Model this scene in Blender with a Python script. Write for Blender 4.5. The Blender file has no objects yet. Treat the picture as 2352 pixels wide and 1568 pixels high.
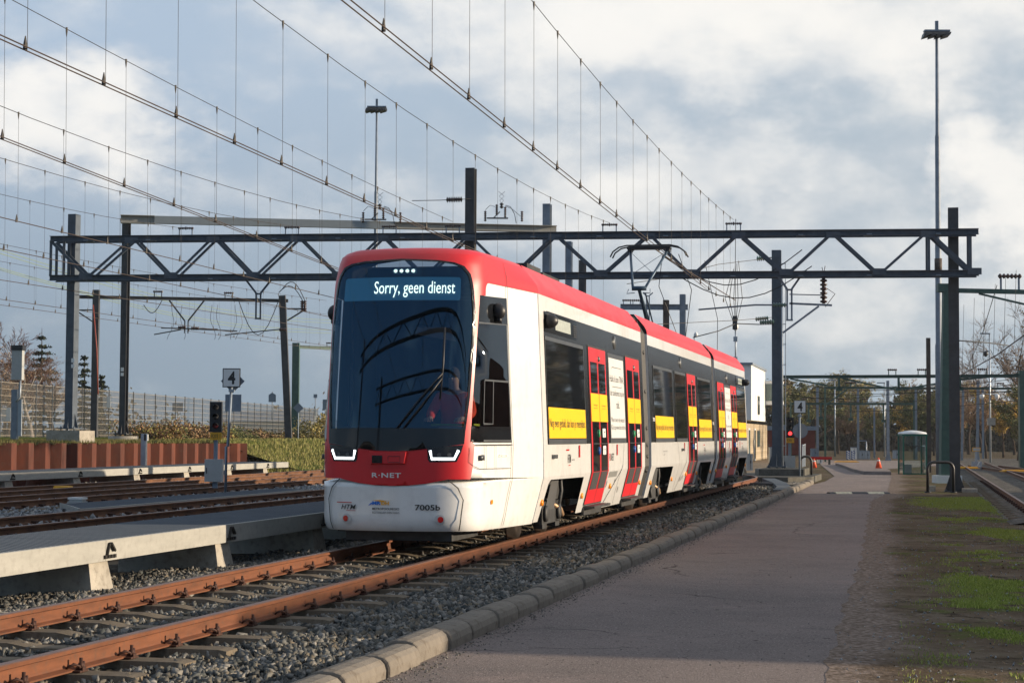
import bpy, math, random
import numpy as np
from mathutils import Vector, Matrix, Quaternion
from mathutils.geometry import delaunay_2d_cdt
rnd = random.Random(7)
R = math.radians
S = bpy.context.scene
COL = S.collection
# ------------------------------------------------------------------ camera
F, H = 4200., 1.373                       # focal length in photo units (2352 wide), eye height above rail top
PITCH, ROLL = math.atan(214 / F), R(.3)
MC = Matrix.Rotation(math.pi / 2 + PITCH, 3, 'X') @ Matrix.Rotation(ROLL, 3, 'Z')
cd = bpy.data.cameras.new('camera'); cam = bpy.data.objects.new('camera', cd); COL.objects.link(cam)
cd.sensor_width = 36; cd.lens = 36 * F / 2352; cd.clip_start = .1; cd.clip_end = 3000
cam.matrix_world = Matrix.Translation((0, 0, H)) @ MC.to_4x4()
S.camera = cam
# ------------------------------------------------------------------ sun and sky
SUN_AZ, SUN_EL = R(90.), R(11.)
sv = Vector((math.sin(SUN_AZ) * math.cos(SUN_EL), math.cos(SUN_AZ) * math.cos(SUN_EL), math.sin(SUN_EL)))
sl = bpy.data.lights.new('sun', 'SUN'); sl.energy = 5.; sl.angle = R(.5); sl.color = (1., .83, .62)
so = bpy.data.objects.new('sun', sl); COL.objects.link(so); so.rotation_euler = sv.to_track_quat('Z', 'Y').to_euler()
so.location = (60, 20, 40)
S.view_settings.view_transform = 'Standard'; S.view_settings.look = 'None'
S.view_settings.exposure = .5; S.view_settings.gamma = 1.
W = bpy.data.worlds.new('World'); S.world = W; W.use_nodes = True
nt = W.node_tree; nt.nodes.clear()
def wn(t, **k):
    n = nt.nodes.new(t)
    for a, b in k.items(): setattr(n, a, b)
    return n
def wl(a, b): nt.links.new(a, b)
def wm(op, a, b=0., c=0., clamp=False):
    n = wn('ShaderNodeMath', operation=op, use_clamp=clamp)
    for i, v in enumerate((a, b, c)):
        if isinstance(v, (int, float)): n.inputs[i].default_value = v
        else: wl(v, n.inputs[i])
    return n.outputs[0]
def wmix(f, a, b):
    n = wn('ShaderNodeMix', data_type='RGBA')
    for i, v in ((0, f), (6, a), (7, b)):
        if isinstance(v, (int, float)): n.inputs[i].default_value = v
        elif isinstance(v, tuple): n.inputs[i].default_value = (*v, 1)
        else: wl(v, n.inputs[i])
    return n.outputs[2]
def wss(x, a, b):
    n = wn('ShaderNodeMapRange', interpolation_type='SMOOTHSTEP')
    wl(x, n.inputs[0]); n.inputs[1].default_value = a; n.inputs[2].default_value = b
    return n.outputs[0]
sky = wn('ShaderNodeTexSky', sky_type='NISHITA'); sky.sun_disc = False
sky.sun_elevation = SUN_EL; sky.sun_rotation = SUN_AZ; sky.air_density = 1.2; sky.dust_density = 1.; sky.ozone_density = 2.
tc = wn('ShaderNodeTexCoord'); sp = wn('ShaderNodeSeparateXYZ'); wl(tc.outputs['Generated'], sp.inputs[0])
def wnoise(scale, det, rough, vec, off=0.):
    m = wn('ShaderNodeMapping'); wl(vec, m.inputs[0]); m.inputs[1].default_value = (off, off * 1.7, 0); m.inputs[3].default_value = (scale, scale, scale * 1.7)
    n = wn('ShaderNodeTexNoise'); wl(m.outputs[0], n.inputs['Vector']); n.inputs['Scale'].default_value = 1.; n.inputs['Detail'].default_value = det; n.inputs['Roughness'].default_value = rough
    return n
az0 = wm('ARCTAN2', sp.outputs[0], sp.outputs[1]); el0 = wm('ARCSINE', sp.outputs[2])
w1 = wnoise(9, 6, .6, tc.outputs['Generated'], 3.); ws = wn('ShaderNodeSeparateColor'); wl(w1.outputs['Color'], ws.inputs[0])
az = wm('ADD', az0, wm('MULTIPLY', wm('SUBTRACT', ws.outputs[0], .5), .20)); el = wm('ADD', el0, wm('MULTIPLY', wm('SUBTRACT', ws.outputs[1], .5), .13))
tot = None                                 # banks of cloud by azimuth, elevation, width, height, amount
for a, e, w, h, am in ((.10, .235, .20, .085, 1.), (.22, .21, .16, .07, .85), (.10, .135, .13, .045, .75), (.275, .13, .07, .055, .95), (-.235, .165, .085, .05, .95),
                       (-.085, .215, .10, .05, .55), (-.02, .115, .08, .03, .45), (.05, .16, .07, .05, .5), (-.16, .125, .09, .035, .35), (.19, .07, .14, .03, .35), (.28, .09, .05, .04, .6), (.02, .245, .10, .05, .7), (.15, .10, .26, .10, .5), (-.28, .225, .07, .02, .3)):
    dx = wm('MULTIPLY', wm('SUBTRACT', az, a), 1 / w); dy = wm('MULTIPLY', wm('SUBTRACT', el, e), 1 / h)
    v = wm('MULTIPLY', wm('MAXIMUM', wm('SUBTRACT', 1., wm('ADD', wm('MULTIPLY', dx, dx), wm('MULTIPLY', dy, dy))), 0.), am)
    tot = v if tot is None else wm('MAXIMUM', tot, v)
f1 = wnoise(16, 9, .58, tc.outputs['Generated'], 1.).outputs[0]
f2 = wnoise(3.2, 8, .6, tc.outputs['Generated'], 9.).outputs[0]
front = wss(sp.outputs[1], .2, .7)
cl = wm('ADD', tot, wm('MULTIPLY', wm('SUBTRACT', f1, .5), 1.1))
cl = wss(cl, .0, .95)
behind = wss(f2, .56, .78)
low = wss(el0, .0, .22)
base = wmix(low, (.165, .212, .262), (.27, .34, .43))
base = wmix(wm('MULTIPLY', wss(az0, -.30, .28), .75), base, (.27, .32, .36))
cloud = wmix(wss(f1, .34, .66), (.41, .43, .46), (.60, .585, .56))
cloud = wmix(wss(tot, .3, 1.), cloud, (.665, .64, .60))
fc = wmix(wm('MULTIPLY', cl, .84), base, cloud)
sc_ = wn('ShaderNodeVectorMath', operation='SCALE'); wl(fc, sc_.inputs[0]); sc_.inputs[3].default_value = 10.
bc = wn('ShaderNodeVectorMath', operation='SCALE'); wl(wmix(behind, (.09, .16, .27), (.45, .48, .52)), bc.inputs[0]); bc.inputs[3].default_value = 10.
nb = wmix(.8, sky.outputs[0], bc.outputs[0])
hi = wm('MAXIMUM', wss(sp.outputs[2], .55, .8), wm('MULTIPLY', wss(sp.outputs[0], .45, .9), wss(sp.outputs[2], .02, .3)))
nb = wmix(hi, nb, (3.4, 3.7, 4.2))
sf = sc_
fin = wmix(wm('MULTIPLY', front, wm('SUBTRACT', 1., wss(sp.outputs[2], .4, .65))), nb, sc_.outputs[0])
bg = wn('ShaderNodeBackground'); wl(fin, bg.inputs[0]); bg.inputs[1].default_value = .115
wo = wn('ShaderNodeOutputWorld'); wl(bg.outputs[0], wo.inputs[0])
S.cycles.max_bounces = 8; S.cycles.transparent_max_bounces = 24; S.cycles.caustics_reflective = False; S.cycles.caustics_refractive = False
# ------------------------------------------------------------------ placing helpers
CAM = Vector((0, 0, H))
def ray(x, y): return MC @ Vector(((x - 1176) / F, -(y - 784) / F, -1))
def G(x, y, z=0.):                          # ground point
    d = ray(x, y); return CAM + d * ((z - H) / d.z)
def P(x, y, Y):                             # point at distance Y
    d = ray(x, y); return CAM + d * (Y / d.y)
d_ = ray(2108, 1003); TH = math.atan2(d_.x, d_.y)
U = Vector((math.sin(TH), math.cos(TH), 0)); N = Vector((math.cos(TH), -math.sin(TH), 0))
def T(q, s, z=0.): return N * q + U * s + Vector((0, 0, z))   # q across, s along the tracks
# ------------------------------------------------------------------ mesh builder
class MB:
    def __init__(s): s.v = []; s.f = []; s.m = []; s.sm = []; s.cm = 0; s.cs = False
    def add(s, vs, fs):
        o = len(s.v); s.v += [tuple(v) for v in vs]
        for f in fs: s.f.append(tuple(i + o for i in f)); s.m.append(s.cm); s.sm.append(s.cs)
        return s
    def box(s, c, d, r=None):
        x, y, z = d[0] / 2, d[1] / 2, d[2] / 2; c = Vector(c)
        vs = [Vector(p) for p in ((-x, -y, -z), (x, -y, -z), (x, y, -z), (-x, y, -z), (-x, -y, z), (x, -y, z), (x, y, z), (-x, y, z))]
        if r is not None:
            if isinstance(r, (int, float)): r = Matrix.Rotation(r, 3, 'Z')
            vs = [r @ v for v in vs]
        return s.add([v + c for v in vs], [(0, 3, 2, 1), (4, 5, 6, 7), (0, 1, 5, 4), (1, 2, 6, 5), (2, 3, 7, 6), (3, 0, 4, 7)])
    def frame(s, a, b, up=(0, 0, 1)):
        a, b = Vector(a), Vector(b); d = (b - a); L = d.length; d.normalize()
        upv = Vector(up)
        if abs(d.dot(upv)) > .98: upv = Vector((0, 1, 0))
        x = d.cross(upv).normalized(); y = x.cross(d).normalized()
        return a, b, d, x, y, L
    def ext(s, a, b, prof, up=(0, 0, 1), cap=True):       # extrude a 2-D outline from a to b
        a, b, d, x, y, L = s.frame(a, b, up); n = len(prof)
        vs = [a + x * p[0] + y * p[1] for p in prof] + [b + x * p[0] + y * p[1] for p in prof]
        fs = [(i, (i + 1) % n, n + (i + 1) % n, n + i) for i in range(n)]
        if cap: fs += [tuple(reversed(range(n))), tuple(range(n, 2 * n))]
        return s.add(vs, fs)
    def beam(s, a, b, w, h, up=(0, 0, 1)): return s.ext(a, b, [(-w/2, -h/2), (w/2, -h/2), (w/2, h/2), (-w/2, h/2)], up)
    def hb(s, a, b, w, h, t=.016, up=(0, 0, 1)):          # rolled H section, flanges across 'up'
        w /= 2; h /= 2; k = t / 2
        return s.ext(a, b, [(-w, -h), (w, -h), (w, -h + t), (k, -h + t), (k, h - t), (w, h - t), (w, h), (-w, h), (-w, h - t), (-k, h - t), (-k, -h + t), (-w, -h + t)], up)
    def tube(s, pts, r, n=6, cap=True):
        pts = [Vector(p) for p in pts]; rs = r if isinstance(r, (list, tuple)) else [r] * len(pts); vs = []; px = None
        for i, p in enumerate(pts):
            d = (pts[min(i + 1, len(pts) - 1)] - pts[max(i - 1, 0)]).normalized()
            if px is None:
                upv = Vector((0, 0, 1)) if abs(d.z) < .95 else Vector((0, 1, 0)); px = d.cross(upv).normalized()
            x = (px - d * px.dot(d)).normalized(); y = d.cross(x); px = x
            for k in range(n):
                a = 2 * math.pi * k / n; vs.append(p + (x * math.cos(a) + y * math.sin(a)) * rs[i])
        fs = [(i * n + k, i * n + (k + 1) % n, (i + 1) * n + (k + 1) % n, (i + 1) * n + k) for i in range(len(pts) - 1) for k in range(n)]
        if cap: fs += [tuple(reversed(range(n))), tuple(range((len(pts) - 1) * n, len(pts) * n))]
        c0 = s.cs; s.cs = n > 5; s.add(vs, fs); s.cs = c0; return s
    def lathe(s, a, b, prof, n=12):                        # (t along a-b, radius) pairs
        a, b = Vector(a), Vector(b); return s.tube([a.lerp(b, t) for t, r in prof], [max(r, 1e-4) for t, r in prof], n)
    def ins(s, a, b, r=.05, k=6):                          # ribbed insulator
        pr = [(0, r * .4)]
        for i in range(k):
            t = (i + .5) / k; e = .32 / k; pr += [(t - e, r * .5), (t - e * .6, r), (t + e * .6, r), (t + e, r * .5)]
        return s.lathe(a, b, pr + [(1, r * .4)], 8)
    def poly(s, pts, z0, z1):                              # flat slab from a ground outline
        n = len(pts); vs = [(p[0], p[1], z0) for p in pts] + [(p[0], p[1], z1) for p in pts]
        return s.add(vs, [tuple(range(n, 2 * n)), tuple(reversed(range(n)))] + [(i, (i + 1) % n, n + (i + 1) % n, n + i) for i in range(n)])
    def build(s, name, mats, parent=None, org=None, rotz=0., **k):
        me = bpy.data.meshes.new(name); v = s.v
        if org is not None:
            o = Vector(org); v = [tuple(Vector(p) - o) for p in v]
        me.from_pydata(v, [], s.f)
        for m in (mats if isinstance(mats, (list, tuple)) else [mats]): me.materials.append(m)
        me.polygons.foreach_set('material_index', s.m); me.polygons.foreach_set('use_smooth', s.sm)
        me.update(); ob = bpy.data.objects.new(name, me); COL.objects.link(ob)
        if org is not None and parent is None: ob.location = org
        if rotz: ob.rotation_euler.z = rotz
        if parent: ob.parent = parent
        tag(ob, **k); return ob
def tag(o, label=None, cat=None, group=None, kind=None):
    if label: o['label'] = label
    if cat: o['category'] = cat
    if group: o['group'] = group
    if kind: o['kind'] = kind
    return o
def thing(name, label, cat, loc=(0, 0, 0), rz=0., group=None):
    o = bpy.data.objects.new(name, None); COL.objects.link(o); o.location = loc; o.rotation_euler.z = rz; o.empty_display_size = .2
    return tag(o, label, cat, group)
def kids(o): return [c for c in bpy.data.objects if c.parent == o]
def dup(o, loc=None, rz=None, label=None, scale=None, group=None, parent=None, ch=None):
    c = o.copy(); COL.objects.link(c)
    if loc is not None: c.location = loc
    if rz is not None: c.rotation_euler.z = rz
    if scale is not None: c.scale = (scale,) * 3 if isinstance(scale, (int, float)) else scale
    if label: c['label'] = label
    if group: c['group'] = group
    if parent: c.parent = parent
    for k in (ch if ch is not None else o.children): dup(k, parent=c)
    return c
# ------------------------------------------------------------------ materials
MT = {}
def mat(name, col, rough=.6, metal=0., var=.15, vs=3., bump=0., bs=40., col2=None, sharp=.0, det=5., spec=.5, emit=None, es=1., stretch=None, dirt=0., coat=0.):
    m = bpy.data.materials.new(name); m.use_nodes = True; t = m.node_tree; b = t.nodes['Principled BSDF']
    b.inputs['Roughness'].default_value = rough; b.inputs['Metallic'].default_value = metal; b.inputs['Specular IOR Level'].default_value = spec
    b.inputs['Coat Weight'].default_value = coat; b.inputs['Coat Roughness'].default_value = .03
    g = t.nodes.new('ShaderNodeTexCoord'); mp = t.nodes.new('ShaderNodeMapping'); t.links.new(g.outputs['Object'], mp.inputs[0])
    if stretch: mp.inputs[3].default_value = stretch
    n = t.nodes.new('ShaderNodeTexNoise'); t.links.new(mp.outputs[0], n.inputs['Vector']); n.inputs['Scale'].default_value = vs; n.inputs['Detail'].default_value = det; n.inputs['Roughness'].default_value = .65
    cr = t.nodes.new('ShaderNodeValToRGB'); e = cr.color_ramp.elements
    e[0].position = .3 + sharp * .17; e[1].position = .7 - sharp * .17
    c2 = col2 or tuple(c * (1 + var) for c in col); c1 = col if col2 else tuple(c * (1 - var) for c in col)
    e[0].color = (*c1, 1); e[1].color = (*c2, 1); t.links.new(n.outputs[0], cr.inputs[0]); out = cr.outputs[0]
    if dirt:
        n3 = t.nodes.new('ShaderNodeTexNoise'); t.links.new(g.outputs['Object'], n3.inputs['Vector']); n3.inputs['Scale'].default_value = vs * 6; n3.inputs['Detail'].default_value = 8
        r3 = t.nodes.new('ShaderNodeMapRange'); t.links.new(n3.outputs[0], r3.inputs[0]); r3.inputs[1].default_value = .52; r3.inputs[2].default_value = .8; r3.inputs[4].default_value = dirt
        mx = t.nodes.new('ShaderNodeMix'); mx.data_type = 'RGBA'; t.links.new(r3.outputs[0], mx.inputs[0]); t.links.new(out, mx.inputs[6]); mx.inputs[7].default_value = (.07, .05, .035, 1); out = mx.outputs[2]
    t.links.new(out, b.inputs['Base Color'])
    if rough >= .85: b.inputs['Specular IOR Level'].default_value = .05
    if bump:
        n2 = t.nodes.new('ShaderNodeTexNoise'); t.links.new(mp.outputs[0], n2.inputs['Vector']); n2.inputs['Scale'].default_value = bs; n2.inputs['Detail'].default_value = 4
        bp = t.nodes.new('ShaderNodeBump'); bp.inputs['Strength'].default_value = min(bump, 1.); bp.inputs['Distance'].default_value = .02 * bump; t.links.new(n2.outputs[0], bp.inputs['Height']); t.links.new(bp.outputs[0], b.inputs['Normal'])
    if emit: b.inputs['Emission Color'].default_value = (*emit, 1); b.inputs['Emission Strength'].default_value = es
    MT[name] = m; return m
def nodes(m): return m.node_tree.nodes, m.node_tree.links, m.node_tree.nodes['Principled BSDF']
STEEL = mat('painted_steel', (.07, .09, .115), .6, 0, .25, 4, .15, 60, dirt=.25)
STEELD = mat('dark_steel', (.05, .052, .056), .65, 0, .3, 3, .2, 60, dirt=.5)
RUSTP = mat('weathered_steel', (.075, .055, .045), .7, .2, .4, 4, .3, 50)
GALV = mat('galvanised_steel', (.38, .42, .46), .5, .55, .15, 5, .1, 50, dirt=.12)
GALVD = mat('grey_mast_steel', (.20, .24, .29), .55, .1, .2, 4, .1, 50, dirt=.15)
GREEN = mat('green_steel', (.045, .10, .08), .5, 0, .25, 4, .1, 50, dirt=.3)
BEIGE = mat('beige_steel', (.36, .35, .31), .6, .1, .12, 3, .1, 50, dirt=.2)
WIRE = mat('copper_wire', (.10, .075, .06), .6, .6, .2, 3)
ROPE = mat('bronze_cable', (.055, .05, .045), .6, .5, .2, 3)
BLACK = mat('black_plastic', (.015, .015, .017), .45, 0, .2, 8)
PORC = mat('brown_porcelain', (.05, .025, .02), .2, 0, .3, 5)
PORG = mat('green_porcelain', (.12, .2, .16), .25, 0, .2, 5)
CONC = mat('concrete', (.36, .33, .28), .85, 0, .25, 2.5, .5, 60, dirt=.5)
CONCD = mat('mossy_concrete', (.12, .115, .10), .9, 0, .35, 3, .5, 60, dirt=.6)
WHITE = mat('white_paint', (.74, .74, .72), .45, 0, .05, 3, dirt=.1)
GREYBOX = mat('grey_cabinet', (.42, .43, .42), .5, .1, .08, 4, .1, 30, dirt=.15)
YEL = mat('yellow_paint', (.80, .40, .02), .5, 0, .15, 5, .1, 40, dirt=.2)
ORANGE = mat('cone_orange', (.80, .10, .03), .5, 0, .1, 5)
# ------------------------------------------------------------------ ground, road, ballast
def groundmat(name, cols, scales, rough=.95, bump=.6, bscale=60, voro=None, obj=True, extra=None):
    """cols: base colour, then (colour, noise scale, low, high) layers; optional voronoi stones"""
    m = bpy.data.materials.new(name); m.use_nodes = True; n, l, b = nodes(m); b.inputs['Roughness'].default_value = rough; b.inputs['Specular IOR Level'].default_value = 0.
    g = n.new('ShaderNodeTexCoord').outputs['Object']; out = None
    def noise(sc, det=6, off=0, st=None):
        mp = n.new('ShaderNodeMapping'); l.new(g, mp.inputs[0]); mp.inputs[1].default_value = (off, off * .7, 0)
        if st: mp.inputs[3].default_value = st
        x = n.new('ShaderNodeTexNoise'); l.new(mp.outputs[0], x.inputs['Vector']); x.inputs['Scale'].default_value = sc; x.inputs['Detail'].default_value = det; x.inputs['Roughness'].default_value = .68
        return x.outputs[0]
    x = n.new('ShaderNodeRGB'); x.outputs[0].default_value = (*cols[0], 1); out = x.outputs[0]
    for i, (c, sc, lo, hi) in enumerate(cols[1:]):
        mr = n.new('ShaderNodeMapRange'); mr.interpolation_type = 'SMOOTHSTEP'; l.new(noise(sc, 7, i * 13.3), mr.inputs[0]); mr.inputs[1].default_value = lo; mr.inputs[2].default_value = hi
        mx = n.new('ShaderNodeMix'); mx.data_type = 'RGBA'; l.new(mr.outputs[0], mx.inputs[0]); l.new(out, mx.inputs[6]); mx.inputs[7].default_value = (*c, 1); out = mx.outputs[2]
    hsrc = noise(bscale, 6)
    if voro:
        vo = n.new('ShaderNodeTexVoronoi'); l.new(g, vo.inputs['Vector']); vo.inputs['Scale'].default_value = voro
        sp_ = n.new('ShaderNodeSeparateColor'); l.new(vo.outputs['Color'], sp_.inputs[0])
        mr = n.new('ShaderNodeMapRange'); l.new(sp_.outputs[0], mr.inputs[0]); mr.inputs[3].default_value = .55; mr.inputs[4].default_value = 1.5
        vm = n.new('ShaderNodeVectorMath'); vm.operation = 'SCALE'; l.new(out, vm.inputs[0]); l.new(mr.outputs[0], vm.inputs[3]); out = vm.outputs[0]
        hsrc = vo.outputs['Distance']
        bp = n.new('ShaderNodeBump'); bp.invert = True
    else: bp = n.new('ShaderNodeBump')
    bp.inputs['Strength'].default_value = bump; bp.inputs['Distance'].default_value = .03
    l.new(hsrc, bp.inputs['Height']); l.new(bp.outputs[0], b.inputs['Normal']); l.new(out, b.inputs['Base Color']); return m
M_SOIL = groundmat('soil', [(.125, .092, .064), ((.19, .15, .11), .6, .45, .65), ((.055, .043, .03), 1.9, .52, .66), ((.10, .12, .035), .7, .53, .66), ((.13, .17, .03), 2.3, .60, .70), ((.30, .26, .22), 16, .60, .68), ((.04, .032, .025), 9, .60, .68)], 1, bump=1., bscale=16)
M_ROAD = groundmat('red_asphalt', [(.30, .25, .228), ((.24, .205, .19), .30, .4, .65), ((.36, .285, .255), .8, .52, .8), ((.24, .205, .19), 2.6, .56, .7), ((.55, .48, .44), 48, .56, .66), ((.08, .06, .06), 40, .57, .66), ((.10, .08, .075), 6, .64, .70)], 1, rough=.85, bump=1., bscale=60)
M_SAND = groundmat('sandy_verge', [(.27, .215, .175), ((.19, .15, .115), 1.6, .42, .6), ((.34, .30, .26), 30, .58, .68), ((.07, .055, .04), 12, .58, .66)], 1, bump=.7, bscale=40)
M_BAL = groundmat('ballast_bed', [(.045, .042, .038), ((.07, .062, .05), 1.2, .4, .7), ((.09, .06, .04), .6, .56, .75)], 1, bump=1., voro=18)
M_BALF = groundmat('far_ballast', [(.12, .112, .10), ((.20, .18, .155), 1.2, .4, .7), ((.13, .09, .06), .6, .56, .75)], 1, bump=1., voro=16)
M_GRASS = groundmat('grass_bank', [(.07, .095, .025), ((.12, .12, .035), .8, .45, .65), ((.13, .085, .04), 1.5, .52, .68), ((.03, .05, .012), 4, .5, .7)], 1, bump=1., bscale=14)
M_PAVE = groundmat('brick_paving', [(.22, .17, .12), ((.28, .22, .16), 1, .4, .6)], 1, bump=.4, voro=6)
gb = MB(); GX = [-400, -120, -60, -30, -10, 0, 10, 20, 40, 80, 400]; GY = [-60, 0, 10, 20, 40, 60, 90, 140, 220, 500, 1600]
gb.add([(x, y, -.28) for y in GY for x in GX], [(j * 11 + i, j * 11 + i + 1, (j + 1) * 11 + i + 1, (j + 1) * 11 + i) for j in range(10) for i in range(10)])
gb.build('ground', M_SOIL, kind='structure')
def sheet(name, pts, z, m, sub=0, **k):
    b = MB(); b.add([(p[0], p[1], z) for p in pts], [tuple(range(len(pts)))]); return b.build(name, m, kind='structure', **k)
KQ = -3.5
rr = [(2.0, 4), (2.19, 12.31), (2.55, 13.95), (3.43, 18.2), (4.81, 24.6), (6.4, 32.5), (9.3, 46.8), (11.0, 53.1), (15.5, 74.2), (17.6, 85.)]
kl = [T(KQ, s) for s in (4, 12, 30, 50, 63.4)]
road = [(p.x, p.y) for p in kl] + [(11.4, 66.7), (13.4, 76), (18.05, 107), (21.3, 127), (34, 127), (24, 104), (18.5, 92)] + rr[::-1]
sheet('road', road, -.268, M_ROAD)
n_, l_, b_ = nodes(M_SAND)
def verge():
    src = b_.inputs['Base Color'].links[0].from_socket; m2 = M_SOIL.copy(); m2.name = 'verge_edge'; n, l, b = nodes(m2); soil = b.inputs['Base Color'].links[0].from_socket
    at = n.new('ShaderNodeAttribute'); at.attribute_name = 'sand'; g = n.new('ShaderNodeTexCoord'); nz = n.new('ShaderNodeTexNoise'); l.new(g.outputs['Object'], nz.inputs['Vector']); nz.inputs['Scale'].default_value = 2.2; nz.inputs['Detail'].default_value = 9; nz.inputs['Roughness'].default_value = .7
    ad = n.new('ShaderNodeMath'); ad.operation = 'MULTIPLY_ADD'; l.new(nz.outputs[0], ad.inputs[0]); ad.inputs[1].default_value = 1.1; l.new(at.outputs['Fac'], ad.inputs[2]); mr = n.new('ShaderNodeMapRange'); mr.interpolation_type = 'SMOOTHSTEP'; l.new(ad.outputs[0], mr.inputs[0]); mr.inputs[1].default_value = .82; mr.inputs[2].default_value = 1.25
    n2 = n.new('ShaderNodeTexNoise'); l.new(g.outputs['Object'], n2.inputs['Vector']); n2.inputs['Scale'].default_value = 24; n2.inputs['Detail'].default_value = 8; cr = n.new('ShaderNodeValToRGB'); l.new(n2.outputs[0], cr.inputs[0]); e = cr.color_ramp.elements; e[0].position = .35; e[1].position = .68; e[0].color = (.12, .092, .072, 1); e[1].color = (.33, .26, .215, 1)
    mx = n.new('ShaderNodeMix'); mx.data_type = 'RGBA'; l.new(mr.outputs[0], mx.inputs[0]); l.new(soil, mx.inputs[6]); l.new(cr.outputs[0], mx.inputs[7]); l.new(mx.outputs[2], b.inputs['Base Color'])
    vb = MB(); C = 9; ys = np.arange(4, 85, .35); at_ = []
    for y in ys:
        x = float(np.interp(y, [p[1] for p in rr], [p[0] for p in rr])) + .03 * math.sin(y * 3.1) + .02 * math.sin(y * 9.7)
        for c in range(C): f = c / (C - 1); vb.v.append((x - .12 + 1.5 * f, y, -.266 - .0125 * f)); at_.append(1 - 1.6 * f + .12 * math.sin(y * .9))
    for j in range(len(ys) - 1):
        for c in range(C - 1): vb.f.append((j*C + c, j*C + c + 1, (j+1)*C + c + 1, (j+1)*C + c)); vb.m.append(0); vb.sm.append(False)
    o = vb.build('verge', m2, kind='structure'); a_ = o.data.attributes.new('sand', 'FLOAT', 'POINT'); a_.data.foreach_set('value', at_)
verge()
# fine cracks in the asphalt
n, l, b = nodes(M_ROAD); src = b.inputs['Base Color'].links[0].from_socket; g = n.new('ShaderNodeTexCoord'); nz = n.new('ShaderNodeTexNoise'); l.new(g.outputs['Object'], nz.inputs['Vector']); nz.inputs['Scale'].default_value = 1.4; nz.inputs['Detail'].default_value = 6
va = n.new('ShaderNodeVectorMath'); va.operation = 'MULTIPLY_ADD'; l.new(nz.outputs['Color'], va.inputs[0]); va.inputs[1].default_value = (.9, .9, 0); l.new(g.outputs['Object'], va.inputs[2]); vo = n.new('ShaderNodeTexVoronoi'); vo.feature = 'DISTANCE_TO_EDGE'; l.new(va.outputs[0], vo.inputs['Vector']); vo.inputs['Scale'].default_value = .33
m1 = n.new('ShaderNodeMapRange'); l.new(vo.outputs['Distance'], m1.inputs[0]); m1.inputs[1].default_value = .0; m1.inputs[2].default_value = .006; m1.inputs[3].default_value = 1; m1.inputs[4].default_value = 0
n3 = n.new('ShaderNodeTexNoise'); l.new(g.outputs['Object'], n3.inputs['Vector']); n3.inputs['Scale'].default_value = .45; m3 = n.new('ShaderNodeMapRange'); l.new(n3.outputs[0], m3.inputs[0]); m3.inputs[1].default_value = .50; m3.inputs[2].default_value = .60
mm = n.new('ShaderNodeMath'); mm.operation = 'MULTIPLY'; l.new(m1.outputs[0], mm.inputs[0]); l.new(m3.outputs[0], mm.inputs[1]); mx = n.new('ShaderNodeMix'); mx.data_type = 'RGBA'; l.new(mm.outputs[0], mx.inputs[0]); l.new(src, mx.inputs[6]); mx.inputs[7].default_value = (.05, .04, .038, 1); l.new(mx.outputs[2], b.inputs['Base Color'])
def strip(name, m, q0q1z, s0, s1, ds, jit=.02, **k):       # long bed with a cross profile [(q, z)...]
    b = MB(); n = len(q0q1z); ns = int((s1 - s0) / ds) + 1
    for j in range(ns):
        for q, z in q0q1z: b.v.append(tuple(T(q, s0 + j * ds, z + rnd.uniform(-jit, jit))))
    for j in range(ns - 1):
        for i in range(n - 1): b.f.append((j * n + i, j * n + i + 1, (j + 1) * n + i + 1, (j + 1) * n + i)); b.m.append(0); b.sm.append(False)
    return b.build(name, m, **k)
def balz(q): return float(np.interp(q, [-9.8, -8.2, -7.6, -6.9, -6.6, -5.4, -4.6, -3.75], [-.26, -.22, -.20, -.20, -.21, -.21, -.20, -.235]))
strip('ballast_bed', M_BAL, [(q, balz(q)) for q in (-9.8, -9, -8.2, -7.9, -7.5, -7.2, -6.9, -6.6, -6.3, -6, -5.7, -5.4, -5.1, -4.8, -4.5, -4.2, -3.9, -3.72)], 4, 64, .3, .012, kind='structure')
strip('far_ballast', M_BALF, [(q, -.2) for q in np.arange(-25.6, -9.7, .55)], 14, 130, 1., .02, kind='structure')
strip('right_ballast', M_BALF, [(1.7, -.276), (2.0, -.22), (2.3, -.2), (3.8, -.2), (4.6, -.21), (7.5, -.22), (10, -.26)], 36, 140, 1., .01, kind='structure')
# far side of the yard: raised embankment behind the piling, slope beyond its end
eb = MB(); es = list(range(10, 68, 4)) + list(range(68, 260, 6)); prof = []
for s in es:
    k = min(max((s - 66.5) / 4, 0), 1); z = 1.05
    prof.append([T(-25.55 - .25 * (1 - k) , s, 1.02 * (1 - k) - .2 * k), T(-26.4 - .6 * k, s, 1.06 * (1 - k) + .25 * k), T(-28.5, s, 1.05), T(-34, s, 1.15), T(-60, s, 1.0), T(-300, s, 1.)])
eb.add([tuple(p + Vector((0, 0, rnd.uniform(-.05, .05) if 0 < i < 5 else 0))) for row in prof for i, p in enumerate(row)], [(j * 6 + i + 1, j * 6 + i, (j + 1) * 6 + i, (j + 1) * 6 + i + 1) for j in range(len(es) - 1) for i in range(5)])
eb.build('embankment', M_GRASS, kind='structure')
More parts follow.
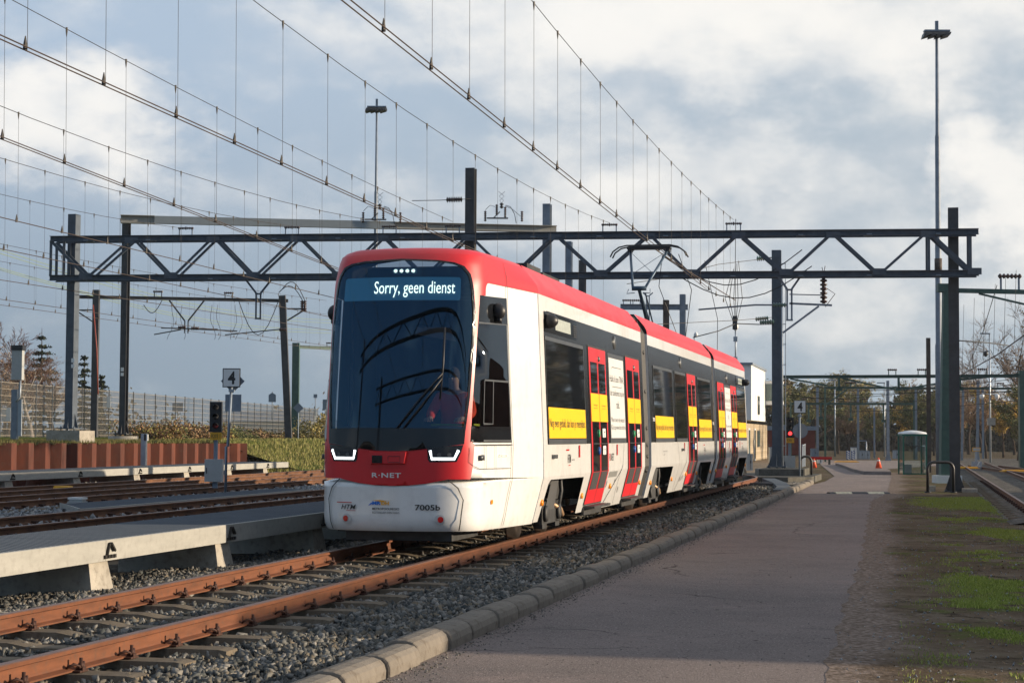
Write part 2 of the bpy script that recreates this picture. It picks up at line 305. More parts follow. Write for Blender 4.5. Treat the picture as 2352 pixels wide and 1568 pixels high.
# ------------------------------------------------------------------ stones
def stonemesh(name, pos, size, m, seed=1, **k):
    rs = np.random.RandomState(seed); n = len(pos)
    b = np.array([[-1, -1, -1], [1, -1, -1], [1, 1, -1], [-1, 1, -1], [-1, -1, 1], [1, -1, 1], [1, 1, 1], [-1, 1, 1]], float) * .5
    v = b[None] * (1 + rs.uniform(-.9, .4, (n, 8, 3))); v *= np.stack([rs.uniform(.8, 1.4, n), rs.uniform(.6, 1.1, n), rs.uniform(.45, .9, n)], 1)[:, None]
    q = rs.normal(size=(n, 4)); q /= np.linalg.norm(q, axis=1)[:, None]; w, x, y, z = q.T
    Rm = np.stack([1 - 2 * (y*y + z*z), 2 * (x*y - z*w), 2 * (x*z + y*w), 2 * (x*y + z*w), 1 - 2 * (x*x + z*z), 2 * (y*z - x*w), 2 * (x*z - y*w), 2 * (y*z + x*w), 1 - 2 * (x*x + y*y)], 1).reshape(n, 3, 3)
    v = np.einsum('nij,nkj->nki', Rm, v) * np.asarray(size)[:, None, None] + np.asarray(pos)[:, None]
    f = np.array([[0, 3, 2, 1], [4, 5, 6, 7], [0, 1, 5, 4], [1, 2, 6, 5], [2, 3, 7, 6], [3, 0, 4, 7]]); f = (f[None] + 8 * np.arange(n)[:, None, None]).reshape(-1, 4)
    tri = np.concatenate([f[:, [0, 1, 2]], f[:, [0, 2, 3]]]).astype(np.int32)
    me = bpy.data.meshes.new(name); me.vertices.add(n * 8); me.vertices.foreach_set('co', v.reshape(-1).astype(np.float32))
    me.loops.add(tri.size); me.loops.foreach_set('vertex_index', tri.reshape(-1)); me.polygons.add(len(tri)); me.polygons.foreach_set('loop_start', np.arange(0, tri.size, 3, dtype=np.int32)); me.polygons.foreach_set('loop_total', np.full(len(tri), 3, np.int32))
    me.materials.append(m); me.update(calc_edges=True); me.validate()
    o = bpy.data.objects.new(name, me); COL.objects.link(o); tag(o, kind='stuff', **k); return o
def stonemat(name, cols):
    m = bpy.data.materials.new(name); m.use_nodes = True; n, l, b = nodes(m); b.inputs['Roughness'].default_value = .85; b.inputs['Specular IOR Level'].default_value = .08
    ge = n.new('ShaderNodeNewGeometry'); cr = n.new('ShaderNodeValToRGB'); l.new(ge.outputs['Random Per Island'], cr.inputs[0]); e = cr.color_ramp.elements
    for i, c in enumerate(cols):
        el_ = e[i] if i < 2 else e.new(.5)
        el_.position = i / (len(cols) - 1); el_.color = (*c, 1)
    nn = n.new('ShaderNodeTexNoise'); nn.inputs['Scale'].default_value = 40; nn.inputs['Detail'].default_value = 5; g = n.new('ShaderNodeTexCoord'); l.new(g.outputs['Object'], nn.inputs['Vector'])
    mr = n.new('ShaderNodeMapRange'); l.new(nn.outputs[0], mr.inputs[0]); mr.inputs[3].default_value = .6; mr.inputs[4].default_value = 1.35
    vm = n.new('ShaderNodeVectorMath'); vm.operation = 'SCALE'; l.new(cr.outputs[0], vm.inputs[0]); l.new(mr.outputs[0], vm.inputs[3]); l.new(vm.outputs[0], b.inputs['Base Color']); return m
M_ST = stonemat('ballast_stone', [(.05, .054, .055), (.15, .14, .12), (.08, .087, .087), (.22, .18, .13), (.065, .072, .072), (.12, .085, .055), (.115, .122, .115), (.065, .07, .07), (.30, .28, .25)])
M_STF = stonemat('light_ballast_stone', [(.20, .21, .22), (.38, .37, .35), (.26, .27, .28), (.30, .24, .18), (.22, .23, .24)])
rs = np.random.RandomState(3)
def scat(n, q0, q1, s0, s1): return np.stack([rs.uniform(q0, q1, n), rs.uniform(s0, s1, n)], 1)
zones = [(scat(44000, -8.6, -3.62, 9.2, 21), .047), (scat(20000, -8.4, -3.65, 21, 36), .055), (scat(8000, -7.4, -3.65, 36, 62), .075)]
pos = []; siz = []
for a, sz in zones:
    q, s = a[:, 0], a[:, 1]; onsl = (np.abs(((s - .1) / .735) % 1 - .5) > .36) & (q > -7.28) & (q < -4.72)
    rail = (np.abs(q + 6.72) < .09) | (np.abs(q + 5.24) < .09)
    keep = ~(onsl & (rs.rand(len(q)) < .992)) & ~rail; q = q[keep]; s = s[keep]
    z = np.array([balz(x) for x in q]) + rs.uniform(-.005, .03, len(q)) + .012 * np.sin(q * 5) * np.sin(s * 3)
    z = np.where((q > -7.3) & (q < -4.7), z - .014, z - .004)
    X = q * N.x + s * U.x; Y = q * N.y + s * U.y
    pos.append(np.stack([X, Y, z], 1)); siz.append(sz * rs.uniform(.55, 1.35, len(q)))
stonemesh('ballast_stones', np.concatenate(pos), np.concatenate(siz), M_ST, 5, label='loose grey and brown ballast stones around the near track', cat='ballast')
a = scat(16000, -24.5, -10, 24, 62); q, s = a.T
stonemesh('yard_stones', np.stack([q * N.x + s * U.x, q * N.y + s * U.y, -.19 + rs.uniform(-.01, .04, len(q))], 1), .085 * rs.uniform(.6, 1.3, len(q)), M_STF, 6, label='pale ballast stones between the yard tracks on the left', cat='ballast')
# pebbles and crumbs on the verge
gx = rs.uniform(2.3, 12, 5000); gy = 11 + 39 * rs.rand(5000) ** 1.6; k = gx > np.interp(gy, [p[1] for p in rr], [p[0] for p in rr]) - .15 * rs.rand(5000)
gx, gy = gx[k], gy[k]; stonemesh('pebbles', np.stack([gx, gy, np.full(len(gx), -.268)], 1), rs.uniform(.008, .022, len(gx)), M_STF, 8, label='small pebbles lying on the muddy verge beside the road', cat='pebbles')
nk = 2000; ks = 10 + 46 * rs.rand(nk) ** 1.5; kq = KQ + .02 + np.abs(rs.normal(0, .11, nk)); stonemesh('kerb_grit', np.stack([kq * N.x + ks * U.x, kq * N.y + ks * U.y, np.full(nk, -.266)], 1), rs.uniform(.006, .017, nk), M_ST, 10, label='grit and crumbs gathered at the foot of the kerb', cat='grit')
nk = 700; ks = 10 + 40 * rs.rand(nk) ** 1.6; kq = KQ + .3 + 6.5 * rs.rand(nk); stonemesh('road_crumbs', np.stack([kq * N.x + ks * U.x, kq * N.y + ks * U.y, np.full(nk, -.266)], 1), rs.uniform(.004, .012, nk), M_ST, 11, label='scattered crumbs and twigs lying on the asphalt', cat='grit')
# ------------------------------------------------------------------ rails and sleepers
def railmat():
    m = mat('rusty_rail', (.105, .033, .011), .75, .1, .25, 2.5, .15, 90, col2=(.20, .066, .024), dirt=.55, stretch=(1, 1, 6)); return m
M_RTOP = mat('worn_rail_top', (.19, .095, .055), .45, .35, .25, 6, .1, 60, col2=(.13, .055, .03), stretch=(1, 1, 1)); M_RAIL = railmat(); M_RAILD = mat('brown_rail', (.085, .035, .016), .7, .1, .2, 3, col2=(.19, .08, .03)); M_CLIP = mat('rusty_clip', (.055, .022, .014), .7, .3, .3, 20)
M_SLP = mat('sleeper_concrete', (.165, .135, .10), .9, 0, .25, 4, .4, 70, dirt=.6, spec=.05)
RP = [(-.06, -.142), (.06, -.142), (.06, -.131), (.014, -.118), (.008, -.105), (.008, -.040), (.034, -.030), (.036, -.006), (.028, 0), (-.028, 0), (-.036, -.006), (-.034, -.030), (-.008, -.040), (-.008, -.105), (-.014, -.118), (-.06, -.131)]
def rail(pts, m, label, group, dz=0):
    b = MB(); n = len(RP)
    for i, p in enumerate(pts):
        d = (pts[min(i + 1, len(pts) - 1)] - pts[max(i - 1, 0)]).normalized(); x = Vector((d.y, -d.x, 0))
        b.v += [tuple(p + x * a + Vector((0, 0, c + dz))) for a, c in RP]
    for i in range(len(pts) - 1):
        for k in range(n): b.f.append((i * n + k, i * n + (k + 1) % n, (i + 1) * n + (k + 1) % n, (i + 1) * n + k)); b.m.append(1 if k in (8, 7, 9) else 0); b.sm.append(False)
    b.f.append(tuple(reversed(range(n)))); b.m.append(0); b.sm.append(False)
    o = b.build('rail', [m, M_RTOP], org=pts[0], label=label, cat='rail', group=group); return o
def pathA(off):
    pts = [T(-5.98 + off - .012 * max(0, 15 - s) ** 1.25, s) for s in np.arange(7.5, 60.5, .6)]
    r = 17.
    for k in range(1, 22): 
        a = k * .045; c = T(-5.98 - r, 60.4); pts.append(c + (N * math.cos(a) + U * math.sin(a)) * (r + off))
    return pts
rail(pathA(.7535), M_RAIL, 'rusty orange running rail nearest the kerb, under the right wheels of the tram', 'rails of the tram track')
rail(pathA(-.7535), M_RAIL, 'rusty orange running rail nearest the grey walkway, under the left wheels of the tram', 'rails of the tram track')
def straight(qc, off, s0, s1, q1=None): return [T(qc + off + ((q1 - qc) * (s - s0) / (s1 - s0) if q1 is not None else 0), s) for s in np.linspace(s0, s1, 12)]
for qc, s0, nm in ((-13.65, 16, 'first yard track beyond the wide walkway'), (-18.35, 22, 'second yard track beyond the walkway'), (-21.45, 26, 'farthest yard track beside the low concrete platform')):
    rail(straight(qc, .7535, s0, 125), M_RAILD, 'brown rail nearer the road, of the ' + nm, 'rails of the yard tracks')
    rail(straight(qc, -.7535, s0, 125), M_RAILD, 'brown rail nearer the fence, of the ' + nm, 'rails of the yard tracks')
for a, b_, nm in (((3.02, 28), (3.02, 110), 'the single track right of the black pole'), ((8.6, 34), (3.3, 98), 'the track that branches off behind it')):
    for off, w in ((-.7535, 'left'), (.7535, 'right')):
        rail([T(a[0] + off + (b_[0] - a[0]) * t, a[1] + (b_[1] - a[1]) * t, -.06) for t in np.linspace(0, 1, 14)], M_RAILD, w + ' rail of ' + nm, 'rails at the right')
sl_b = MB()
def sleeper(detail):
    b = MB(); qs_ = [(-1.26, -.16), (-1.2, -.15), (-.42, -.15), (-.25, -.178), (.25, -.178), (.42, -.15), (1.2, -.15), (1.26, -.16)]
    for q, z in qs_: b.v += [(q, -.14, -.3), (q, -.105, z), (q, .105, z), (q, .14, -.3)]
    for i in range(7):
        for k in range(3): b.f.append((4*i+k, 4*i+k+1, 4*i+k+5, 4*i+k+4)); b.m.append(0); b.sm.append(False)
    b.f += [(3, 2, 1, 0), (28, 29, 30, 31)]; b.m += [0, 0]; b.sm += [False] * 2
    return b
def clip():
    b = MB()
    for sy in (-1, 1):
        pts = [(-.02 * 0 + .02, sy * .01, .0), (.015, sy * .03, .035), (.0, sy * .065, .05), (-.035, sy * .085, .035), (-.06, sy * .075, .012), (-.045, sy * .045, .004)]
        b.tube([(x, y, z) for x, y, z in pts], .009, 6)
    b.box((.012, 0, .012), (.05, .05, .03)); b.lathe((.012, 0, .02), (.012, 0, .085), [(0, .018), (.5, .018), (.52, .012), (1, .012)], 8)
    b.box((-.02, 0, .002), (.11, .12, .012)); return b
sp0 = sleeper(1).build('sleeper', M_SLP); tag(sp0, 'ribbed concrete sleeper under the rusty tram rails', 'sleeper', 'concrete sleepers of the tram track')
cm = None; clips = []
for q, sg in ((-.7535 - .075, -1), (-.7535 + .075, 1), (.7535 - .075, -1), (.7535 + .075, 1)):
    if cm is None: c = clip().build('rail_clip', M_CLIP, parent=sp0); cm = c.data
    else: c = bpy.data.objects.new('rail_clip', cm); COL.objects.link(c); c.parent = sp0
    c.location = (q, 0, -.142); c.rotation_euler.z = 0 if sg > 0 else math.pi; clips.append(c)
def apos(s): return -5.98 - .012 * max(0, 15 - s) ** 1.25
s = 8.19 + .735 / 2 + .1; sp0.location = T(apos(s), s); sp0.rotation_euler.z = -TH
sp1 = None
for i in range(1, 66):
    s += .735
    if i < 30: dup(sp0, T(apos(s), s), ch=clips)
    elif sp1 is None:
        sp1 = sleeper(0).build('sleeper', M_SLP); tag(sp1, 'ribbed concrete sleeper under the rusty tram rails', 'sleeper', 'concrete sleepers of the tram track')
        kb = MB()
        for c in clips: kb = MB(); kb.box((c.location.x, 0, -.12), (.1, .12, .05)); kb.build('rail_clip', M_CLIP, parent=sp1)
        pass; sp1.location = T(apos(s), s); sp1.rotation_euler.z = -TH; k1 = list(sp1.children)
    else: dup(sp1, T(apos(s), s), ch=k1)
for qc, s0, nm, tr in ((-13.65, 22.2, 50, 'first'), (-18.35, 30.2, 34, 'second'), (-21.45, 36.2, 34, 'farthest')):
    for i in range(nm): dup(sp1, T(qc, s0 + i * .735), label='concrete sleeper of the %s yard track beyond the walkway' % tr, group='sleepers of the %s yard track' % tr, ch=k1)
for i in range(30): dup(sp1, T(3.02, 38 + i * 1.0, -.06), label='sleeper of the track right of the black pole', group='sleepers of the right track', ch=k1)
# ------------------------------------------------------------------ kerb stones
M_KERB = mat('kerb_concrete', (.21, .185, .155), .9, 0, .2, 2.2, .5, 80, dirt=.75)
s = 10.3; i = 0
kp = None
while s < 63.2:
    L = (.74, .92, .8, .88)[i % 4]; b = MB(); w = .125
    pr = [(-w, -.2), (w, -.2), (w + .005, -.03), (w - .012, .012), (w - .04, .040), (w - .09, .055), (-w + .09, .058), (-w + .03, .048), (-w + .003, .025), (-w, 0)]
    g = .016 if i % 2 else .03
    b.cs = False; b.ext((0, g, 0), (0, L - g, 0), [(x * (1 + rnd.uniform(-.02, .02)), z) for x, z in pr])
    o = b.build('kerbstone', M_KERB); o.location = T(KQ - .125 + rnd.uniform(-.014, .014), s, -.172 + rnd.uniform(-.014, .014)); o.rotation_euler = (rnd.uniform(-.012, .012), rnd.uniform(-.03, .03), -TH + rnd.uniform(-.012, .012))
    tag(o, 'weathered round-topped concrete kerbstone between ballast and road', 'kerbstone', 'kerbstones along the road')
    bv = o.modifiers.new('bevel', 'BEVEL'); bv.width = .018; bv.segments = 2
    s += L; i += 1
# ------------------------------------------------------------------ walkways of metal grating on concrete blocks
M_TREAD = mat('tread_plate', (.085, .098, .115), .6, .0, .15, 3, .0, dirt=.2, spec=0.)
n_, l_, b_ = nodes(M_TREAD)
g_ = n_.new('ShaderNodeTexCoord'); mp_ = n_.new('ShaderNodeMapping'); mp_.inputs[3].default_value = (14, 14, 14); mp_.inputs[2].default_value = (0, 0, R(45)); l_.new(g_.outputs['Object'], mp_.inputs[0])
vo_ = n_.new('ShaderNodeTexVoronoi'); vo_.inputs['Randomness'].default_value = 0; vo_.inputs['Scale'].default_value = 1.; l_.new(mp_.outputs[0], vo_.inputs['Vector'])
mr_ = n_.new('ShaderNodeMapRange'); l_.new(vo_.outputs['Distance'], mr_.inputs[0]); mr_.inputs[1].default_value = .15; mr_.inputs[2].default_value = .4; mr_.inputs[3].default_value = 1; mr_.inputs[4].default_value = 0
bp_ = n_.new('ShaderNodeBump'); bp_.inputs['Distance'].default_value = .02; l_.new(mr_.outputs[0], bp_.inputs['Height']); l_.new(bp_.outputs[0], b_.inputs['Normal'])
src_ = b_.inputs['Base Color'].links[0].from_socket; mxx = n_.new('ShaderNodeMix'); mxx.data_type = 'RGBA'; l_.new(mr_.outputs[0], mxx.inputs[0]); l_.new(src_, mxx.inputs[6]); mxx.inputs[7].default_value = (.27, .30, .33, 1); l_.new(mxx.outputs[2], b_.inputs['Base Color'])
M_FACE = mat('galvanised_edge', (.36, .35, .315), .6, .1, .12, 2, .05, 40, dirt=.25, stretch=(1, 1, 4))
M_LIFT = mat('stained_bracket', (.02, .018, .016), .6, .3, .3, 10)
def walkway(name, label, q0, q1, s0, s1, z0, z1, bl, bw=.42, joints=None, group=None, path=None):
    t = thing(name, label, 'walkway', T(q0, s0, z0), -TH, group)
    # local frame: x across away from camera side is negative q, y along
    def L(q, s, z): return (q - q0, s - s0, z - z0)
    j = joints or [s0, s1]
    for a, b2 in zip(j[:-1], j[1:]):
        m = MB(); m.poly([L(q1, a + .006, 0), L(q0 - .05, a + .006, 0), L(q0 - .05, b2 - .006, 0), L(q1, b2 - .006, 0)][::1], z1 - z0 - .03, z1 - z0 + .002); m.build('tread_plate', M_TREAD, t)
        m = MB(); m.poly([L(q0 - .05, a + .004, 0), L(q0, a + .004, 0), L(q0, b2 - .004, 0), L(q0 - .05, b2 - .004, 0)], 0, z1 - z0)
        m.build('edge_beam', M_FACE, t)
    for s in bl:
        m = MB(); pr = [(-.5, -.0), (.5, 0)]
        x0, x1 = q1 - q0 + .1, -.06; h = z0 - .26
        vs = []
        for x, wv in ((x0, bw), (x1, bw)): vs += [(x, s - s0 - wv * .62, -.26 - z0), (x, s - s0 + wv * .62, -.26 - z0), (x, s - s0 + wv * .5, -.005), (x, s - s0 - wv * .5, -.005)]
        for i in (4, 5): vs[i] = (vs[i][0] + .07, vs[i][1], vs[i][2])
        m.add(vs, [(0, 1, 2, 3), (7, 6, 5, 4), (0, 4, 5, 1), (1, 5, 6, 2), (2, 6, 7, 3), (3, 7, 4, 0)]); m.build('support_block', CONC, t)
        m = MB(); y = s - s0 + .12; h = z1 - z0; k = .012
        m.beam((k, y - .07, h * .28), (k, y - .02, h * .85), .02, .03, (1, 0, 0)); m.beam((k, y + .0, h * .85), (k, y + .09, h * .45), .02, .05, (1, 0, 0))
        for dy in (-.1, -.03, .04, .11): m.box((k, y + dy, h * .2), (.02, .045, .035))
        m.build('lifting_bracket', M_LIFT, t)
    return t
walkway('walkway', 'wide grey tread plate walkway on concrete blocks beside the tram track', -7.86, -9.2, 9.2, 38, .105, .31, [13.4, 16.85, 20.15, 23.6, 27, 30.4, 33.8], joints=[9.2, 12.95, 16.9, 20.2, 23.7, 27.1, 30.5, 33.9, 38])
walkway('walkway', 'long pale concrete-edged walkway in front of the rust-red sheet piling', -23.3, -24.9, 34, 66, .10, .30, [36.5, 40.2, 44.2, 48.2, 52.3, 56.2, 60, 63.6], bw=.4, joints=[34, 40.2, 48.2, 56.2, 66])
t = thing('walkway', 'low blue-grey tread plate platform between the yard tracks', 'walkway', T(-15.3, 32, -.24), -TH)
m = MB(); m.poly([(-1.6, 2.2), (0, -.3), (0, 13), (-1.2, 14)], 0, .17); m.build('deck', M_TREAD, t)
m = MB(); m.poly([(-1.63, 2.2), (-1.6, 2.15), (.03, -.38), (.05, -.34)], 0, .2); m.poly([(.0, -.34), (.04, -.36), (.04, 13), (.0, 13)], 0, .19); m.build('edge_beam', M_FACE, t)
m = MB(); 
for p in ((-.9, .85),): m.beam((p[0] + .03, p[1] - .05, .02), (p[0] + .2, p[1] - .35, .13), .04, .05); m.beam((p[0] + .1, p[1] - .2, .03), (p[0] + .2, p[1] - .35, .13), .04, .04)
m.build('lifting_bracket', M_LIFT, t)
# ------------------------------------------------------------------ patches on curved shells
def pip(pts, poly):
    x, y = pts[:, 0], pts[:, 1]; ins = np.zeros(len(pts), bool); n = len(poly); j = n - 1
    for i in range(n):
        xi, yi = poly[i]; xj, yj = poly[j]
        if yi != yj: ins ^= ((yi > y) != (yj > y)) & (x < (xj - xi) * (y - yi) / (yj - yi) + xi)
        j = i
    return ins
def resamp(poly, step):
    out = []; n = len(poly)
    for i in range(n):
        a, b = poly[i], poly[(i + 1) % n]; k = max(1, int(math.ceil(math.hypot(b[0] - a[0], b[1] - a[1]) / step)))
        out += [(a[0] + (b[0] - a[0]) * t / k, a[1] + (b[1] - a[1]) * t / k) for t in range(k)]
    return out
def cdt(outer, holes=(), step=.08, zl=()):
    vs = []; es = []
    for lp in [outer] + list(holes):
        p = resamp(lp, step); o = len(vs); vs += p; es += [(o + i, o + (i + 1) % len(p)) for i in range(len(p))]
    o = np.array(outer); a0, z0 = o.min(0); a1, z1 = o.max(0)
    if step < 1:
        ga, gz = np.meshgrid(np.arange(a0 + step * .5, a1, step), np.arange(z0 + step * .5, z1, step)); g = np.stack([ga.ravel(), gz.ravel()], 1)
        k = pip(g, outer)
        for h in holes: k &= ~pip(g, h)
        g = g[k]; bd = np.array(vs)
        if len(g): g = g[np.array([np.min((bd[:, 0] - p[0]) ** 2 + (bd[:, 1] - p[1]) ** 2) for p in g]) > (step * .4) ** 2]; vs += [tuple(p) for p in g]
    for z in zl:
        if z0 < z < z1: vs += [(a0 - .01, z), (a1 + .01, z)]; es.append((len(vs) - 2, len(vs) - 1))
    r = delaunay_2d_cdt([Vector(v) for v in vs], es, [], 0, 1e-5)
    V = np.array([tuple(v) for v in r[0]]); Fc = np.array([f for f in r[2] if len(f) == 3])
    c = V[Fc].mean(1); k = pip(c, outer)
    for h in holes: k &= ~pip(c, h)
    Fc = Fc[k]; t = V[Fc]; ar = (t[:, 1, 0] - t[:, 0, 0]) * (t[:, 2, 1] - t[:, 0, 1]) - (t[:, 2, 0] - t[:, 0, 0]) * (t[:, 1, 1] - t[:, 0, 1])
    Fc = Fc[np.abs(ar) > 1e-9]; ar = ar[np.abs(ar) > 1e-9]; Fc = np.where((ar > 0)[:, None], Fc, Fc[:, ::-1])
    return V, Fc
def wrap(mb, outer, fm, off=.003, holes=(), step=.08, zl=(), smooth=True, flip=False):
    V, Fc = cdt(outer, holes, step, zl); o = len(mb.v); mb.v += [fm(a, z, off) for a, z in V]
    for f in Fc: mb.f.append(tuple(int(i) + o for i in (f[::-1] if flip else f))); mb.m.append(mb.cm); mb.sm.append(smooth)
    return mb
def ribbon(pts, w):                         # outline of a thin line through points
    L = []; Rr = []
    for i, p in enumerate(pts):
        a = pts[max(i - 1, 0)]; b = pts[min(i + 1, len(pts) - 1)]; d = (b[0] - a[0], b[1] - a[1]); l = math.hypot(*d); nx, ny = -d[1] / l * w / 2, d[0] / l * w / 2
        L.append((p[0] + nx, p[1] + ny)); Rr.append((p[0] - nx, p[1] - ny))
    return L + Rr[::-1]
def circ(a, z, r, n=20, ra=1.): return [(a + r * ra * math.cos(2 * math.pi * k / n), z + r * math.sin(2 * math.pi * k / n)) for k in range(n)]
def rrect(a0, z0, a1, z1, r, n=4):
    out = []
    for cx, cz, s in ((a1 - r, z0 + r, -90), (a1 - r, z1 - r, 0), (a0 + r, z1 - r, 90), (a0 + r, z0 + r, 180)):
        out += [(cx + r * math.cos(R(s + 90 * k / n)), cz + r * math.sin(R(s + 90 * k / n))) for k in range(n + 1)]
    return out
def textmesh(s, bold=0., shear=0., space=1.):
    cu = bpy.data.curves.new('t', 'FONT'); cu.body = s; cu.offset = bold; cu.shear = shear; cu.space_character = space; cu.resolution_u = 3; cu.fill_mode = 'FRONT'
    ob = bpy.data.objects.new('t', cu); me = bpy.data.meshes.new_from_object(ob)
    V = np.array([tuple(v.co)[:2] for v in me.vertices]); Fs = [tuple(p.vertices) for p in me.polygons]
    bpy.data.objects.remove(ob); bpy.data.meshes.remove(me); bpy.data.curves.remove(cu)
    mn = V.min(0); return V - [mn[0], mn[1]], Fs
def text(mb, s, a0, z0, a1, z1, fm, off=.006, flip=False, rev=False, **k):
    V, Fs = textmesh(s, **k); w, h = V.max(0); o = len(mb.v)
    if rev: mb.v += [fm(a1 - x / w * (a1 - a0), z0 + y / h * (z1 - z0), off) for x, y in V]
    else: mb.v += [fm(a0 + x / w * (a1 - a0), z0 + y / h * (z1 - z0), off) for x, y in V]
    for f in Fs: mb.f.append(tuple(i + o for i in (f[::-1] if flip else f))); mb.m.append(mb.cm); mb.sm.append(False)
    return mb
# ------------------------------------------------------------------ the tram
QC, SC = -6.0, 23.0
def hw(z): return float(np.interp(z, [.2, .82, 1.25, 3.22, 3.3, 3.56], [1.165, 1.325, 1.32, 1.235, 1.215, 1.0]))
_P = [(-.45, -2.375), (0, -2.41), (.45, -2.375), (.775, -2.265), (.945, -2.06), (1.0, -1.8), (1.04, -1.575)]; _pl = []
for i in range(1, 5):
    p0, p1, p2, p3 = [np.array(_P[i + k]) for k in (-1, 0, 1, 2)]
    for k in range(16):
        t = k / 16; _pl.append(.5 * (2 * p1 + (p2 - p0) * t + (2 * p0 - 5 * p1 + 4 * p2 - p3) * t * t + (3 * p1 - p0 - 3 * p2 + p3) * t ** 3))
_pl += [np.array((1., -1.8)), np.array((1.325, 0))]; _pl = np.array(_pl); _al = np.concatenate([[0], np.cumsum(np.linalg.norm(np.diff(_pl, axis=0), axis=1))]); AM = float(_al[-1])
def nose0(a, z):
    b = abs(a); s = 1 if a >= 0 else -1; x = np.interp(b, _al, _pl[:, 0]); y = np.interp(b, _al, _pl[:, 1]); w = min(max(-y / 1.8, 0), 1)
    kx = hw(z) / 1.325 * (1 - w) + w * np.interp(z, [.2, .27, .36, .83, 1.25, 3.2, 3.5], [.955, .985, 1., 1., 1., .958, .91])
    d = max(z - 1.2, 0); rk = float(np.interp(z, [.2, .27, .36, .83], [.11, .04, .01, 0])) + .075 * d + .030 * d * d + 3.5 * max(z - 3.4, 0) ** 2
    return Vector((s * x * kx, y + rk * w, z))
def nose(a, z, off=0.):
    p = nose0(a, z)
    if off:
        e = .02; n = (nose0(a + e, z) - nose0(a - e, z)).cross(nose0(a, min(z + e, 3.6)) - nose0(a, z - e)); p = p + n.normalized() * off
    return tuple(p)
def sideR(y, z, off=0.): return (hw(z) + off, y, z)
def sideL(y, z, off=0.): return (-hw(z) - off, y, z)
def paint(name, col, rough=.22, var=.04, dirt=.06):     # outside lacquer, dark lining on the inner face
    m = mat(name, col, rough, 0, var, 1.2, 0, dirt=dirt, coat=.6, spec=.5); n, l, b = nodes(m)
    src = b.inputs['Base Color'].links[0].from_socket; g = n.new('ShaderNodeTexCoord'); mp = n.new('ShaderNodeMapping'); mp.inputs[3].default_value = (5, 5, .5); l.new(g.outputs['Object'], mp.inputs[0]); nz = n.new('ShaderNodeTexNoise'); nz.inputs['Detail'].default_value = 8; l.new(mp.outputs[0], nz.inputs['Vector']); nz.inputs['Scale'].default_value = 1.6
    mr = n.new('ShaderNodeMapRange'); l.new(nz.outputs[0], mr.inputs[0]); mr.inputs[1].default_value = .5; mr.inputs[2].default_value = .85; mr.inputs[4].default_value = .22; mz = n.new('ShaderNodeMix'); mz.data_type = 'RGBA'; l.new(mr.outputs[0], mz.inputs[0]); l.new(src, mz.inputs[6]); mz.inputs[7].default_value = tuple(c * .55 for c in col) + (1,); l.new(mz.outputs[2], b.inputs['Base Color'])
    ge = n.new('ShaderNodeNewGeometry'); d = n.new('ShaderNodeBsdfDiffuse'); d.inputs[0].default_value = (.02, .022, .025, 1)
    mx = n.new('ShaderNodeMixShader'); l.new(ge.outputs['Backfacing'], mx.inputs[0]); l.new(b.outputs[0], mx.inputs[1]); l.new(d.outputs[0], mx.inputs[2]); l.new(mx.outputs[0], n['Material Output'].inputs[0]); return m
P_RED = paint('tram_red', (.66, .013, .020), .42); P_RED.node_tree.nodes['Principled BSDF'].inputs['Coat Weight'].default_value = .12; P_RED.node_tree.nodes['Principled BSDF'].inputs['Coat Roughness'].default_value = .08; P_WHITE = paint('tram_white', (.83, .82, .795), .25, .04, .16); P_YEL = mat('yellow_sticker', (.90, .52, .0), .4, 0, .04, 2)
P_BLK = mat('gloss_black', (.010, .011, .013), .07, 0, .3, 2, spec=.5); P_BAND = mat('black_band', (.012, .013, .014), .16, 0, .5, 7, .22, 5, stretch=(1, 1.6, .12), col2=(.024, .025, .027), spec=.3)
P_GLS = mat('dark_window', (.006, .007, .008), .03, 0, .3, 2, .05, 3, spec=.75, stretch=(1, 1, .3)); P_SEAM = mat('seam_dark', (.02, .02, .022), .6, 0, .2, 5); P_GREY = mat('panel_grey', (.60, .60, .585), .5, 0, .04, 3)
P_FRM = mat('window_frame', (.11, .115, .12), .35, .5, .15, 4); P_INK = mat('sticker_ink', (.02, .02, .02), .5, 0, .2, 4); P_RUB = mat('bellows_rubber', (.04, .038, .035), .55, 0, .3, 9, dirt=.4)
P_MESH = mat('door_grille', (.045, .04, .04), .6, 0, .2, 60); P_BOG = mat('bogie_black', (.045, .045, .045), .6, .3, .4, 6, .2, 40, dirt=.3); P_WHEEL = mat('wheel_steel', (.16, .13, .11), .35, .8, .2, 6, dirt=.3)
P_STICK = mat('white_sticker', (.75, .75, .73), .4, 0, .03, 5); P_BLUE = mat('blue_button', (.02, .10, .38), .3, 0, .1, 5); P_GRN = mat('green_button', (.02, .30, .12), .3, 0, .1, 5); P_AMB = mat('amber_reflector', (.9, .28, .01), .3, 0, .1, 9)
P_REDL = mat('red_lens', (.55, .01, .01), .25, 0, .1, 9); P_DISP = mat('display_panel', (.02, .05, .08), .5, 0, .1, 5, emit=(.02, .09, .16), es=.8); P_LED = mat('lit_display_letters', (.8, .9, .8), .5, 0, .02, 5, emit=(.80, 1., .86), es=2.6)
P_HL = mat('daylight_strip', (.9, .9, .9), .3, 0, .02, 5, emit=(.9, .97, 1.), es=2.6); P_ROOF = mat('roof_grey', (.10, .10, .105), .6, 0, .2, 3, dirt=.3); P_BEI = mat('cab_header', (.55, .36, .24), .8, 0, .1, 3); P_CAB = mat('cab_dark', (.022, .025, .028), .7, 0, .2, 3)
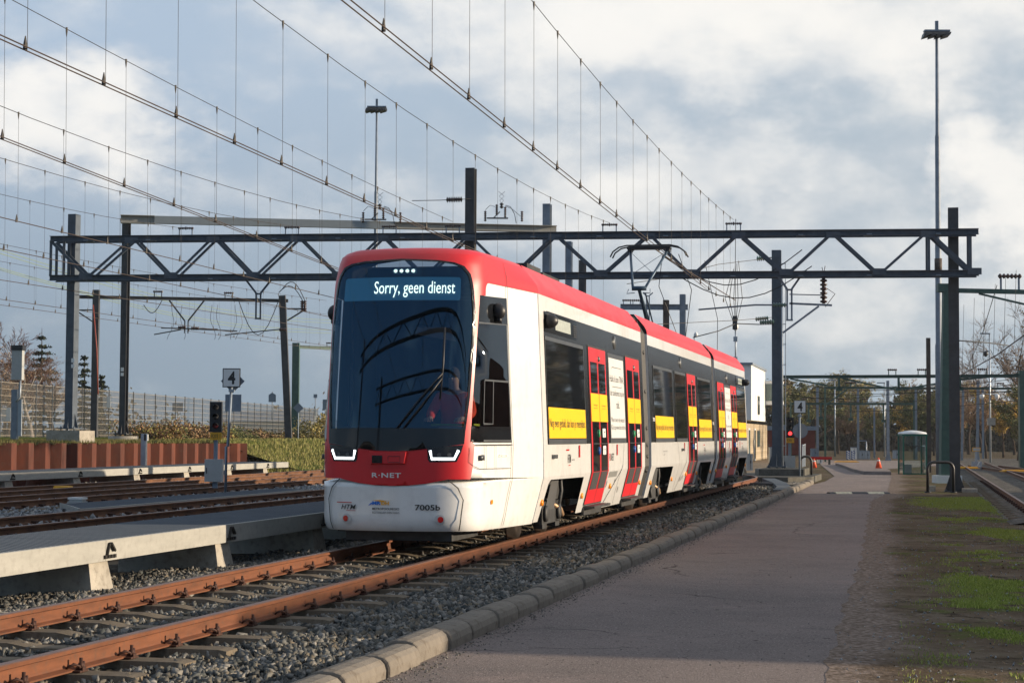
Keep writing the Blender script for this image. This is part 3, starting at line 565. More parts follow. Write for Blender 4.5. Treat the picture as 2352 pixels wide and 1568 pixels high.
def glassmat(name, tint, refl, fac):
    m = bpy.data.materials.new(name); m.use_nodes = True; t = m.node_tree; t.nodes.clear(); tr = t.nodes.new('ShaderNodeBsdfTransparent'); tr.inputs[0].default_value = (*tint, 1)
    gl = t.nodes.new('ShaderNodeBsdfGlossy'); gl.inputs['Color'].default_value = (*refl, 1); gl.inputs['Roughness'].default_value = .012
    lw = t.nodes.new('ShaderNodeFresnel'); lw.inputs[0].default_value = 1.5; ma = t.nodes.new('ShaderNodeMath'); ma.operation = 'MULTIPLY_ADD'; ma.inputs[1].default_value = .8; ma.inputs[2].default_value = fac; t.links.new(lw.outputs[0], ma.inputs[0])
    mx = t.nodes.new('ShaderNodeMixShader'); t.links.new(ma.outputs[0], mx.inputs[0]); t.links.new(tr.outputs[0], mx.inputs[1]); t.links.new(gl.outputs[0], mx.inputs[2]); o = t.nodes.new('ShaderNodeOutputMaterial'); t.links.new(mx.outputs[0], o.inputs[0]); return m
P_WS = glassmat('windscreen_glass', (.50, .55, .60), (.13, .25, .37), .22); P_CG = glassmat('cab_side_glass', (.50, .53, .54), (.9, .95, 1.), .06)
TR = thing('tram', 'red and white three-section tram with black windows standing on the near track', 'tram', T(QC, SC, 0), -TH)
def mir(pts): return list(pts) + [(-a, z) for a, z in reversed(pts) if a > 1e-6]
def shell():
    """white nose shell with openings for the glass, red areas wrapped over it"""
    ws = mir([(0, 3.455), (.5, 3.435), (.70, 3.41), (.82, 3.37), (.90, 3.28), (.945, 3.1), (.98, 2.85), (.985, 2.6), (.955, 2.2), (.925, 1.8), (.87, 1.42), (.4, 1.43)])
    ws = [p for i, p in enumerate(ws)]
    cw = [(1.06, 3.03), (.97, 1.76), (.94, 1.28), (2.09, 1.28), (1.97, 2.72), (1.93, 3.05)]; cwl = [(-a, z) for a, z in cw][::-1]
    out = mir([(0, .235), (AM, .235), (AM, .83), (AM, 1.25), (AM, 3.52), (0, 3.52)])
    b = MB(); wrap(b, out, nose, -.008, [ws, cw, cwl], .06, zl=(.83,)); n = 50
    A = [AM * (2 * k / n - 1) for k in range(n + 1)]; rings = [[nose(a, 3.52) for a in A]]
    for ins, z in ((.05, 3.565), (.14, 3.60), (.34, 3.625)): rings.append([(p[0] * (1 - ins / 1.1), p[1] * (1 - ins / 2.2) + 0 * ins, z) for p in rings[0]])
    b.cm = 1; o = len(b.v)
    for r in rings: b.v += r
    for j in range(3):
        for i in range(n): b.f.append((o + j*(n+1) + i, o + j*(n+1) + i + 1, o + (j+1)*(n+1) + i + 1, o + (j+1)*(n+1) + i)); b.m.append(1); b.sm.append(True)
    c = len(b.v); b.v.append((0, -.6, 3.635)); k0 = o + 3 * (n + 1)
    for i in range(n): b.f.append((k0 + i, k0 + i + 1, c)); b.m.append(1); b.sm.append(True)
    return b, ws, cw, cwl
def build_nose(detail):
    b, ws, cw, cwl = shell(); L = []
    L.append(b.build('cab_shell', [P_WHITE, P_RED], TR))
    wm = mir([(0, 1.175), (.2, 1.18), (.42, 1.205), (.60, 1.23), (.855, 1.26), (.865, 1.34), (.87, 1.425), (.925, 1.8), (.955, 2.2), (.985, 2.6), (.98, 2.85), (.945, 3.1), (.90, 3.28), (.82, 3.37), (.70, 3.41), (.5, 3.435), (0, 3.455)])
    red = mir([(0, .77), (.2, .777), (.41, .80), (.66, .85), (.95, .85), (.99, 1.02), (1.01, 1.26), (.945, 1.30), (.972, 1.76), (1.063, 3.035), (1.2, 3.035), (1.2, 3.12), (1.215, 3.16), (1.25, 3.19), (1.32, 3.2), (AM, 3.19), (AM, 3.519), (0, 3.519)])
    m = MB(); wrap(m, red, nose, .004, [wm], .05); L.append(m.build('red_front', P_RED, TR))
    lm = mir([(0, 1.175), (.2, 1.18), (.42, 1.205), (.60, 1.23), (.852, 1.26), (.868, 1.425), (0, 1.435)])
    m = MB(); wrap(m, lm, nose, .012, (), .08); L.append(m.build('front_mask', P_BLK, TR))
    m = MB(); wrap(m, ws, nose, .001, (), .07); L.append(m.build('windscreen', P_WS, TR))
    inner = [(a * .962, 1.435 + (z - 1.42) * .982) for a, z in ws]
    fr = MB(); wrap(fr, ws, nose, .010, [inner], .035); fr.build('windscreen_border', P_BLK, L[-1])
    for sg in (1, -1):
        fm = (lambda a, z, off=0., sg=sg: nose(sg * a, z, off)); fl = sg < 0
        m = MB(); wrap(m, cw, fm, .002, (), .3, flip=fl); g = m.build('cab_side_window', P_CG, TR); L.append(g)
        m = MB(); wrap(m, [(.94, 1.28), (2.09, 1.28), (2.07, 1.47), (.952, 1.47)], fm, .005, (), .2, flip=fl); m.build('black_panel', P_BLK, g); m = MB(); wrap(m, [(1.04, 2.71), (1.97, 2.72), (1.93, 3.05), (1.06, 3.03)], fm, .005, (), .2, flip=fl)
        m.build('black_panel', P_BLK, g)
        m = MB()
        for q_ in ([(1.05, 2.70), (1.96, 2.72), (2.07, 1.30)], [(.96, 1.30), (2.07, 1.30)], [(1.22, 2.02), (2.0, 2.02)], [(1.22, 2.02), (1.2, 1.50)], [(1.5, 2.02), (1.49, 1.5), (1.2, 1.5)]): wrap(m, ribbon(q_, .022), fm, .008, (), .3, flip=fl)
        m.build('window_frame', P_FRM, g)
        m = MB(); m.cs = True; c = Vector(fm(1.55, 2.86, .0)); n_ = (Vector(fm(1.55, 2.86, .1)) - c).normalized()
        m.lathe(c, c + n_ * .13, [(0, .07), (.25, .078), (.55, .074), (.8, .055), (.95, .03), (1, .005)], 14)
        for i_ in range(len(m.v)): v_ = m.v[i_]; m.v[i_] = (v_[0], v_[1], c.z + (v_[2] - c.z) * 1.35)
        ob = m.build('mirror_camera', BLACK, TR); L.append(ob)
        m = MB(); ctr = fm(1.55, 2.86, .0); m.cs = True; m.lathe(Vector(fm(1.56, 2.76, -.01)), Vector(fm(1.56, 2.76, .08)), [(0, .03), (.9, .035), (1, .02)], 10); m.build('camera_arm', BLACK, ob)
        hl = [(.42, 1.205), (.60, 1.23), (.845, 1.252), (.82, 1.17), (.765, 1.055), (.45, 1.05), (.43, 1.08)]
        m = MB(); wrap(m, hl, fm, .008, (), .08, flip=fl); ho = m.build('headlight', P_BLK, TR); L.append(ho)
        m = MB(); wrap(m, ribbon([(.457, 1.185), (.475, 1.088), (.735, 1.088), (.785, 1.19)], .031), fm, .014, (), .08, flip=fl); m.build('light_strip', P_HL, ho)
        for aa in (.56, .68):
            m = MB(); wrap(m, circ(aa, 1.135, .024), fm, .012, (), .1, flip=fl); m.build('lamp_lens', P_FRM, ho)
        m = MB(); wrap(m, circ(.57, .38, .062), fm, .004, (), .1, flip=fl); ro = m.build('tail_light', P_GREY, TR); L.append(ro)
        m = MB(); wrap(m, circ(.58, .385, .034), fm, .012, (), .1, flip=fl); m.build('red_lens', P_REDL, ro)
        m = MB()
        for q_ in ([(AM * 0 + 2.03, 3.5), (1.93, 3.2), (1.97, 2.73), (2.115, 1.26), (2.09, .84), (1.9, .27)], [(.66, .85), (.78, .75), (.845, .61), (.82, .44), (.80, .26)], [(1.01, 1.25), (2.09, 1.25)]): wrap(m, ribbon(q_, .014), fm, .012, (), .05, flip=fl)
        for q_ in ([(1.58, 1.24), (1.58, .97)], [(1.28, 1.24), (1.29, .97)], [(.93, 1.22), (.92, 1.05), (1.0, 1.0), (1.1, .97), (2.04, .965), (2.03, 1.24)]): wrap(m, ribbon(q_, .007), fm, .011, (), .05, flip=fl)
        L.append(m.build('panel_seam', P_SEAM, TR))
        m = MB(); m.cs = True; wrap(m, rrect(1.10, 1.075, 1.21, 1.135, .028), fm, .016, (), .1, flip=fl); m.ext(fm(1.155, 1.1, 0), fm(1.155, 1.1, .02), [(-.05, -.03), (.05, -.03), (.05, .03), (-.05, .03)]); L.append(m.build('door_handle', P_FRM, TR))
        m = MB(); wrap(m, circ(1.49, .57, .03), fm, .006, (), .1, flip=fl); L.append(m.build('reflector', P_AMB, TR))
    m = MB(); bx = [(-.28, 1.175), (.20, 1.178), (.17, 1.02), (-.26, 1.015)]
    m.v += [nose(a, z, .004) for a, z in bx] + [nose(a, z, .05) for a, z in [(-.26, 1.165), (.18, 1.168), (.155, 1.035), (-.245, 1.03)]]
    for f in ((0, 4, 5, 1), (1, 5, 6, 2), (2, 6, 7, 3), (3, 7, 4, 0), (4, 7, 6, 5)): m.f.append(f); m.m.append(0); m.sm.append(False)
    cp = m.build('coupler_cover', P_RED, TR); L.append(cp)
    m = MB(); wrap(m, [(-.225, 1.125), (-.10, 1.125), (-.10, 1.035), (-.225, 1.035)], nose, .054, (), .3, flip=False); m.build('socket', P_BLK, cp)
    m = MB(); wrap(m, ribbon([(-.03, 1.115), (.11, 1.115), (.11, 1.045), (-.03, 1.045), (-.03, 1.115)], .007), nose, .054, (), .3); m.build('flap_line', P_SEAM, cp)
    m = MB(); m.box((0, -1.45, .17), (1.3, 1.3, .10)); m.box((0, -1.1, .25), (1.5, 2.0, .06)); L.append(m.build('underrun_guard', P_BOG, TR))
    if not detail: return L
    # destination display, writing, wipers
    m = MB(); wrap(m, rrect(-.80, 2.965, .78, 3.245, .03), nose, -.035, (), .1); dp = m.build('destination_display', P_DISP, TR)
    m = MB(); text(m, 'Sorry, geen dienst', -.33, 2.995, .70, 3.19, nose, -.012, space=1.0); m.build('lettering', P_LED, dp)
    m = MB(); wrap(m, rrect(-.11, 3.285, .21, 3.345, .028), nose, -.03, [rrect(-.104, 3.29, .204, 3.34, .024)], .1); m.build('line_number_ring', P_DISP, dp)
    m = MB()
    for k in range(4):
        c = (-.065 + k * .077, 3.315)
        for r_ in range(4):
            a = math.pi * r_ / 4 + .0; wrap(m, ribbon([(c[0] - .027 * math.cos(a), c[1] - .024 * math.sin(a)), (c[0] + .027 * math.cos(a), c[1] + .024 * math.sin(a))], .008), nose, -.012 - .0015 * r_, (), .3)
    m.build('line_stars', P_LED, dp)
    lt = []
    def wr(name, mt, fn): mm = MB(); fn(mm); return mm.build(name, mt, TR)
    wr('network_lettering', P_STICK, lambda m: text(m, 'R·NET', -.24, .866, .115, .922, nose, .008, bold=.02, space=1.1))
    wr('operator_lettering', P_INK, lambda m: text(m, 'HTM', -.64, .492, -.44, .548, nose, .012, bold=.012, shear=.3))
    wr('operator_lines', P_REDL, lambda m: (wrap(m, ribbon([(-.71, .572), (-.50, .570)], .009), nose, .005, (), .1), wrap(m, ribbon([(-.575, .478), (-.45, .476)], .005), nose, .005, (), .1)))
    wr('region_lettering', P_INK, lambda m: (text(m, 'METROPOOLREGIO', -.235, .490, .095, .516, nose, .009, bold=.02), text(m, 'ROTTERDAM DEN HAAG', -.235, .446, .095, .470, nose, .005)))
    wr('region_logo', mat('logo_blue', (.01, .16, .62), .4), lambda m: (text(m, 'MR', -.235, .548, -.13, .590, nose, .005, bold=.05), wrap(m, [(-.29, .535), (-.23, .562), (-.10, .548), (-.17, .556), (-.25, .575)], nose, .004, (), .1)))
    wr('region_logo', mat('logo_orange', (.85, .40, .03), .4), lambda m: (text(m, 'DH', -.125, .548, -.03, .590, nose, .005, bold=.05), wrap(m, [(-.235, .600), (-.13, .582), (.02, .608), (-.06, .596), (-.14, .606)], nose, .004, (), .1)))
    wr('fleet_number', P_INK, lambda m: text(m, '7005b', .28, .490, .575, .556, nose, .005, bold=.018))
    wr('maker_lettering', P_STICK, lambda m: text(m, 'STADLER', 1.70, 1.105, 1.97, 1.135, nose, .014, bold=.02))
    m = MB(); m.tube([nose(.59, 2.62, .045), nose(.585, 2.2, .05), nose(.56, 1.78, .045)], .012, 6); wp = m.build('wiper', BLACK, TR)
    m = MB(); m.tube([nose(.06, 1.44, .03), nose(.30, 1.75, .05), nose(.58, 2.08, .055)], .009, 6); m.tube([nose(.14, 1.44, .03), nose(.36, 1.72, .05), nose(.575, 2.02, .055)], .009, 6); m.build('wiper_arm', BLACK, wp)
    # cab interior
    m = MB(); m.box((0, -.25, 1.75), (2.3, .06, 2.8)); m.box((0, -1.1, .95), (1.9, 1.8, .08)); m.box((0, -.30, 3.3), (1.9, .05, .42)); m.box((0, -.95, 3.18), (1.3, 1.2, .04)); m.box((-.84, -.8, 2.2), (.03, 1.0, 1.7)); cb = m.build('cab_wall', P_CAB, TR)
    m = MB(); m.poly([(-.80, -2.0), (-.5, -2.18), (0, -2.22), (.5, -2.18), (.80, -2.0), (.86, -1.62), (-.86, -1.62)], 1.30, 1.47); m.build('dashboard', P_CAB, TR)
    m = MB(); m.add([nose(.22, 2.66, -.12), nose(.66, 2.66, -.12), nose(.76, 2.49, -.12), nose(.22, 2.57, -.12)], [(3, 2, 1, 0), (0, 1, 2, 3)]); m.build('sun_blind', P_BEI, TR)
    m = MB(); m.box((.44, -.9, 1.55), (.5, .14, .9)); m.box((.44, -1.15, 1.25), (.5, .5, .14)); m.box((.44, -.9, 2.1), (.28, .1, .22)); m.build('driver_seat', BLACK, TR)
    m = MB(); m.poly([(.35, -1.95), (.86, -1.9), (.86, -1.6), (.35, -1.7)], 1.475, 1.50); m.build('dash_jacket', mat('hi_vis_cloth', (.55, .62, .05), .8), TR)
    return L
build_nose(True)
before = set(bpy.data.objects)
# rear cab: the same shell turned round
def rear():
    b, ws, cw, cwl = shell(); ob = b.build('cab_shell', [P_WHITE, P_RED], TR); ob.rotation_euler.z = math.pi; ob.location = (0, 28.75, 0)
    m = MB(); wrap(m, ws, nose, .001, (), .1); o2 = m.build('windscreen', P_BLK, TR); o2.rotation_euler.z = math.pi; o2.location = (0, 28.75, 0)
    m = MB(); wrap(m, cw, nose, .001, (), .3); wrap(m, cwl, nose, .001, (), .3); o3 = m.build('cab_side_window', P_BLK, TR); o3.rotation_euler.z = math.pi; o3.location = (0, 28.75, 0)
rear()
ZL = (.83, 1.25, 3.22)
def body(y0, y1, bog, roofsteps):
    m = MB()
    for sd, fm in ((1, sideR), (-1, sideL)):
        out = [(y0, .25)]
        for a, b_ in bog: out += [(a + .02, .25), (a + .12, .74), (a + .22, .79), (b_ - .04, .775), (b_, .25)]
        out += [(y1, .25), (y1, 3.2), (y0, 3.2)]; wrap(m, out, fm, 0., (), 9, ZL, smooth=False, flip=sd < 0)
    for y in (y0, y1):
        pr = [(hw(z), z) for z in (.25, .83, 1.25, 3.2)]; pr = pr + [(-x, z) for x, z in reversed(pr)]
        m.add([(x, y, z) for x, z in pr], [tuple(range(8))[::(1 if y == y0 else -1)]])
    m.build('body_shell', P_WHITE, TR)
    m = MB(); m.box((0, (y0 + y1) / 2, .62), (2.0, y1 - y0 - .1, .3)); m.build('underframe', P_BOG, TR)
    ys = [y0] + roofsteps + [y1]
    for a, b_ in zip(ys[:-1], ys[1:]):              # glossy red roof fairing panels, slightly buckled
        m = MB(); nz = 5; ny = max(3, int((b_ - a) / .12))
        for sd in (-1, 1):
            m = MB(); o = 0
            for j in range(ny + 1):
                for i in range(nz + 1):
                    z = 3.19 + .37 * i / nz; y = a + .004 + (b_ - a - .008) * j / ny
                    e = math.sin(math.pi * i / nz) * math.sin(math.pi * j / ny); x = hw(min(z, 3.56)) + .004 + e * (.010 * math.sin(y * 4.1 + z * 9) + .006 * math.sin(y * 9.3 - z * 14)) * (1 if roofsteps_b else .25)
                    m.v.append((sd * x, y, z))
            for j in range(ny):
                for i in range(nz):
                    f = (o + j*(nz+1) + i, o + (j+1)*(nz+1) + i, o + (j+1)*(nz+1) + i + 1, o + j*(nz+1) + i + 1); m.f.append(f if sd > 0 else f[::-1]); m.m.append(0); m.sm.append(True)
            m.build('roof_fairing', P_RED, TR)
    for y in (y0 + .012, y1 - .012):
        m = MB(); pr = [(hw(z) - .004, z) for z in (3.19, 3.3, 3.4, 3.5, 3.56)]; pr += [(-x, z) for x, z in reversed(pr)]; m.add([(x, y, z) for x, z in pr], [tuple(range(10)), tuple(reversed(range(10)))]); m.build('fairing_end', P_RUB, TR)
    m = MB(); m.box((0, (y0 + y1) / 2, 3.45), (2.02, y1 - y0 - .04, .1)); m.build('roof_deck', P_ROOF, TR)
def band(y0, y1, z0=1.25, z1=3.0):
    m = MB()
    for sd, fm in ((1, sideR), (-1, sideL)): wrap(m, [(y0, z0), (y1, z0), (y1, z1), (y0, z1)], fm, .004, (), 9, ZL, smooth=False, flip=sd < 0)
    m.build('window_band', P_BAND, TR)
def rect(m, y0, z0, y1, z1, off, fm=sideR, flip=False): wrap(m, [(y0, z0), (y1, z0), (y1, z1), (y0, z1)], fm, off, (), 9, ZL, smooth=False, flip=flip)
def window(y0, y1, z0=1.25, z1=2.66, note=False, textz=(1.47, 1.60), mir_=False, mull=None):
    m = MB(); rect(m, y0, z0, y1, z1, .008, sideL, True); m.build('window', P_GLS, TR)
    m = MB(); rect(m, y0, z0, y1, z1, .008); w = m.build('window', P_GLS, TR)
    m = MB(); t = .028
    for a in ((y0, z1 - .05, y1, z1), (y0, z0, y0 + t * .7, z1), (y1 - t * .7, z0, y1, z1), (y0, z0, y1, z0 + .07)): rect(m, *a, .013)
    if mull: rect(m, mull, z0, mull + .10, z1, .011)
    m.build('window_frame', P_FRM, w)
    if note:
        m = MB(); rect(m, y0 + .05, z0 + .08, y1 - .05, 1.735, .016); m.build('notice', P_YEL, w)
        m = MB(); text(m, 'Nog even geduld, dan kun je meerijden.', y0 + .09, 1.44, y1 - .10, 1.59, sideR, .019, bold=-.004, space=.95); m.build('notice_lettering', P_INK, w)
def door(y0, y1):
    yc = (y0 + y1) / 2; m = MB(); rect(m, y0, .36, y1, 2.67, .014, sideL, True); m.build('door', P_RED, TR)
    m = MB(); rect(m, y0, .36, y1, 2.67, .014); d = m.build('door', P_RED, TR); m = MB(); wrap(m, [(y0 - .03, .34), (y1 + .03, .34), (y1 + .03, 2.70), (y0 - .03, 2.70)], sideR, .010, [[(y0 + .005, .365), (y1 - .005, .365), (y1 - .005, 2.665), (y0 + .005, 2.665)]], 9, ZL, smooth=False); m.build('rubber_edge', P_SEAM, d)
    for a, b_ in ((y0 + .10, yc - .07), (yc + .07, y1 - .10)):
        m = MB(); rect(m, a, 2.0, b_, 2.46, .018); m.build('upper_glass', P_GLS, d); m = MB(); rect(m, a, .835, b_, 1.575, .018); m.build('lower_glass', P_GLS, d)
        m = MB(); rect(m, a, .57, b_, .83, .019); m.build('lower_grille', P_MESH, d)
        m = MB(); rect(m, a - .085 if a < yc - .1 else a - .06, 1.575, b_ + .06 if b_ < yc else b_ + .085, 1.99, .021); m.build('notice', P_YEL, d); a += .13
        m = MB(); text(m, 'Niet instappen!', a, 1.80, a + .34, 1.835, sideR, .024); text(m, 'Nog geen passagiers', a, 1.765, a + .34, 1.785, sideR, .024); m.build('notice_lettering', P_INK, d)
    m = MB(); rect(m, yc - .008, .37, yc + .008, 2.66, .024); rect(m, yc + .03, 1.24, y1 - .1, 1.255, .024); rect(m, y0 + .1, 1.24, yc - .06, 1.255, .024); m.build('centre_seal', P_SEAM, d)
    for z, mt in ((1.40, P_GRN), (1.20 - .06, P_BLUE)):
        m = MB(); m.lathe((hw(z) + .01, yc - .12, z), (hw(z) + .035, yc - .12, z), [(0, .06), (.8, .06), (1, .045)], 14); m.build('door_button', mt, d)
        m = MB(); wrap(m, rrect(yc + .17, z - .06, yc + .44, z + .075, .02), sideR, .026, (), 9); m.build('sticker', P_STICK, d)
        m = MB(); m.lathe((hw(z) + .036, yc + .0 + .30, z + .02), (hw(z) + .03, yc + .30, z + .02), [(0, .012), (1, .012)], 8); wrap(m, ribbon([(yc + .30, z), (yc + .30, z - .04), (yc + .34, z - .045)], .012), sideR, .029, (), 9); m.build('pictogram', P_INK, d)
    m = MB(); m.lathe((hw(2.52), yc + .1, 2.52), (hw(2.52) + .04, yc + .1, 2.52), [(0, .05), (.7, .04), (1, .01)], 10); m.build('door_lamp', P_FRM, d)
    m = MB(); m.poly([(hw(.33) - .05, y0 + .02), (hw(.33) + .17, y0 + .02), (hw(.33) + .17, y1 - .02), (hw(.33) - .05, y1 - .02)], .30, .335); m.poly([(hw(.33) - .05, y0 - .02), (hw(.33) + .02, y0 - .02), (hw(.33) + .02, y1), (hw(.33) - .05, y1)], .2, .31); m.build('step', P_BOG, d)
def panel(y0, y1):
    m = MB(); rect(m, y0, 1.25, y1, 2.66, .008); w = m.build('display_window', P_FRM, TR)
    m = MB(); rect(m, y0 + .05, 1.33, y1 - .05, 2.59, .012); m.build('notice', P_GREY, w)
    m = MB()
    for s_, z, a, b_ in (('Hallo ik ben TINA,', 2.20, .10, 1.40), ('de toekomst op de', 1.97, .10, 1.40), ('rails.', 1.80, .62, .92), ('Meer over mij weten?', 1.56, .10, 1.38), ('Kijk op www.htm.nl/tina', 1.44, .08, 1.42)):
        k = (y1 - y0) / 1.5; m = MB(); text(m, s_, y0 + a * k, z, y0 + b_ * k, z + (.12 if z > 1.7 else .10), sideR, .016, bold=-.01); m.build('notice_lettering', P_INK, w)
    m = MB(); wrap(m, ribbon([(y0 + .30, 2.42), (y0 + .34, 2.45), (y1 - .34, 2.45), (y1 - .30, 2.42)], .008), sideR, .016, (), 9); m.build('notice_frame_line', P_INK, w); m = MB(); wrap(m, ribbon([(y0 + .30, 2.14), (y1 - .34, 2.14), (y1 - .30, 2.17)], .008), sideR, .016, (), 9)
    m.build('notice_frame_line', P_INK, w)
def disc(m, y, z, r, off, n=14): wrap(m, circ(y, z, r, n), sideR, off, (), 9)
def smalls(items):
    for kind, y, z in items:
        m = MB()
        if kind == 'tag': rect(m, y, z, y + .085, z + .17, .012); m.build('emergency_handle', P_REDL, TR)
        elif kind == 'amber': m.lathe((hw(z), y, z), (hw(z) + .03, y, z), [(0, .045), (.7, .045), (1, .03)], 10); m.build('reflector', P_AMB, TR)
        elif kind == 'lock': m.box((hw(z) + .02, y, z), (.05, .20, .05)); m.build('lock_cover', P_FRM, TR)
        elif kind == 'lamp': m.lathe((hw(z), y, z), (hw(z) + .03, y, z), [(0, .12), (.6, .10), (1, .03)], 16); m.build('dome_lamp', P_FRM, TR)
        elif kind == 'htm':
            text(m, 'HTM', y, z, y + .24, z + .12, sideR, .006, bold=.01, shear=.15); m.build('operator_lettering', P_INK, TR); m = MB(); text(m, 'jouw verkeer', y + .30, z + .02, y + .52, z + .06, sideR, .006); o = m.build('operator_lettering', P_INK, TR)
            m = MB(); wrap(m, ribbon([(y - .10, z + .18), (y + .12, z + .18)], .02), sideR, .006, (), 9); wrap(m, ribbon([(y + .06, z - .03), (y + .2, z - .03)], .01), sideR, .006, (), 9); m.build('red_lines', P_REDL, o)
        elif kind == 'rnet':
            text(m, 'NET', y + .12, z, y + .42, z + .11, sideR, .006, bold=.01); o = m.build('network_lettering', P_INK, TR); m = MB(); text(m, 'R', y, z, y + .09, z + .11, sideR, .006, bold=.02); m.build('red_letter', P_REDL, o)
        elif kind == 'num': text(m, '7005b' if y < 10 else '7005c', y, z, y + .30, z + .07, sideR, .012, bold=.02); m.build('fleet_number', P_STICK, TR)
        elif kind == 'fine': text(m, 'Reizigersvervoer met R-NET', y, z, y + .62, z + .03, sideR, .006); text(m, 'door HTM', y + .05, z - .06, y + .25, z - .03, sideR, .006); m.build('fine_lettering', P_INK, TR)
        elif kind == 'hatchbox': rect(m, y, z, y + .75, z + .09, .006); m.build('hatch_panel', mat('hatch_grey', (.22, .22, .21), .5), TR)
        elif kind == 'slot': wrap(m, circ(y, z, .055, 12, .35), sideR, .006, (), 9); m.build('jacking_hole', P_SEAM, TR)
def seam(pts, w=.016):
    m = MB(); wrap(m, ribbon(pts, w), sideR, .006, (), 9, ZL, smooth=False); m.build('panel_seam', P_SEAM, TR)
def header(y0, mirrored=False):
    m = MB(); a, b_ = y0, y0 + 2.35; rect(m, a, 2.72, b_, 2.985, .010); h = m.build('side_display', P_BLK, TR)
    m = MB(); ya = a + (.72 if not mirrored else .5); rect(m, ya, 2.775, ya + 1.1, 2.935, .014); m.build('display_screen', mat('lcd_grey_green', (.42, .45, .40), .3, 0, .2, 20), h)
    m = MB(); yv = b_ - .32 if not mirrored else a + .05
    for k in range(6): rect(m, yv, 2.75 + k * .03, yv + .25, 2.765 + k * .03, .016)
    m.build('vent_grille', P_SEAM, h)
    yc = a + .12 if not mirrored else b_ - .1; m = MB(); m.cs = True; m.lathe((hw(2.86), yc, 2.86), (hw(2.86) + .17, yc, 2.86), [(0, .09), (.3, .10), (.7, .085), (.95, .04), (1, .005)], 14); m.build('mirror_camera', BLACK, TR)
roofsteps_b = True
body(0, 8.9, [(.28, 2.98)], [1.3, 2.75, 4.2, 5.7, 7.2])
roofsteps_b = False
body(9.7, 20.15, [(10.15, 12.82), (17.15, 19.62)], [11.6, 13.4, 15.2, 17, 18.6])
body(20.8, 28.75, [(26.15, 28.55)], [22.4, 24, 25.6, 27.2])
m = MB()
wrap(m, [(.26, 1.25), (8.9, 1.25), (8.9, 3.0), (.5, 3.0), (.36, 2.96), (.27, 2.86)], sideR, .004, (), 9, ZL, smooth=False); rect(m, .26, 1.25, 8.9, 3.0, .004, sideL, True); m.build('window_band', P_BAND, TR)
band(9.7, 20.15); band(20.8, 28.5)
header(.30); header(26.05, True)
window(.27, 3.07, note=True); door(3.48, 4.96); panel(5.22, 6.77); door(6.98, 8.45)
window(10.22, 12.86, note=True, mull=None); window(13.25, 15.0); door(15.22, 16.68); window(17.06, 19.63, note=True); door(21.2, 22.67); panel(22.86, 24.33); door(24.34, 25.82); window(26.03, 28.45, note=True)
smalls([('tag', 2.45, 1.06), ('tag', 5.78, 1.06), ('lock', .62, 1.09), ('htm', 1.62, .99), ('rnet', 5.1, .98), ('amber', .22, .50), ('amber', 3.1, .50), ('amber', 5.45, .58), ('amber', 8.6, .56), ('lamp', 5.95, 2.85), ('slot', 5.1, .62), ('slot', 5.85, .64), ('slot', 6.35, .5),
        ('num', 9.95, 1.63), ('fine', 11.25, 1.06), ('tag', 14.4, 1.06), ('lock', 14.1, 1.09), ('htm', 18.0, .99), ('amber', 10.0, .52), ('amber', 12.95, .52), ('amber', 15.1, .58), ('amber', 17.0, .56), ('amber', 19.75, .54), ('lamp', 14.3, 2.85), ('num', 19.85, 1.63),
        ('slot', 14.5, .5), ('slot', 14.7, .52), ('slot', 14.3, .48), ('tag', 23.6, 1.06), ('rnet', 24.0 - .3, .94), ('tag', 26.4, 1.06), ('htm', 27.1, .99), ('amber', 21.0, .54), ('amber', 25.9, .56), ('amber', 28.6, .56), ('amber', 23.3, .6), ('lamp', 23.6, 2.82)])
smalls([('hatchbox', 5.15, .72)])
seam([(6.55, 1.24), (6.42, .9), (6.3, .83), (5.6, .5), (5.1, .27)]); seam([(6.25, .83), (6.18, .5), (6.2, .27)]); seam([(13.4, 1.24), (13.7, .84), (13.6, .27)]); seam([(15.1, 1.24), (14.8, .84), (13.85, .27)]); seam([(23.2, 1.24), (23.6, .84), (23.3, .27)])
seam([(0, 3.18), (0, .83), (0, .26)], .004)
for y0, y1 in ((8.9, 9.7), (20.15, 20.8)):               # gangway bellows
    m = MB(); n = 6
    for k in range(n):
        a = y0 + (y1 - y0) * k / n; b_ = y0 + (y1 - y0) * (k + .5) / n; c = y0 + (y1 - y0) * (k + 1) / n
        for ya, yb, o0, o1 in ((a, b_, -.10, -.035), (b_, c, -.035, -.10)):
            lv = [.3, .83, 1.25, 2.2, 3.2, 3.5]; o = len(m.v)
            for sd in (1, -1):
                o = len(m.v); m.v += [(sd * (hw(z) + o0), ya, z) for z in lv] + [(sd * (hw(z) + o1), yb, z) for z in lv]
                for i in range(5): f = (o + i, o + 6 + i, o + 7 + i, o + 1 + i); m.f.append(f if sd > 0 else f[::-1]); m.m.append(0); m.sm.append(False)
    m.box((0, (y0 + y1) / 2, 3.46), (1.9, y1 - y0, .06)); bl = m.build('gangway_bellows', P_RUB, TR)
    m = MB()
    for z in (.75, 1.0, 1.2, 1.5, 2.15, 2.85): m.lathe((hw(z) - .05, (y0 + y1) / 2 + .1, z), (hw(z) - .015, (y0 + y1) / 2 + .1, z), [(0, .04), (.6, .04), (1, .02)], 10)
    m.build('rubber_buffer', BLACK, bl)
    m = MB(); m.box((hw(2.9) - .12, y0 + .04, 1.9), (.10, .03, 3.0)); m.build('end_frame', P_FRM, bl)
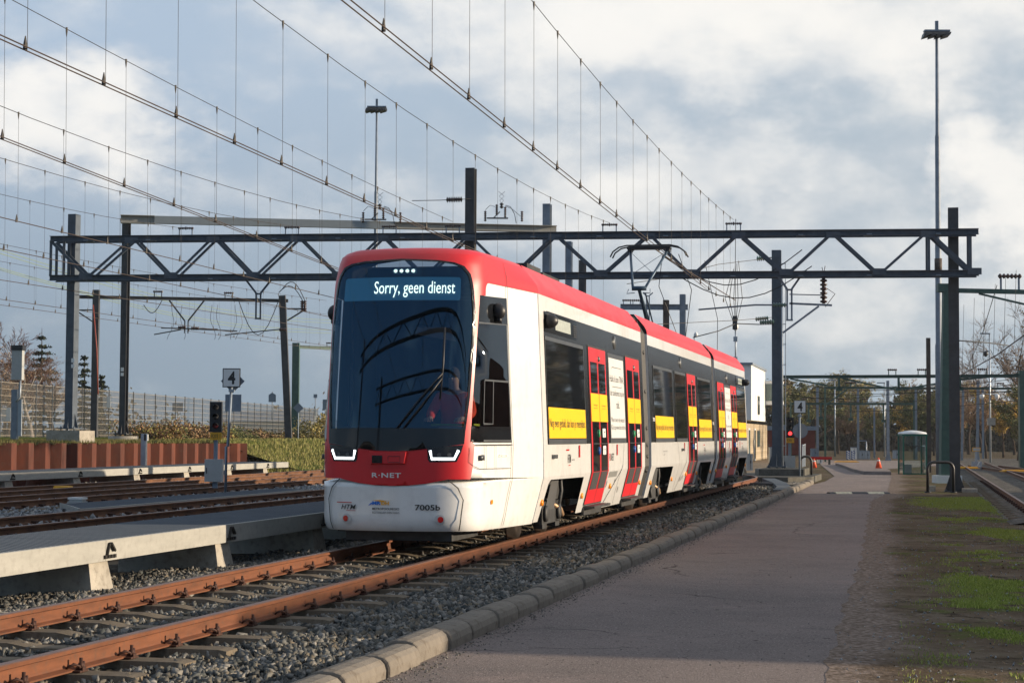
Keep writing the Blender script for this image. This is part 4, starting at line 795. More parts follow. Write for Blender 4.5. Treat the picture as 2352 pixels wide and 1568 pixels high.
for yc, nm in ((1.6, 0), (11.5, 0), (18.4, 0), (27.4, 0)):  # bogies
    m = MB(); m.box((0, yc, .42), (1.3, 2.5, .2))
    for sx in (-1, 1):
        m.box((sx * 1.02, yc, .33), (.16, 1.25, .30)); m.box((sx * 1.04, yc - .45, .3), (.12, .28, .36)); m.box((sx * 1.04, yc + .45, .3), (.12, .28, .36))
        for dy in (-.45, .45): m.lathe((sx * 1.1, yc + dy, .32), (sx * 1.15, yc + dy, .32), [(0, .11), (.8, .11), (1, .06)], 14)
        m.box((sx * 1.0, yc + .35, .60), (.1, .5, .18)); m.box((sx * .75, yc, .75), (.05, 2.6, .12)); m.tube([(sx * 1.1, yc + .55, .95), (sx * 1.12, yc + .62, .6), (sx * 1.1, yc + .5, .35)], .03, 6)
        m.box((sx * .9, yc - 1.15, .5), (.1, .2, .35))
    bo = m.build('bogie', P_BOG, TR)
    for sx in (-1, 1):
        for dy in (-.9, .9):
            m = MB(); x = sx * .7175; m.lathe((x, yc + dy, .31), (x + sx * .13, yc + dy, .31), [(0, .33), (.12, .335), (.14, .31), (.9, .30), (.92, .22), (1, .2)], 24); m.lathe((x + sx * .1, yc + dy, .31), (x + sx * .2, yc + dy, .31), [(0, .1), (1, .08)], 12); m.build('wheel', P_WHEEL, bo)
    m = MB(); m.add([(1.16, yc - .25, .78), (1.16, yc + .28, .80), (1.10, yc + .20, .36), (1.10, yc - .42, .36)], [(0, 1, 2, 3)[::-1], (0, 1, 2, 3)]); m.build('cover_plate', mat('dull_plate', (.07, .07, .07), .6), bo)
    m = MB(); m.tube([(1.08, yc + .2, .42), (1.12, yc + .55, .35), (1.1, yc + .8, .26)], .035, 6); m.build('sand_pipe', mat('bare_brass', (.45, .28, .16), .5, .4), bo)
for bc_, bs_0 in (((.55, 1.1, 3.60), (.8, .9, .1)), ((.6, 2.3, 3.58), (.7, 1.2, .07)), ((.2, 6.5, 3.58), (1.0, .6, .1)), ((.3, 17, 3.58), (1.0, .3, .1)), ((.3, 18.2, 3.58), (1.0, .4, .1))): m = MB(); m.box(bc_, bs_0); m.build('roof_box', P_BOG, TR)
# pantograph
pg = MB(); B0 = Vector((0, 19.0, 3.62)); KN = Vector((0, 17.0, 4.62)); HD = Vector((0, 18.55, 5.66))
pg.tube([B0, KN], [.06, .045], 8); pg.box((0, 18.6, 3.56), (1.0, 1.6, .12))
po = pg.build('pantograph', mat('pantograph_blue_grey', (.05, .085, .13), .45, .4, .2, 6), TR)
m = MB(); m.tube([KN + Vector((-.16, 0, 0)), KN + Vector((.16, 0, 0))], .05, 8)
for sx in (-1, 1): m.tube([KN + Vector((sx * .14, 0, .02)), HD + Vector((sx * .44, 0, -.03))], .03, 6); m.tube([KN + Vector((sx * .24, .02, -.02)), KN + Vector((sx * .26, -.1, -.12)), KN + Vector((sx * .1, 0, -.1))], .01, 5)
k1_ = KN.lerp(HD, .35); m.tube([k1_ + Vector((-.24, 0, 0)), k1_ + Vector((.24, 0, 0))], .016, 5); k2_ = KN.lerp(HD, .9)
m.tube([k1_ + Vector((-.24, 0, 0)), k2_ + Vector((.4, 0, 0))], .006, 4); m.tube([k1_ + Vector((.24, 0, 0)), k2_ + Vector((-.4, 0, 0))], .006, 4); m.build('upper_arm', MT['pantograph_blue_grey'], po)
m = MB()
for dy in (-.16, .16):
    m.tube([HD + Vector((x, dy, z)) for x, z in ((-.88, -.20), (-.82, -.08), (-.68, .02), (-.5, .06), (.5, .06), (.68, .02), (.82, -.08), (.88, -.20))], .018, 6)
m.box(HD + Vector((0, 0, 0)), (1.0, .3, .04)); m.box(HD + Vector((-.44, 0, -.04)), (.08, .3, .08)); m.box(HD + Vector((.44, 0, -.04)), (.08, .3, .08)); m.build('collector_head', BLACK, po)
m = MB(); m.tube([B0 + Vector((.12, -.1, .0)), KN + Vector((.1, .3, -.1))], .018, 5); m.build('thrust_rod', MT['pantograph_blue_grey'], po)
# ------------------------------------------------------------------ the driver
def skin(name, pts, edges, rad, m, parent=None, sub=1, **k):
    me = bpy.data.meshes.new(name); me.from_pydata(pts, edges, []); ob = bpy.data.objects.new(name, me); COL.objects.link(ob)
    md = ob.modifiers.new('skin', 'SKIN'); md.use_smooth_shade = True
    sv_ = me.skin_vertices[0] if me.skin_vertices else None
    if sv_ is None:
        import bmesh; bm = bmesh.new(); bm.from_mesh(me); bm.verts.layers.skin.verify(); bm.to_mesh(me); bm.free(); sv_ = me.skin_vertices[0]
    for i, r in enumerate(rad): sv_.data[i].radius = (r, r) if isinstance(r, (int, float)) else r; sv_.data[i].use_root = i == 0
    s_ = ob.modifiers.new('sub', 'SUBSURF'); s_.levels = sub; s_.render_levels = sub; me.materials.append(m)
    if parent: ob.parent = parent
    tag(ob, **k); return ob
SKN = mat('skin', (.46, .27, .20), .6, 0, .08, 9); REDJ = mat('red_hi_vis_jacket', (.85, .06, .02), .8, 0, .15, 6); HAIR = mat('brown_hair', (.06, .04, .03), .8, 0, .3, 20); NAVY = mat('navy_trousers', (.02, .025, .05), .8)
def person(name, label, org, rz, pose):
    """seated driver: hips at origin, faces -y"""
    J = [(0, 0, 0), (0, -.02, .18), (0, -.03, .36), (0, -.02, .50), (0, -.03, .57), (0, -.05, .66), (0, -.05, .76),
         (.17, -.02, .47), (.26, -.15, .27), (.20, -.40, .20), (.19, -.47, .20), (-.17, -.02, .47), (-.26, -.15, .27), (-.20, -.40, .20), (-.19, -.47, .20),
         (.1, -.05, -.02), (.13, -.42, .0), (.13, -.45, -.40), (.13, -.55, -.46), (-.1, -.05, -.02), (-.13, -.42, .0), (-.13, -.45, -.40), (-.13, -.55, -.46)]
    E = [(0, 1), (1, 2), (2, 3), (3, 4), (4, 5), (5, 6), (3, 7), (7, 8), (8, 9), (9, 10), (3, 11), (11, 12), (12, 13), (13, 14), (0, 15), (15, 16), (16, 17), (17, 18), (0, 19), (19, 20), (20, 21), (21, 22)]
    Rd = [(.16, .12), (.15, .11), (.17, .11), (.10, .09), .055, (.075, .09), (.065, .08), .06, .045, .032, .03, .06, .045, .032, .03, .085, .065, .045, .04, .085, .065, .045, .04]
    t = skin(name, J, E, Rd, SKN, None, 2, label=label, cat='person'); t.location = org; t.rotation_euler.z = rz
    JJ = [J[0], J[1], J[2], J[3], J[7], J[8], J[9], J[11], J[12], J[13]]; skin('jacket', JJ, [(0, 1), (1, 2), (2, 3), (3, 4), (4, 5), (5, 6), (3, 7), (7, 8), (8, 9)], [(.19, .14), (.18, .14), (.20, .14), (.12, .10), .085, .065, .05, .085, .065, .05], REDJ, t, 2)
    skin('trousers', [J[0], J[15], J[16], J[17], J[19], J[20], J[21]], [(0, 1), (1, 2), (2, 3), (0, 4), (4, 5), (5, 6)], [(.18, .13), .10, .08, .06, .10, .08, .06], NAVY, t, 1)
    m = MB(); m.cs = True; c = Vector((0, -.045, .73))
    vs = []; nu, nv = 12, 8
    for j in range(nv + 1):
        ph = math.pi * .62 * j / nv
        for i in range(nu):
            a = 2 * math.pi * i / nu; f = math.sin(a) < -.2 and j > 3
            r_ = (.088 if not f else .070); vs.append(c + Vector((r_ * .88 * math.sin(ph) * math.cos(a), .105 * (r_ / .088) * math.sin(ph) * math.sin(a), .115 * math.cos(ph))))
    m.add(vs, [(j * nu + i, (j + 1) * nu + i, (j + 1) * nu + (i + 1) % nu, j * nu + (i + 1) % nu) for j in range(nv) for i in range(nu)]); m.build('hair', HAIR, t)
    m = MB(); m.lathe((0, -.135, .70), (0, -.165, .685), [(0, .012), (1, .016)], 6)
    m.build('nose', SKN, t)
    m = MB()
    for sx in (-1, 1): m.lathe((sx * .03, -.128, .72), (sx * .03, -.137, .72), [(0, .010), (1, .008)], 8)
    m.build('eyes', BLACK, t)
    m = MB(); m.box((0, -.133, .655), (.045, .01, .010)); m.build('mouth', mat('lips', (.3, .12, .1), .6), t)
    for sx in (-1, 1):                                     # hand: palm, four unequal fingers, thumb
        w = Vector((sx * .19, -.47, .20)); pts = [w, w + Vector((0, -.05, .0))]; ed = [(0, 1)]; rd = [.026, .034]
        for k, (dx, ln) in enumerate(((-.030, .062), (-.010, .075), (.010, .078), (.030, .066))):
            b0 = len(pts); base = w + Vector((dx, -.085, .0)); pts += [base, base + Vector((dx * .2, -ln * .45, -.012)), base + Vector((dx * .2, -ln * .75, -.04))]; ed += [(1, b0), (b0, b0 + 1), (b0 + 1, b0 + 2)]; rd += [.011, .0095, .008]
        b0 = len(pts); pts += [w + Vector((-sx * .045, -.05, -.01)), w + Vector((-sx * .055, -.085, -.03))]; ed += [(1, b0), (b0, b0 + 1)]; rd += [.012, .009]
        skin('hand', pts, ed, rd, SKN, t, 1)
    return t
dv = T(QC, SC) + N * .44 + U * (-1.18) + Vector((0, 0, 1.36)); person('person', 'tram driver in a bright red jacket sitting behind the windscreen', dv, -TH, None)
# ------------------------------------------------------------------ overhead line
def hor(x): return 992 + x * .00524
def zat(x, y, X0): return H + (hor(x) - y) * X0 / (2108 - x)   # height of a point on the wire whose offset is X0
CO = math.cos(TH)
def wpt(x, y, X0): # photo point of a line parallel to the tracks -> world
    d = ray(x, y); q = -X0 * CO; t = q / (d.x * N.x + d.y * N.y); return CAM + d * t
def qs(p): return p.x * N.x + p.y * N.y, p.x * U.x + p.y * U.y
def catenary(name, label, X0, cpts, mpts, s0, s1, twin=.0, drop=None, r=.009, ext=True):
    """contact wire + messenger + droppers, in the plane q = const"""
    q = -X0 * CO; t = thing(name, label, 'overhead wire', T(q, s0, 5.8), -TH, 'overhead wires over the yard')
    def fit(pts):
        L = sorted((qs(wpt(x, y, X0))[1], wpt(x, y, X0).z) for x, y in pts); return [a for a, b in L], [b for a, b in L]
    cs, cz = fit(cpts); k = np.polyfit(cs, cz, 1) if len(cs) > 1 else (0, cz[0])
    zc = lambda s: float(np.polyval(k, s))
    O = Vector((0, s0, 5.8)); L = lambda x, s, z: (x, s - s0, z - 5.8)
    for i, dx in enumerate((-twin / 2, twin / 2) if twin else (0,)):
        m = MB(); m.tube([L(dx, s, zc(s)) for s in np.linspace(s0, s1, 8)], r, 5); m.build('contact_wire', WIRE, t)
    if mpts:
        ms, mz = fit(mpts); mk = np.polyfit(ms, mz, min(2, len(ms) - 1)); ma = max(ms)
        if len(ms) > 2 and mk[0] < 0: mk = np.polyfit(ms, mz, 1)
        sm0 = s0; zm = lambda s: min(float(np.polyval(mk, s)), 9.5)
        m = MB(); m.tube([L(0, s, zm(s)) for s in np.linspace(sm0, ma, 14)], r * .75, 5); m.build('messenger_wire', ROPE, t)
        s = ma - 1.2; i = 0; ds = 2.15
        while s > s0:
            m = MB(); m.tube([L(0, s, zm(s)), L(.0, s + .05, zc(s) + .03)], .0035, 4, False); m.lathe(L(0, s, zm(s) + .03), L(0, s, zm(s) - .12), [(0, .018), (.4, .018), (1, .006)], 5); m.lathe(L(0, s, zc(s) + .14), L(0, s, zc(s) - .02), [(0, .006), (.6, .024), (1, .028)], 5)
            m.build('dropper', ROPE, t); s -= ds * (1.0 + .06 * math.sin(i * 2.1)); i += 1
    return t
catenary('overhead_wire', 'double overhead wire of the tram track, touched by the pantograph', 6.27, [(895, 85), (1100, 240), (1470, 532), (1490, 562)], [(1222, 0), (1355, 168), (1520, 348), (1685, 505)], 4, 55, .10, 3.3)
catenary('overhead_wire', 'overhead wire pair crossing the sky left of the tram wire, above the tram roof', 10.0, [(0, 85), (430, 280), (870, 475), (1060, 563)], [(580, 0), (855, 200), (1120, 375), (1400, 512)], 6, 52, .10, 4.2)
catenary('overhead_wire', 'overhead wire reaching the tram roof edge, second pair from the upper left corner', 13.6, [(0, 325), (430, 470), (770, 620)], [(40, 0), (430, 225), (860, 420), (1040, 512)], 8, 57, .10, 4.2)
catenary('overhead_wire', 'overhead wire that enters at mid left and passes the leftmost truss post', 18.4, [(0, 499), (413, 598), (767, 684)], [(0, 244), (447, 405), (630, 459), (895, 512)], 12, 60, 0, 5, r=.011)
catenary('overhead_wire', 'lower left overhead wire passing under the truss', 21.8, [(0, 571), (381, 650), (735, 723)], [(0, 363), (239, 431), (449, 481), (671, 520)], 14, 95, 0, 5, r=.011)
catenary('overhead_wire', 'overhead wire low on the left above the signal sign', 26.8, [(0, 641), (155, 668), (740, 755)], [(0, 446), (161, 482), (427, 525)], 18, 110, 0, 6, r=.011)
catenary('overhead_wire', 'lowest overhead wire on the left, just above the trees', 32, [(0, 687), (740, 792)], [(0, 560), (420, 640), (750, 690)], 24, 130, 0, 7, r=.011)
catenary('overhead_wire', 'thin overhead wire on the left behind the first two posts', 38, [(0, 700), (740, 802)], [(0, 600), (420, 672), (750, 722)], 30, 150, 0, 8, r=.011)
# green-sheathed feeder cables far left
M_FEED = mat('pale_green_cable', (.24, .31, .21), .6, 0, .1, 3)
for i, (y0, y1) in enumerate(((567, 735), (575, 742), (610, 758), (614, 765))):
    a, b = P(-60, y0 - 12, 75), P(760, y1, 135); m = MB(); m.tube([a.lerp(b, t) + Vector((0, 0, -.8 * math.sin(math.pi * t))) for t in np.linspace(0, 1, 12)], .016, 4); m.build('feeder_cable', M_FEED, org=a, label='pale green feeder cable strung behind the posts at the left, number %s from the top' % ('one', 'two', 'three', 'four')[i], cat='cable', group='pale green feeder cables')
# ------------------------------------------------------------------ posts and gantries
def post(label, x, ytop, Y, zb, w=.3, h=.3, m=STEEL, base=True, block=None, name='steel_post', group=None, taper=None, rz=-TH, lean=0., box=False):
    p = P(x, ytop, Y); loc = Vector((p.x, p.y, zb)); t = thing(name, label, 'post', loc, rz, group); top = p.z - zb
    b = MB()
    if taper: 
        n = 4
        for k in range(n): pass
        b.ext((0, 0, 0), (lean, 0, top), [(-w/2, -h/2), (w/2, -h/2), (w/2, h/2), (-w/2, h/2)], (0, 1, 0)); 
        for i in range(4, 8): v = b.v[i]; b.v[i] = ((v[0] - lean) * taper + lean, v[1] * taper, v[2])
    elif box: b.beam((0, 0, 0), (lean, 0, top), w, h, (0, 1, 0))
    else: b.hb((0, 0, 0), (lean, 0, top), w, h, .022, (0, 1, 0))
    b.build('column', m, t)
    if base:
        b = MB(); b.box((0, 0, .02), (w * 2.1, h * 2.1, .035))
        for sx, sy in ((1, 0), (-1, 0), (0, 1), (0, -1)):
            a = Vector((sx, sy, 0)); c = Vector((-sy, sx, 0)) * .012; r0, r1 = w * .5, w * .98
            vs = [a * r0 + c + Vector((0, 0, .04)), a * r1 + c + Vector((0, 0, .04)), a * r0 + c + Vector((0, 0, .5)), a * r0 - c + Vector((0, 0, .04)), a * r1 - c + Vector((0, 0, .04)), a * r0 - c + Vector((0, 0, .5))]
            b.add(vs, [(0, 1, 2), (5, 4, 3), (0, 3, 4, 1), (1, 4, 5, 2), (2, 5, 3, 0)])
        for sx in (-1, 0, 1):
            for sy in (-1, 1): b.lathe((sx * w * .85, sy * w * .85, -.06), (sx * w * .85, sy * w * .85, .1), [(0, .018), (.45, .018), (.5, .035), (.8, .035), (.82, .018), (1, .018)], 6)
        b.build('base_plate', m, t)
    if block:
        bw, bd, bh, rd = block; b = MB()
        if rd: b.cs = True; b.lathe((0, 0, -bh - .05), (0, 0, -.05), [(0, bw / 2), (1, bw / 2)], 18)
        else: b.box((0, 0, -bh / 2 - .05), (bw, bd, bh))
        b.build('footing', CONC, t)
    return t, top
def sticker(t, x, z, y, w=.12):
    b = MB(); b.box((x, y, z), (w, .004, .14)); b.box((x, y, z - .18), (w, .004, .12)); b.build('sticker', P_STICK, t)
tl, hl_ = post('thick dark post with sunlit edge on a square concrete block, left truss end', 171, 493, 58.9, 1.48, .27, .36, STEEL, block=(1.15, 1.1, .6, False), box=True); sticker(tl, .13, 2.2, -.19)
t2, h2 = post('slim post on a round footing, second from the left, carrying the beige beam', 291, 497, 67.5, 1.30, .24, .26, STEELD, block=(1.1, 1.1, .45, True)); sticker(t2, 0, 2.4, -.18)
post('tall dark post rising behind the tram roof', 1082, 387, 57.0, -.2, .30, .3, STEELD, base=False)
post('post behind the tram at the right end of the beige beam', 1257, 469, 70, -.2, .30, .34, GALVD, base=False)
post('dark post behind the tram just left of the short one', 1307, 555, 64, -.2, .22, .26, GALVD, base=False)
post('short dark post behind the tram roof', 1338, 598, 75, -.2, .26, .3, STEELD, base=False)
tr, hr = post('thick black post at the right end of the truss beside the grass', 2189, 478, 55.6, -.30, .31, .32, STEELD, block=(1.0, 1.0, .2, False))
b = MB(); b.box((.42, -.35, .02), (.45, .5, .22)); b.build('concrete_block', CONC, tr); b = MB(); b.box((-.7, .1, .04), (.25, .6, .3)); b.build('concrete_block', CONC, tr)
tp, hp = post('dark post carrying the tram wire bracket beside the signal', 1783.5, 575, 68, .22, .34, .3, STEEL, block=(1.5, 1.4, .4, False))
b = MB(); b.tube([(.22, -.22, -.5), (.22, -.22, 7.3)], .035, 6); b.tube([(.34, -.2, .3), (.34, -.2, 7.6)], .014, 5)
for k in range(10): b.box((.28, -.2, .8 + k * .75), (.16, .03, .03))
b.build('cable_conduit', GALV, tp)
# truss between the end posts
Yl, Yr = 58.5, 55.0; A = P(122, 548, Yl); B = P(2245, 523, Yr); zt = (A.z + B.z) / 2
A = Vector((A.x, Yl, zt)); B = Vector((B.x, Yr, zt)); dT = (B - A); LT = dT.length; dT.normalize(); nT = Vector((-dT.y, dT.x, 0)); hT = 1.34
tg = thing('truss_girder', 'long blue-grey steel truss spanning all the tracks', 'truss', A)
def TP(s, dy, dz): return dT * s + nT * dy + Vector((0, 0, dz))
for dy in (-.28, .28):
    for dz in (-.09, -hT): b = MB(); b.ext(TP(0, dy, dz), TP(LT, dy, dz), [(-.05, -.09), (.05, -.09), (.05, -.075), (-.035, -.075), (-.035, .075), (.05, .075), (.05, .09), (-.05, .09)]); b.build('chord', STEEL, tg)
def sx_of(x): # distance along truss for a photo column
    d = ray(x, 560); t = (A.x * dT.y - (A.y) * dT.x); k = (A.x * dT.y - A.y * dT.x) / (d.x * dT.y - d.y * dT.x); p = CAM + d * k; return (Vector((p.x, p.y, 0)) - Vector((A.x, A.y, 0))).dot(dT)
tops = [309, 495.6, 687, 881, 1079, 1277, 1491, 1696, 1912, 2129]; bots = [206, 400, 588, 783, 978, 1177, 1382, 1590, 1805, 2018, 2235]
ts_, bs_ = [sx_of(x) for x in tops], [sx_of(x) for x in bots]
for dy in (-.25, .25):
    for i, st in enumerate(ts_):
        b = MB(); b.beam(TP(bs_[i] + .12, dy, -hT + .08), TP(st - .12, dy, -.18), .05, .075); b.build('diagonal', STEEL, tg)
        b = MB(); b.beam(TP(st + .12, dy, -.18), TP(bs_[i + 1] - .12, dy, -hT + .08), .05, .11 if i % 2 else .075); b.build('diagonal', STEEL, tg)
    for x in (124, 154, 2131, 2226): b = MB(); s_ = sx_of(x); b.beam(TP(s_, dy, -hT + .05), TP(s_, dy, -.15), .08, .06); b.build('upright', STEEL, tg)
    b = MB(); b.beam(TP(sx_of(127), dy, -.2), TP(sx_of(200), dy, -hT + .1), .05, .09); b.build('diagonal', STEEL, tg)
for i, xs in enumerate(ts_ + bs_):
    if 0 < xs < LT: top_ = i < len(ts_); b = MB(); b.box(TP(xs, -.315, -.16 if top_ else -hT + .05), (.42, .012, .20)); b.build('gusset_plate', STEEL, tg)
k = 1.2
while k < LT - .5: b = MB(); b.box(TP(k, 0, -.14), (.25, .5, .02)); b.box(TP(k, 0, -hT - .05), (.25, .5, .02)); b.build('batten_plate', GALV, tg); k += 2.05
def carrier(x, parent=None):                             # insulator trestle on the girder
    p = P(x, 520, Yl + (Yr - Yl) * (x - 122) / 2123.); loc = Vector((p.x, p.y, zt)); t = thing('insulator_trestle', 'x', 'insulator', loc, math.atan2(dT.y, dT.x), 'insulator trestles on top of the truss'); t.scale = (.55,) * 3
    b = MB()
    for sx in (-.38, .38): b.box((sx, 0, .20), (.06, .06, .42)); b.box((sx, 0, .01), (.26, .5, .03))
    b.build('frame', GALVD, t); b = MB(); b.ins((-.46, 0, .45), (-.06, 0, .45), .075, 4); b.ins((.06, 0, .45), (.46, 0, .45), .075, 4); b.lathe((0, -.0, .36), (0, 0, .54), [(0, .04), (.5, .06), (1, .04)], 8); b.build('insulator', PORC, t); return t
for x, w in ((427, 'above the signal sign, leftmost of the row'), (671, 'second from the left'), (895, 'left of the dark post behind the tram'), (1040, 'close beside the dark post behind the tram'), (1400, 'above the middle of the tram'), (1685, 'rightmost of the row')):
    tag(carrier(x), 'brown insulator trestle on the truss, ' + w)
def hanger(x, ytop, Y, w, h, label, m=STEEL, stem=.8):
    p = P(x, ytop, Y); t = thing('hanging_bracket', label, 'bracket', p); b = MB()
    for sx in (-1, 1): b.beam((sx * w / 2, 0, 0), (sx * .07, 0, -h), .05, .06); b.beam((sx * .07, 0, -h), (sx * .07, 0, -h - stem), .05, .05)
    b.box((0, 0, -h - .02), (.2, .07, .05)); b.box((0, 0, -h - stem), (.2, .07, .05)); b.build('frame', m, t); return t
hanger(594, 637, 57.6, .92, .5, 'Y-shaped bracket hanging below the truss left of the tram')
hy = hanger(1813, 622, 55.9, .92, .56, 'Y-shaped bracket hanging from the truss beside the dark post, with the wire arm', GALVD, .95)
b = MB(); b.tube([(-.1, .0, -1.05), (-1.0, .3, -1.03), (-2.7, .8, -1.15)], .028, 6); b.build('registration_arm', GALVD, hy); b = MB(); b.ins((-.1, .0, -1.05), (-.5, .12, -1.04), .07, 5); b.build('insulator', PORG, hy)
b = MB(); b.beam((.0, 0, -1.0), (1.3, 0, -1.05), .05, .06); b.beam((-.2, 0, -1.9), (.9, 0, -1.08), .05, .06); b.beam((.0, 0, -.72), (1.0, 0, -.74), .03, .03); b.build('bracket_arm', GALVD, hy)
b = MB(); b.ins((1.05, 0, -1.0), (1.05, 0, -.1), .11, 7); b.tube([(1.05, 0, -.1), (1.0, 0, .12)], .01, 4); b.tube([(1.05, 0, -.1), (1.1, 0, .16)], .01, 4); b.tube([(1.1, 0, -.5), (1.4, 0, -.7), (1.1, 0, -1.1)], .012, 5); b.build('surge_arrester', PORC, hy)
b = MB()
for k, (x0, z0, sg) in enumerate(((-3.9, .45, 1.0), (-3.6, -.05, .9))): b.tube([(x0 + 3.9 * t * 1.1, 0, z0 - sg * math.sin(math.pi * t) + t * .2) for t in np.linspace(0, 1, 10)], .016, 5)
b.tube([(-3.9, 0, .45), (-4.0, 0, -.5), (-3.4, .3, -2.0), (-3.3, .3, -3.4)], .012, 5); b.tube([(-3.4, 0, .5), (-3.0, 0, -.6), (-3.2, .3, -2.4), (-3.2, .3, -3.4)], .012, 5); b.tube([(-2.6, 0, .3), (-2.2, 0, -1.5), (-2.2, .2, -3.3)], .01, 5)
b.build('jumper_cable', BLACK, hy)
def P3(x, y, Y): return tuple(P(x, y, Y))
def lineobj(name, label, cat, pts, r, m, group=None, n=6, kids_=()):
    o = Vector(pts[0]); t = MB().tube([Vector(p) - o for p in pts], r, n).build(name, m); t.location = o; tag(t, label, cat, group); return t
# wires and strain insulators near the post by the signal
la = lineobj('tension_wire', 'steady arm with green insulators holding the tram wire left of the dark post', 'wire arm', [P(1783, 744, 67.9), P(1745, 745, 67.9), P(1690, 743, 67.5), P(1650, 760, 66.5), P(1592, 775, 65.5)], .02, STEELD)
b = MB(); b.ins(P(1778, 739, 67.8) - la.location, P(1745, 740, 67.8) - la.location, .10, 6); b.ins(P(1765, 730, 67.8) - la.location, P(1735, 733, 67.8) - la.location, .08, 6); b.build('insulator', PORG, la)
b = MB(); q_ = P(1688, 741, 67.5) - la.location; b.box(q_, (.16, .16, .5)); 
for k in range(5): b.tube([q_ + Vector((-.05 + .03 * k, 0, 0)), q_ + Vector((-.35 + .16 * k, .1, .9)), q_ + Vector((-.1 + .06 * k, .05, 1.9 + .1 * k))], .012, 4)
b.build('wire_clamps', STEELD, la)
lineobj('wire', 'thin tension wire from the dark post down over the tram roof', 'wire', [P(1783, 728, 68), P(1700, 735, 67), P(1500, 745, 64), P(1380, 735, 60)], .012, ROPE)
lineobj('wire', 'long tension wire running left from the dark post with an insulator at its end', 'wire', [P(1775, 592, 68), P(1650, 607, 66), P(1520, 640, 63), P(1440, 652, 60)], .012, ROPE)
li = lineobj('strain_insulator', 'strain insulator joining a wire to the tall dark post above the tram', 'insulator', [P(946, 461, 57), P(1010, 460, 57), P(1080, 457, 56.8)], .012, ROPE); b = MB(); b.ins(P(1025, 459, 57) - li.location, P(1062, 458, 57) - li.location, .09, 7); b.build('insulator', PORC, li)
li = lineobj('strain_insulator', 'green strain insulator on the wire left of the post by the signal', 'insulator', [P(1740, 594, 67.8), P(1783, 590, 68)], .012, ROPE); b = MB(); b.ins(P(1738, 594, 67.8) - li.location, P(1764, 592, 67.8) - li.location, .10, 6); b.build('insulator', PORG, li)
lineobj('wire', 'double tram wire running on from the pantograph to the steady arm', 'wire', [P(1490, 562, 42.5), P(1560, 610, 48), P(1690, 690, 62)], .014, WIRE); lineobj('wire', 'thin wire drooping from the truss to the steady arm', 'wire', [P(1690, 503, 55.8), P(1689, 600, 60), P(1690, 735, 67)], .01, ROPE)
# beige beam with switchgear
a, b_ = P(277, 520, 67), P(1278, 510.5, 69.6); zb = (a.z + b_.z) / 2; bm_ = thing('beam', 'long beige steel beam behind the truss', 'beam', (a.x, a.y, zb)); dB = Vector((b_.x - a.x, b_.y - a.y, 0))
b = MB(); b.hb((0, 0, 0), dB * .075, .3, .30, .02); b.build('end_section', BEIGE, bm_); b = MB(); b.beam(dB * .075, dB * .62, .22, .28); b.build('middle_section', mat('pale_grey_steel', (.26, .29, .30), .5, .2, .08, 2), bm_); b = MB(); b.hb(dB * .62, dB, .3, .26, .02); b.build('end_section', BEIGE, bm_)
def switchgear(x, y, Y, label, sc=1.):
    t = thing('switchgear', label, 'switchgear', P(x, y, Y)); t.scale = (.62,) * 3; b = MB(); b.beam((-.9, 0, .1), (.4, 0, .1), .12, .08); b.beam((-.5, 0, .1), (-.1, 0, .5), .06, .06); b.build('bracket', STEELD, t)
    b = MB()
    for dx, zz in ((-.30, .75), (.22, .6), (-1.0, .35), (1.25, .35)): b.ins((dx, 0, zz - .45), (dx, 0, zz + .2), .085, 5)
    b.build('insulator', PORC, t); b = MB(); b.ins((0, 0, .7), (0, 0, 1.05), .12, 2)
    for s in (-1, 1): b.tube([(s * .2, 0, 1.75), (-s * .16, 0, 1.45), (s * .12, 0, 1.2), (0, 0, 1.0)], .014, 5)
    b.tube([(.25, 0, .9), (.55, 0, .8), (.8, 0, .35), (.9, 0, -.2)], .02, 5); b.tube([(.2, 0, .85), (.6, 0, .7), (1.2, 0, .2)], .016, 5); b.tube([(-1.0, 0, .6), (-.7, 0, .9), (-.4, 0, .8)], .016, 5); b.build('arcing_horn', BLACK, t); return t
switchgear(872, 508, 68.3, 'dark insulator cluster with crossed horns on the beige beam below the far lamp mast')
switchgear(1152, 505, 69.2, 'brown insulators with crossed horns on the beige beam, right of the tall dark post')
# gantry at the lower left
def gantry(label, x0, x1, y, Y0, Y1, posts, m=GREEN, h=.2, hangs=(), trest=(), braces=(), zb=-.2):
    a, b2 = P(x0, y, Y0), P(x1, y, Y1); a.z = b2.z = (a.z + b2.z) / 2 if abs(a.z - b2.z) < .8 else a.z; t = thing('gantry', label, 'gantry', a); D = b2 - a
    MB().hb((0, 0, 0), D, .16, h, .02).build('beam', m, t)
    def at(x): k = (x - x0) / (x1 - x0); return D * k
    for x, w, top, lean in posts:
        p = at(x); MB().beam(p + Vector((-lean, 0, zb - a.z)), p + Vector((lean * .0, 0, top)), w, w).build('post', m, t)
    for x, hh in hangs: p = at(x); b = MB(); b.beam(p, p + Vector((0, 0, -hh)), .10, .10); b.beam(p + Vector((-.15, 0, -hh)), p + Vector((.15, 0, -hh)), .1, .2); b.build('hanger', m, t)
    for x in trest:
        p = at(x); b = MB()
        for sx in (-.18, .18): b.box(p + Vector((sx, 0, .20)), (.04, .04, .26))
        b.build('trestle', m, t); b = MB(); b.ins(p + Vector((-.24, 0, .33)), p + Vector((.24, 0, .33)), .06, 5); b.build('insulator', PORC, t)
    for xa, za, xb, zb2 in braces: MB().beam(at(xa) + Vector((0, 0, za)), at(xb) + Vector((0, 0, zb2)), .06, .08).build('brace', m, t)
    return t
gl = gantry('green gantry on two posts seen below the truss at the left', 155, 662, 686, 88, 90, [(220, .30, .35, .0), (648, .32, .25, -.4)], STEELD, .16, trest=(360, 523), zb=1.0)
b = MB(); p0 = P(429, 690, 89) - gl.location
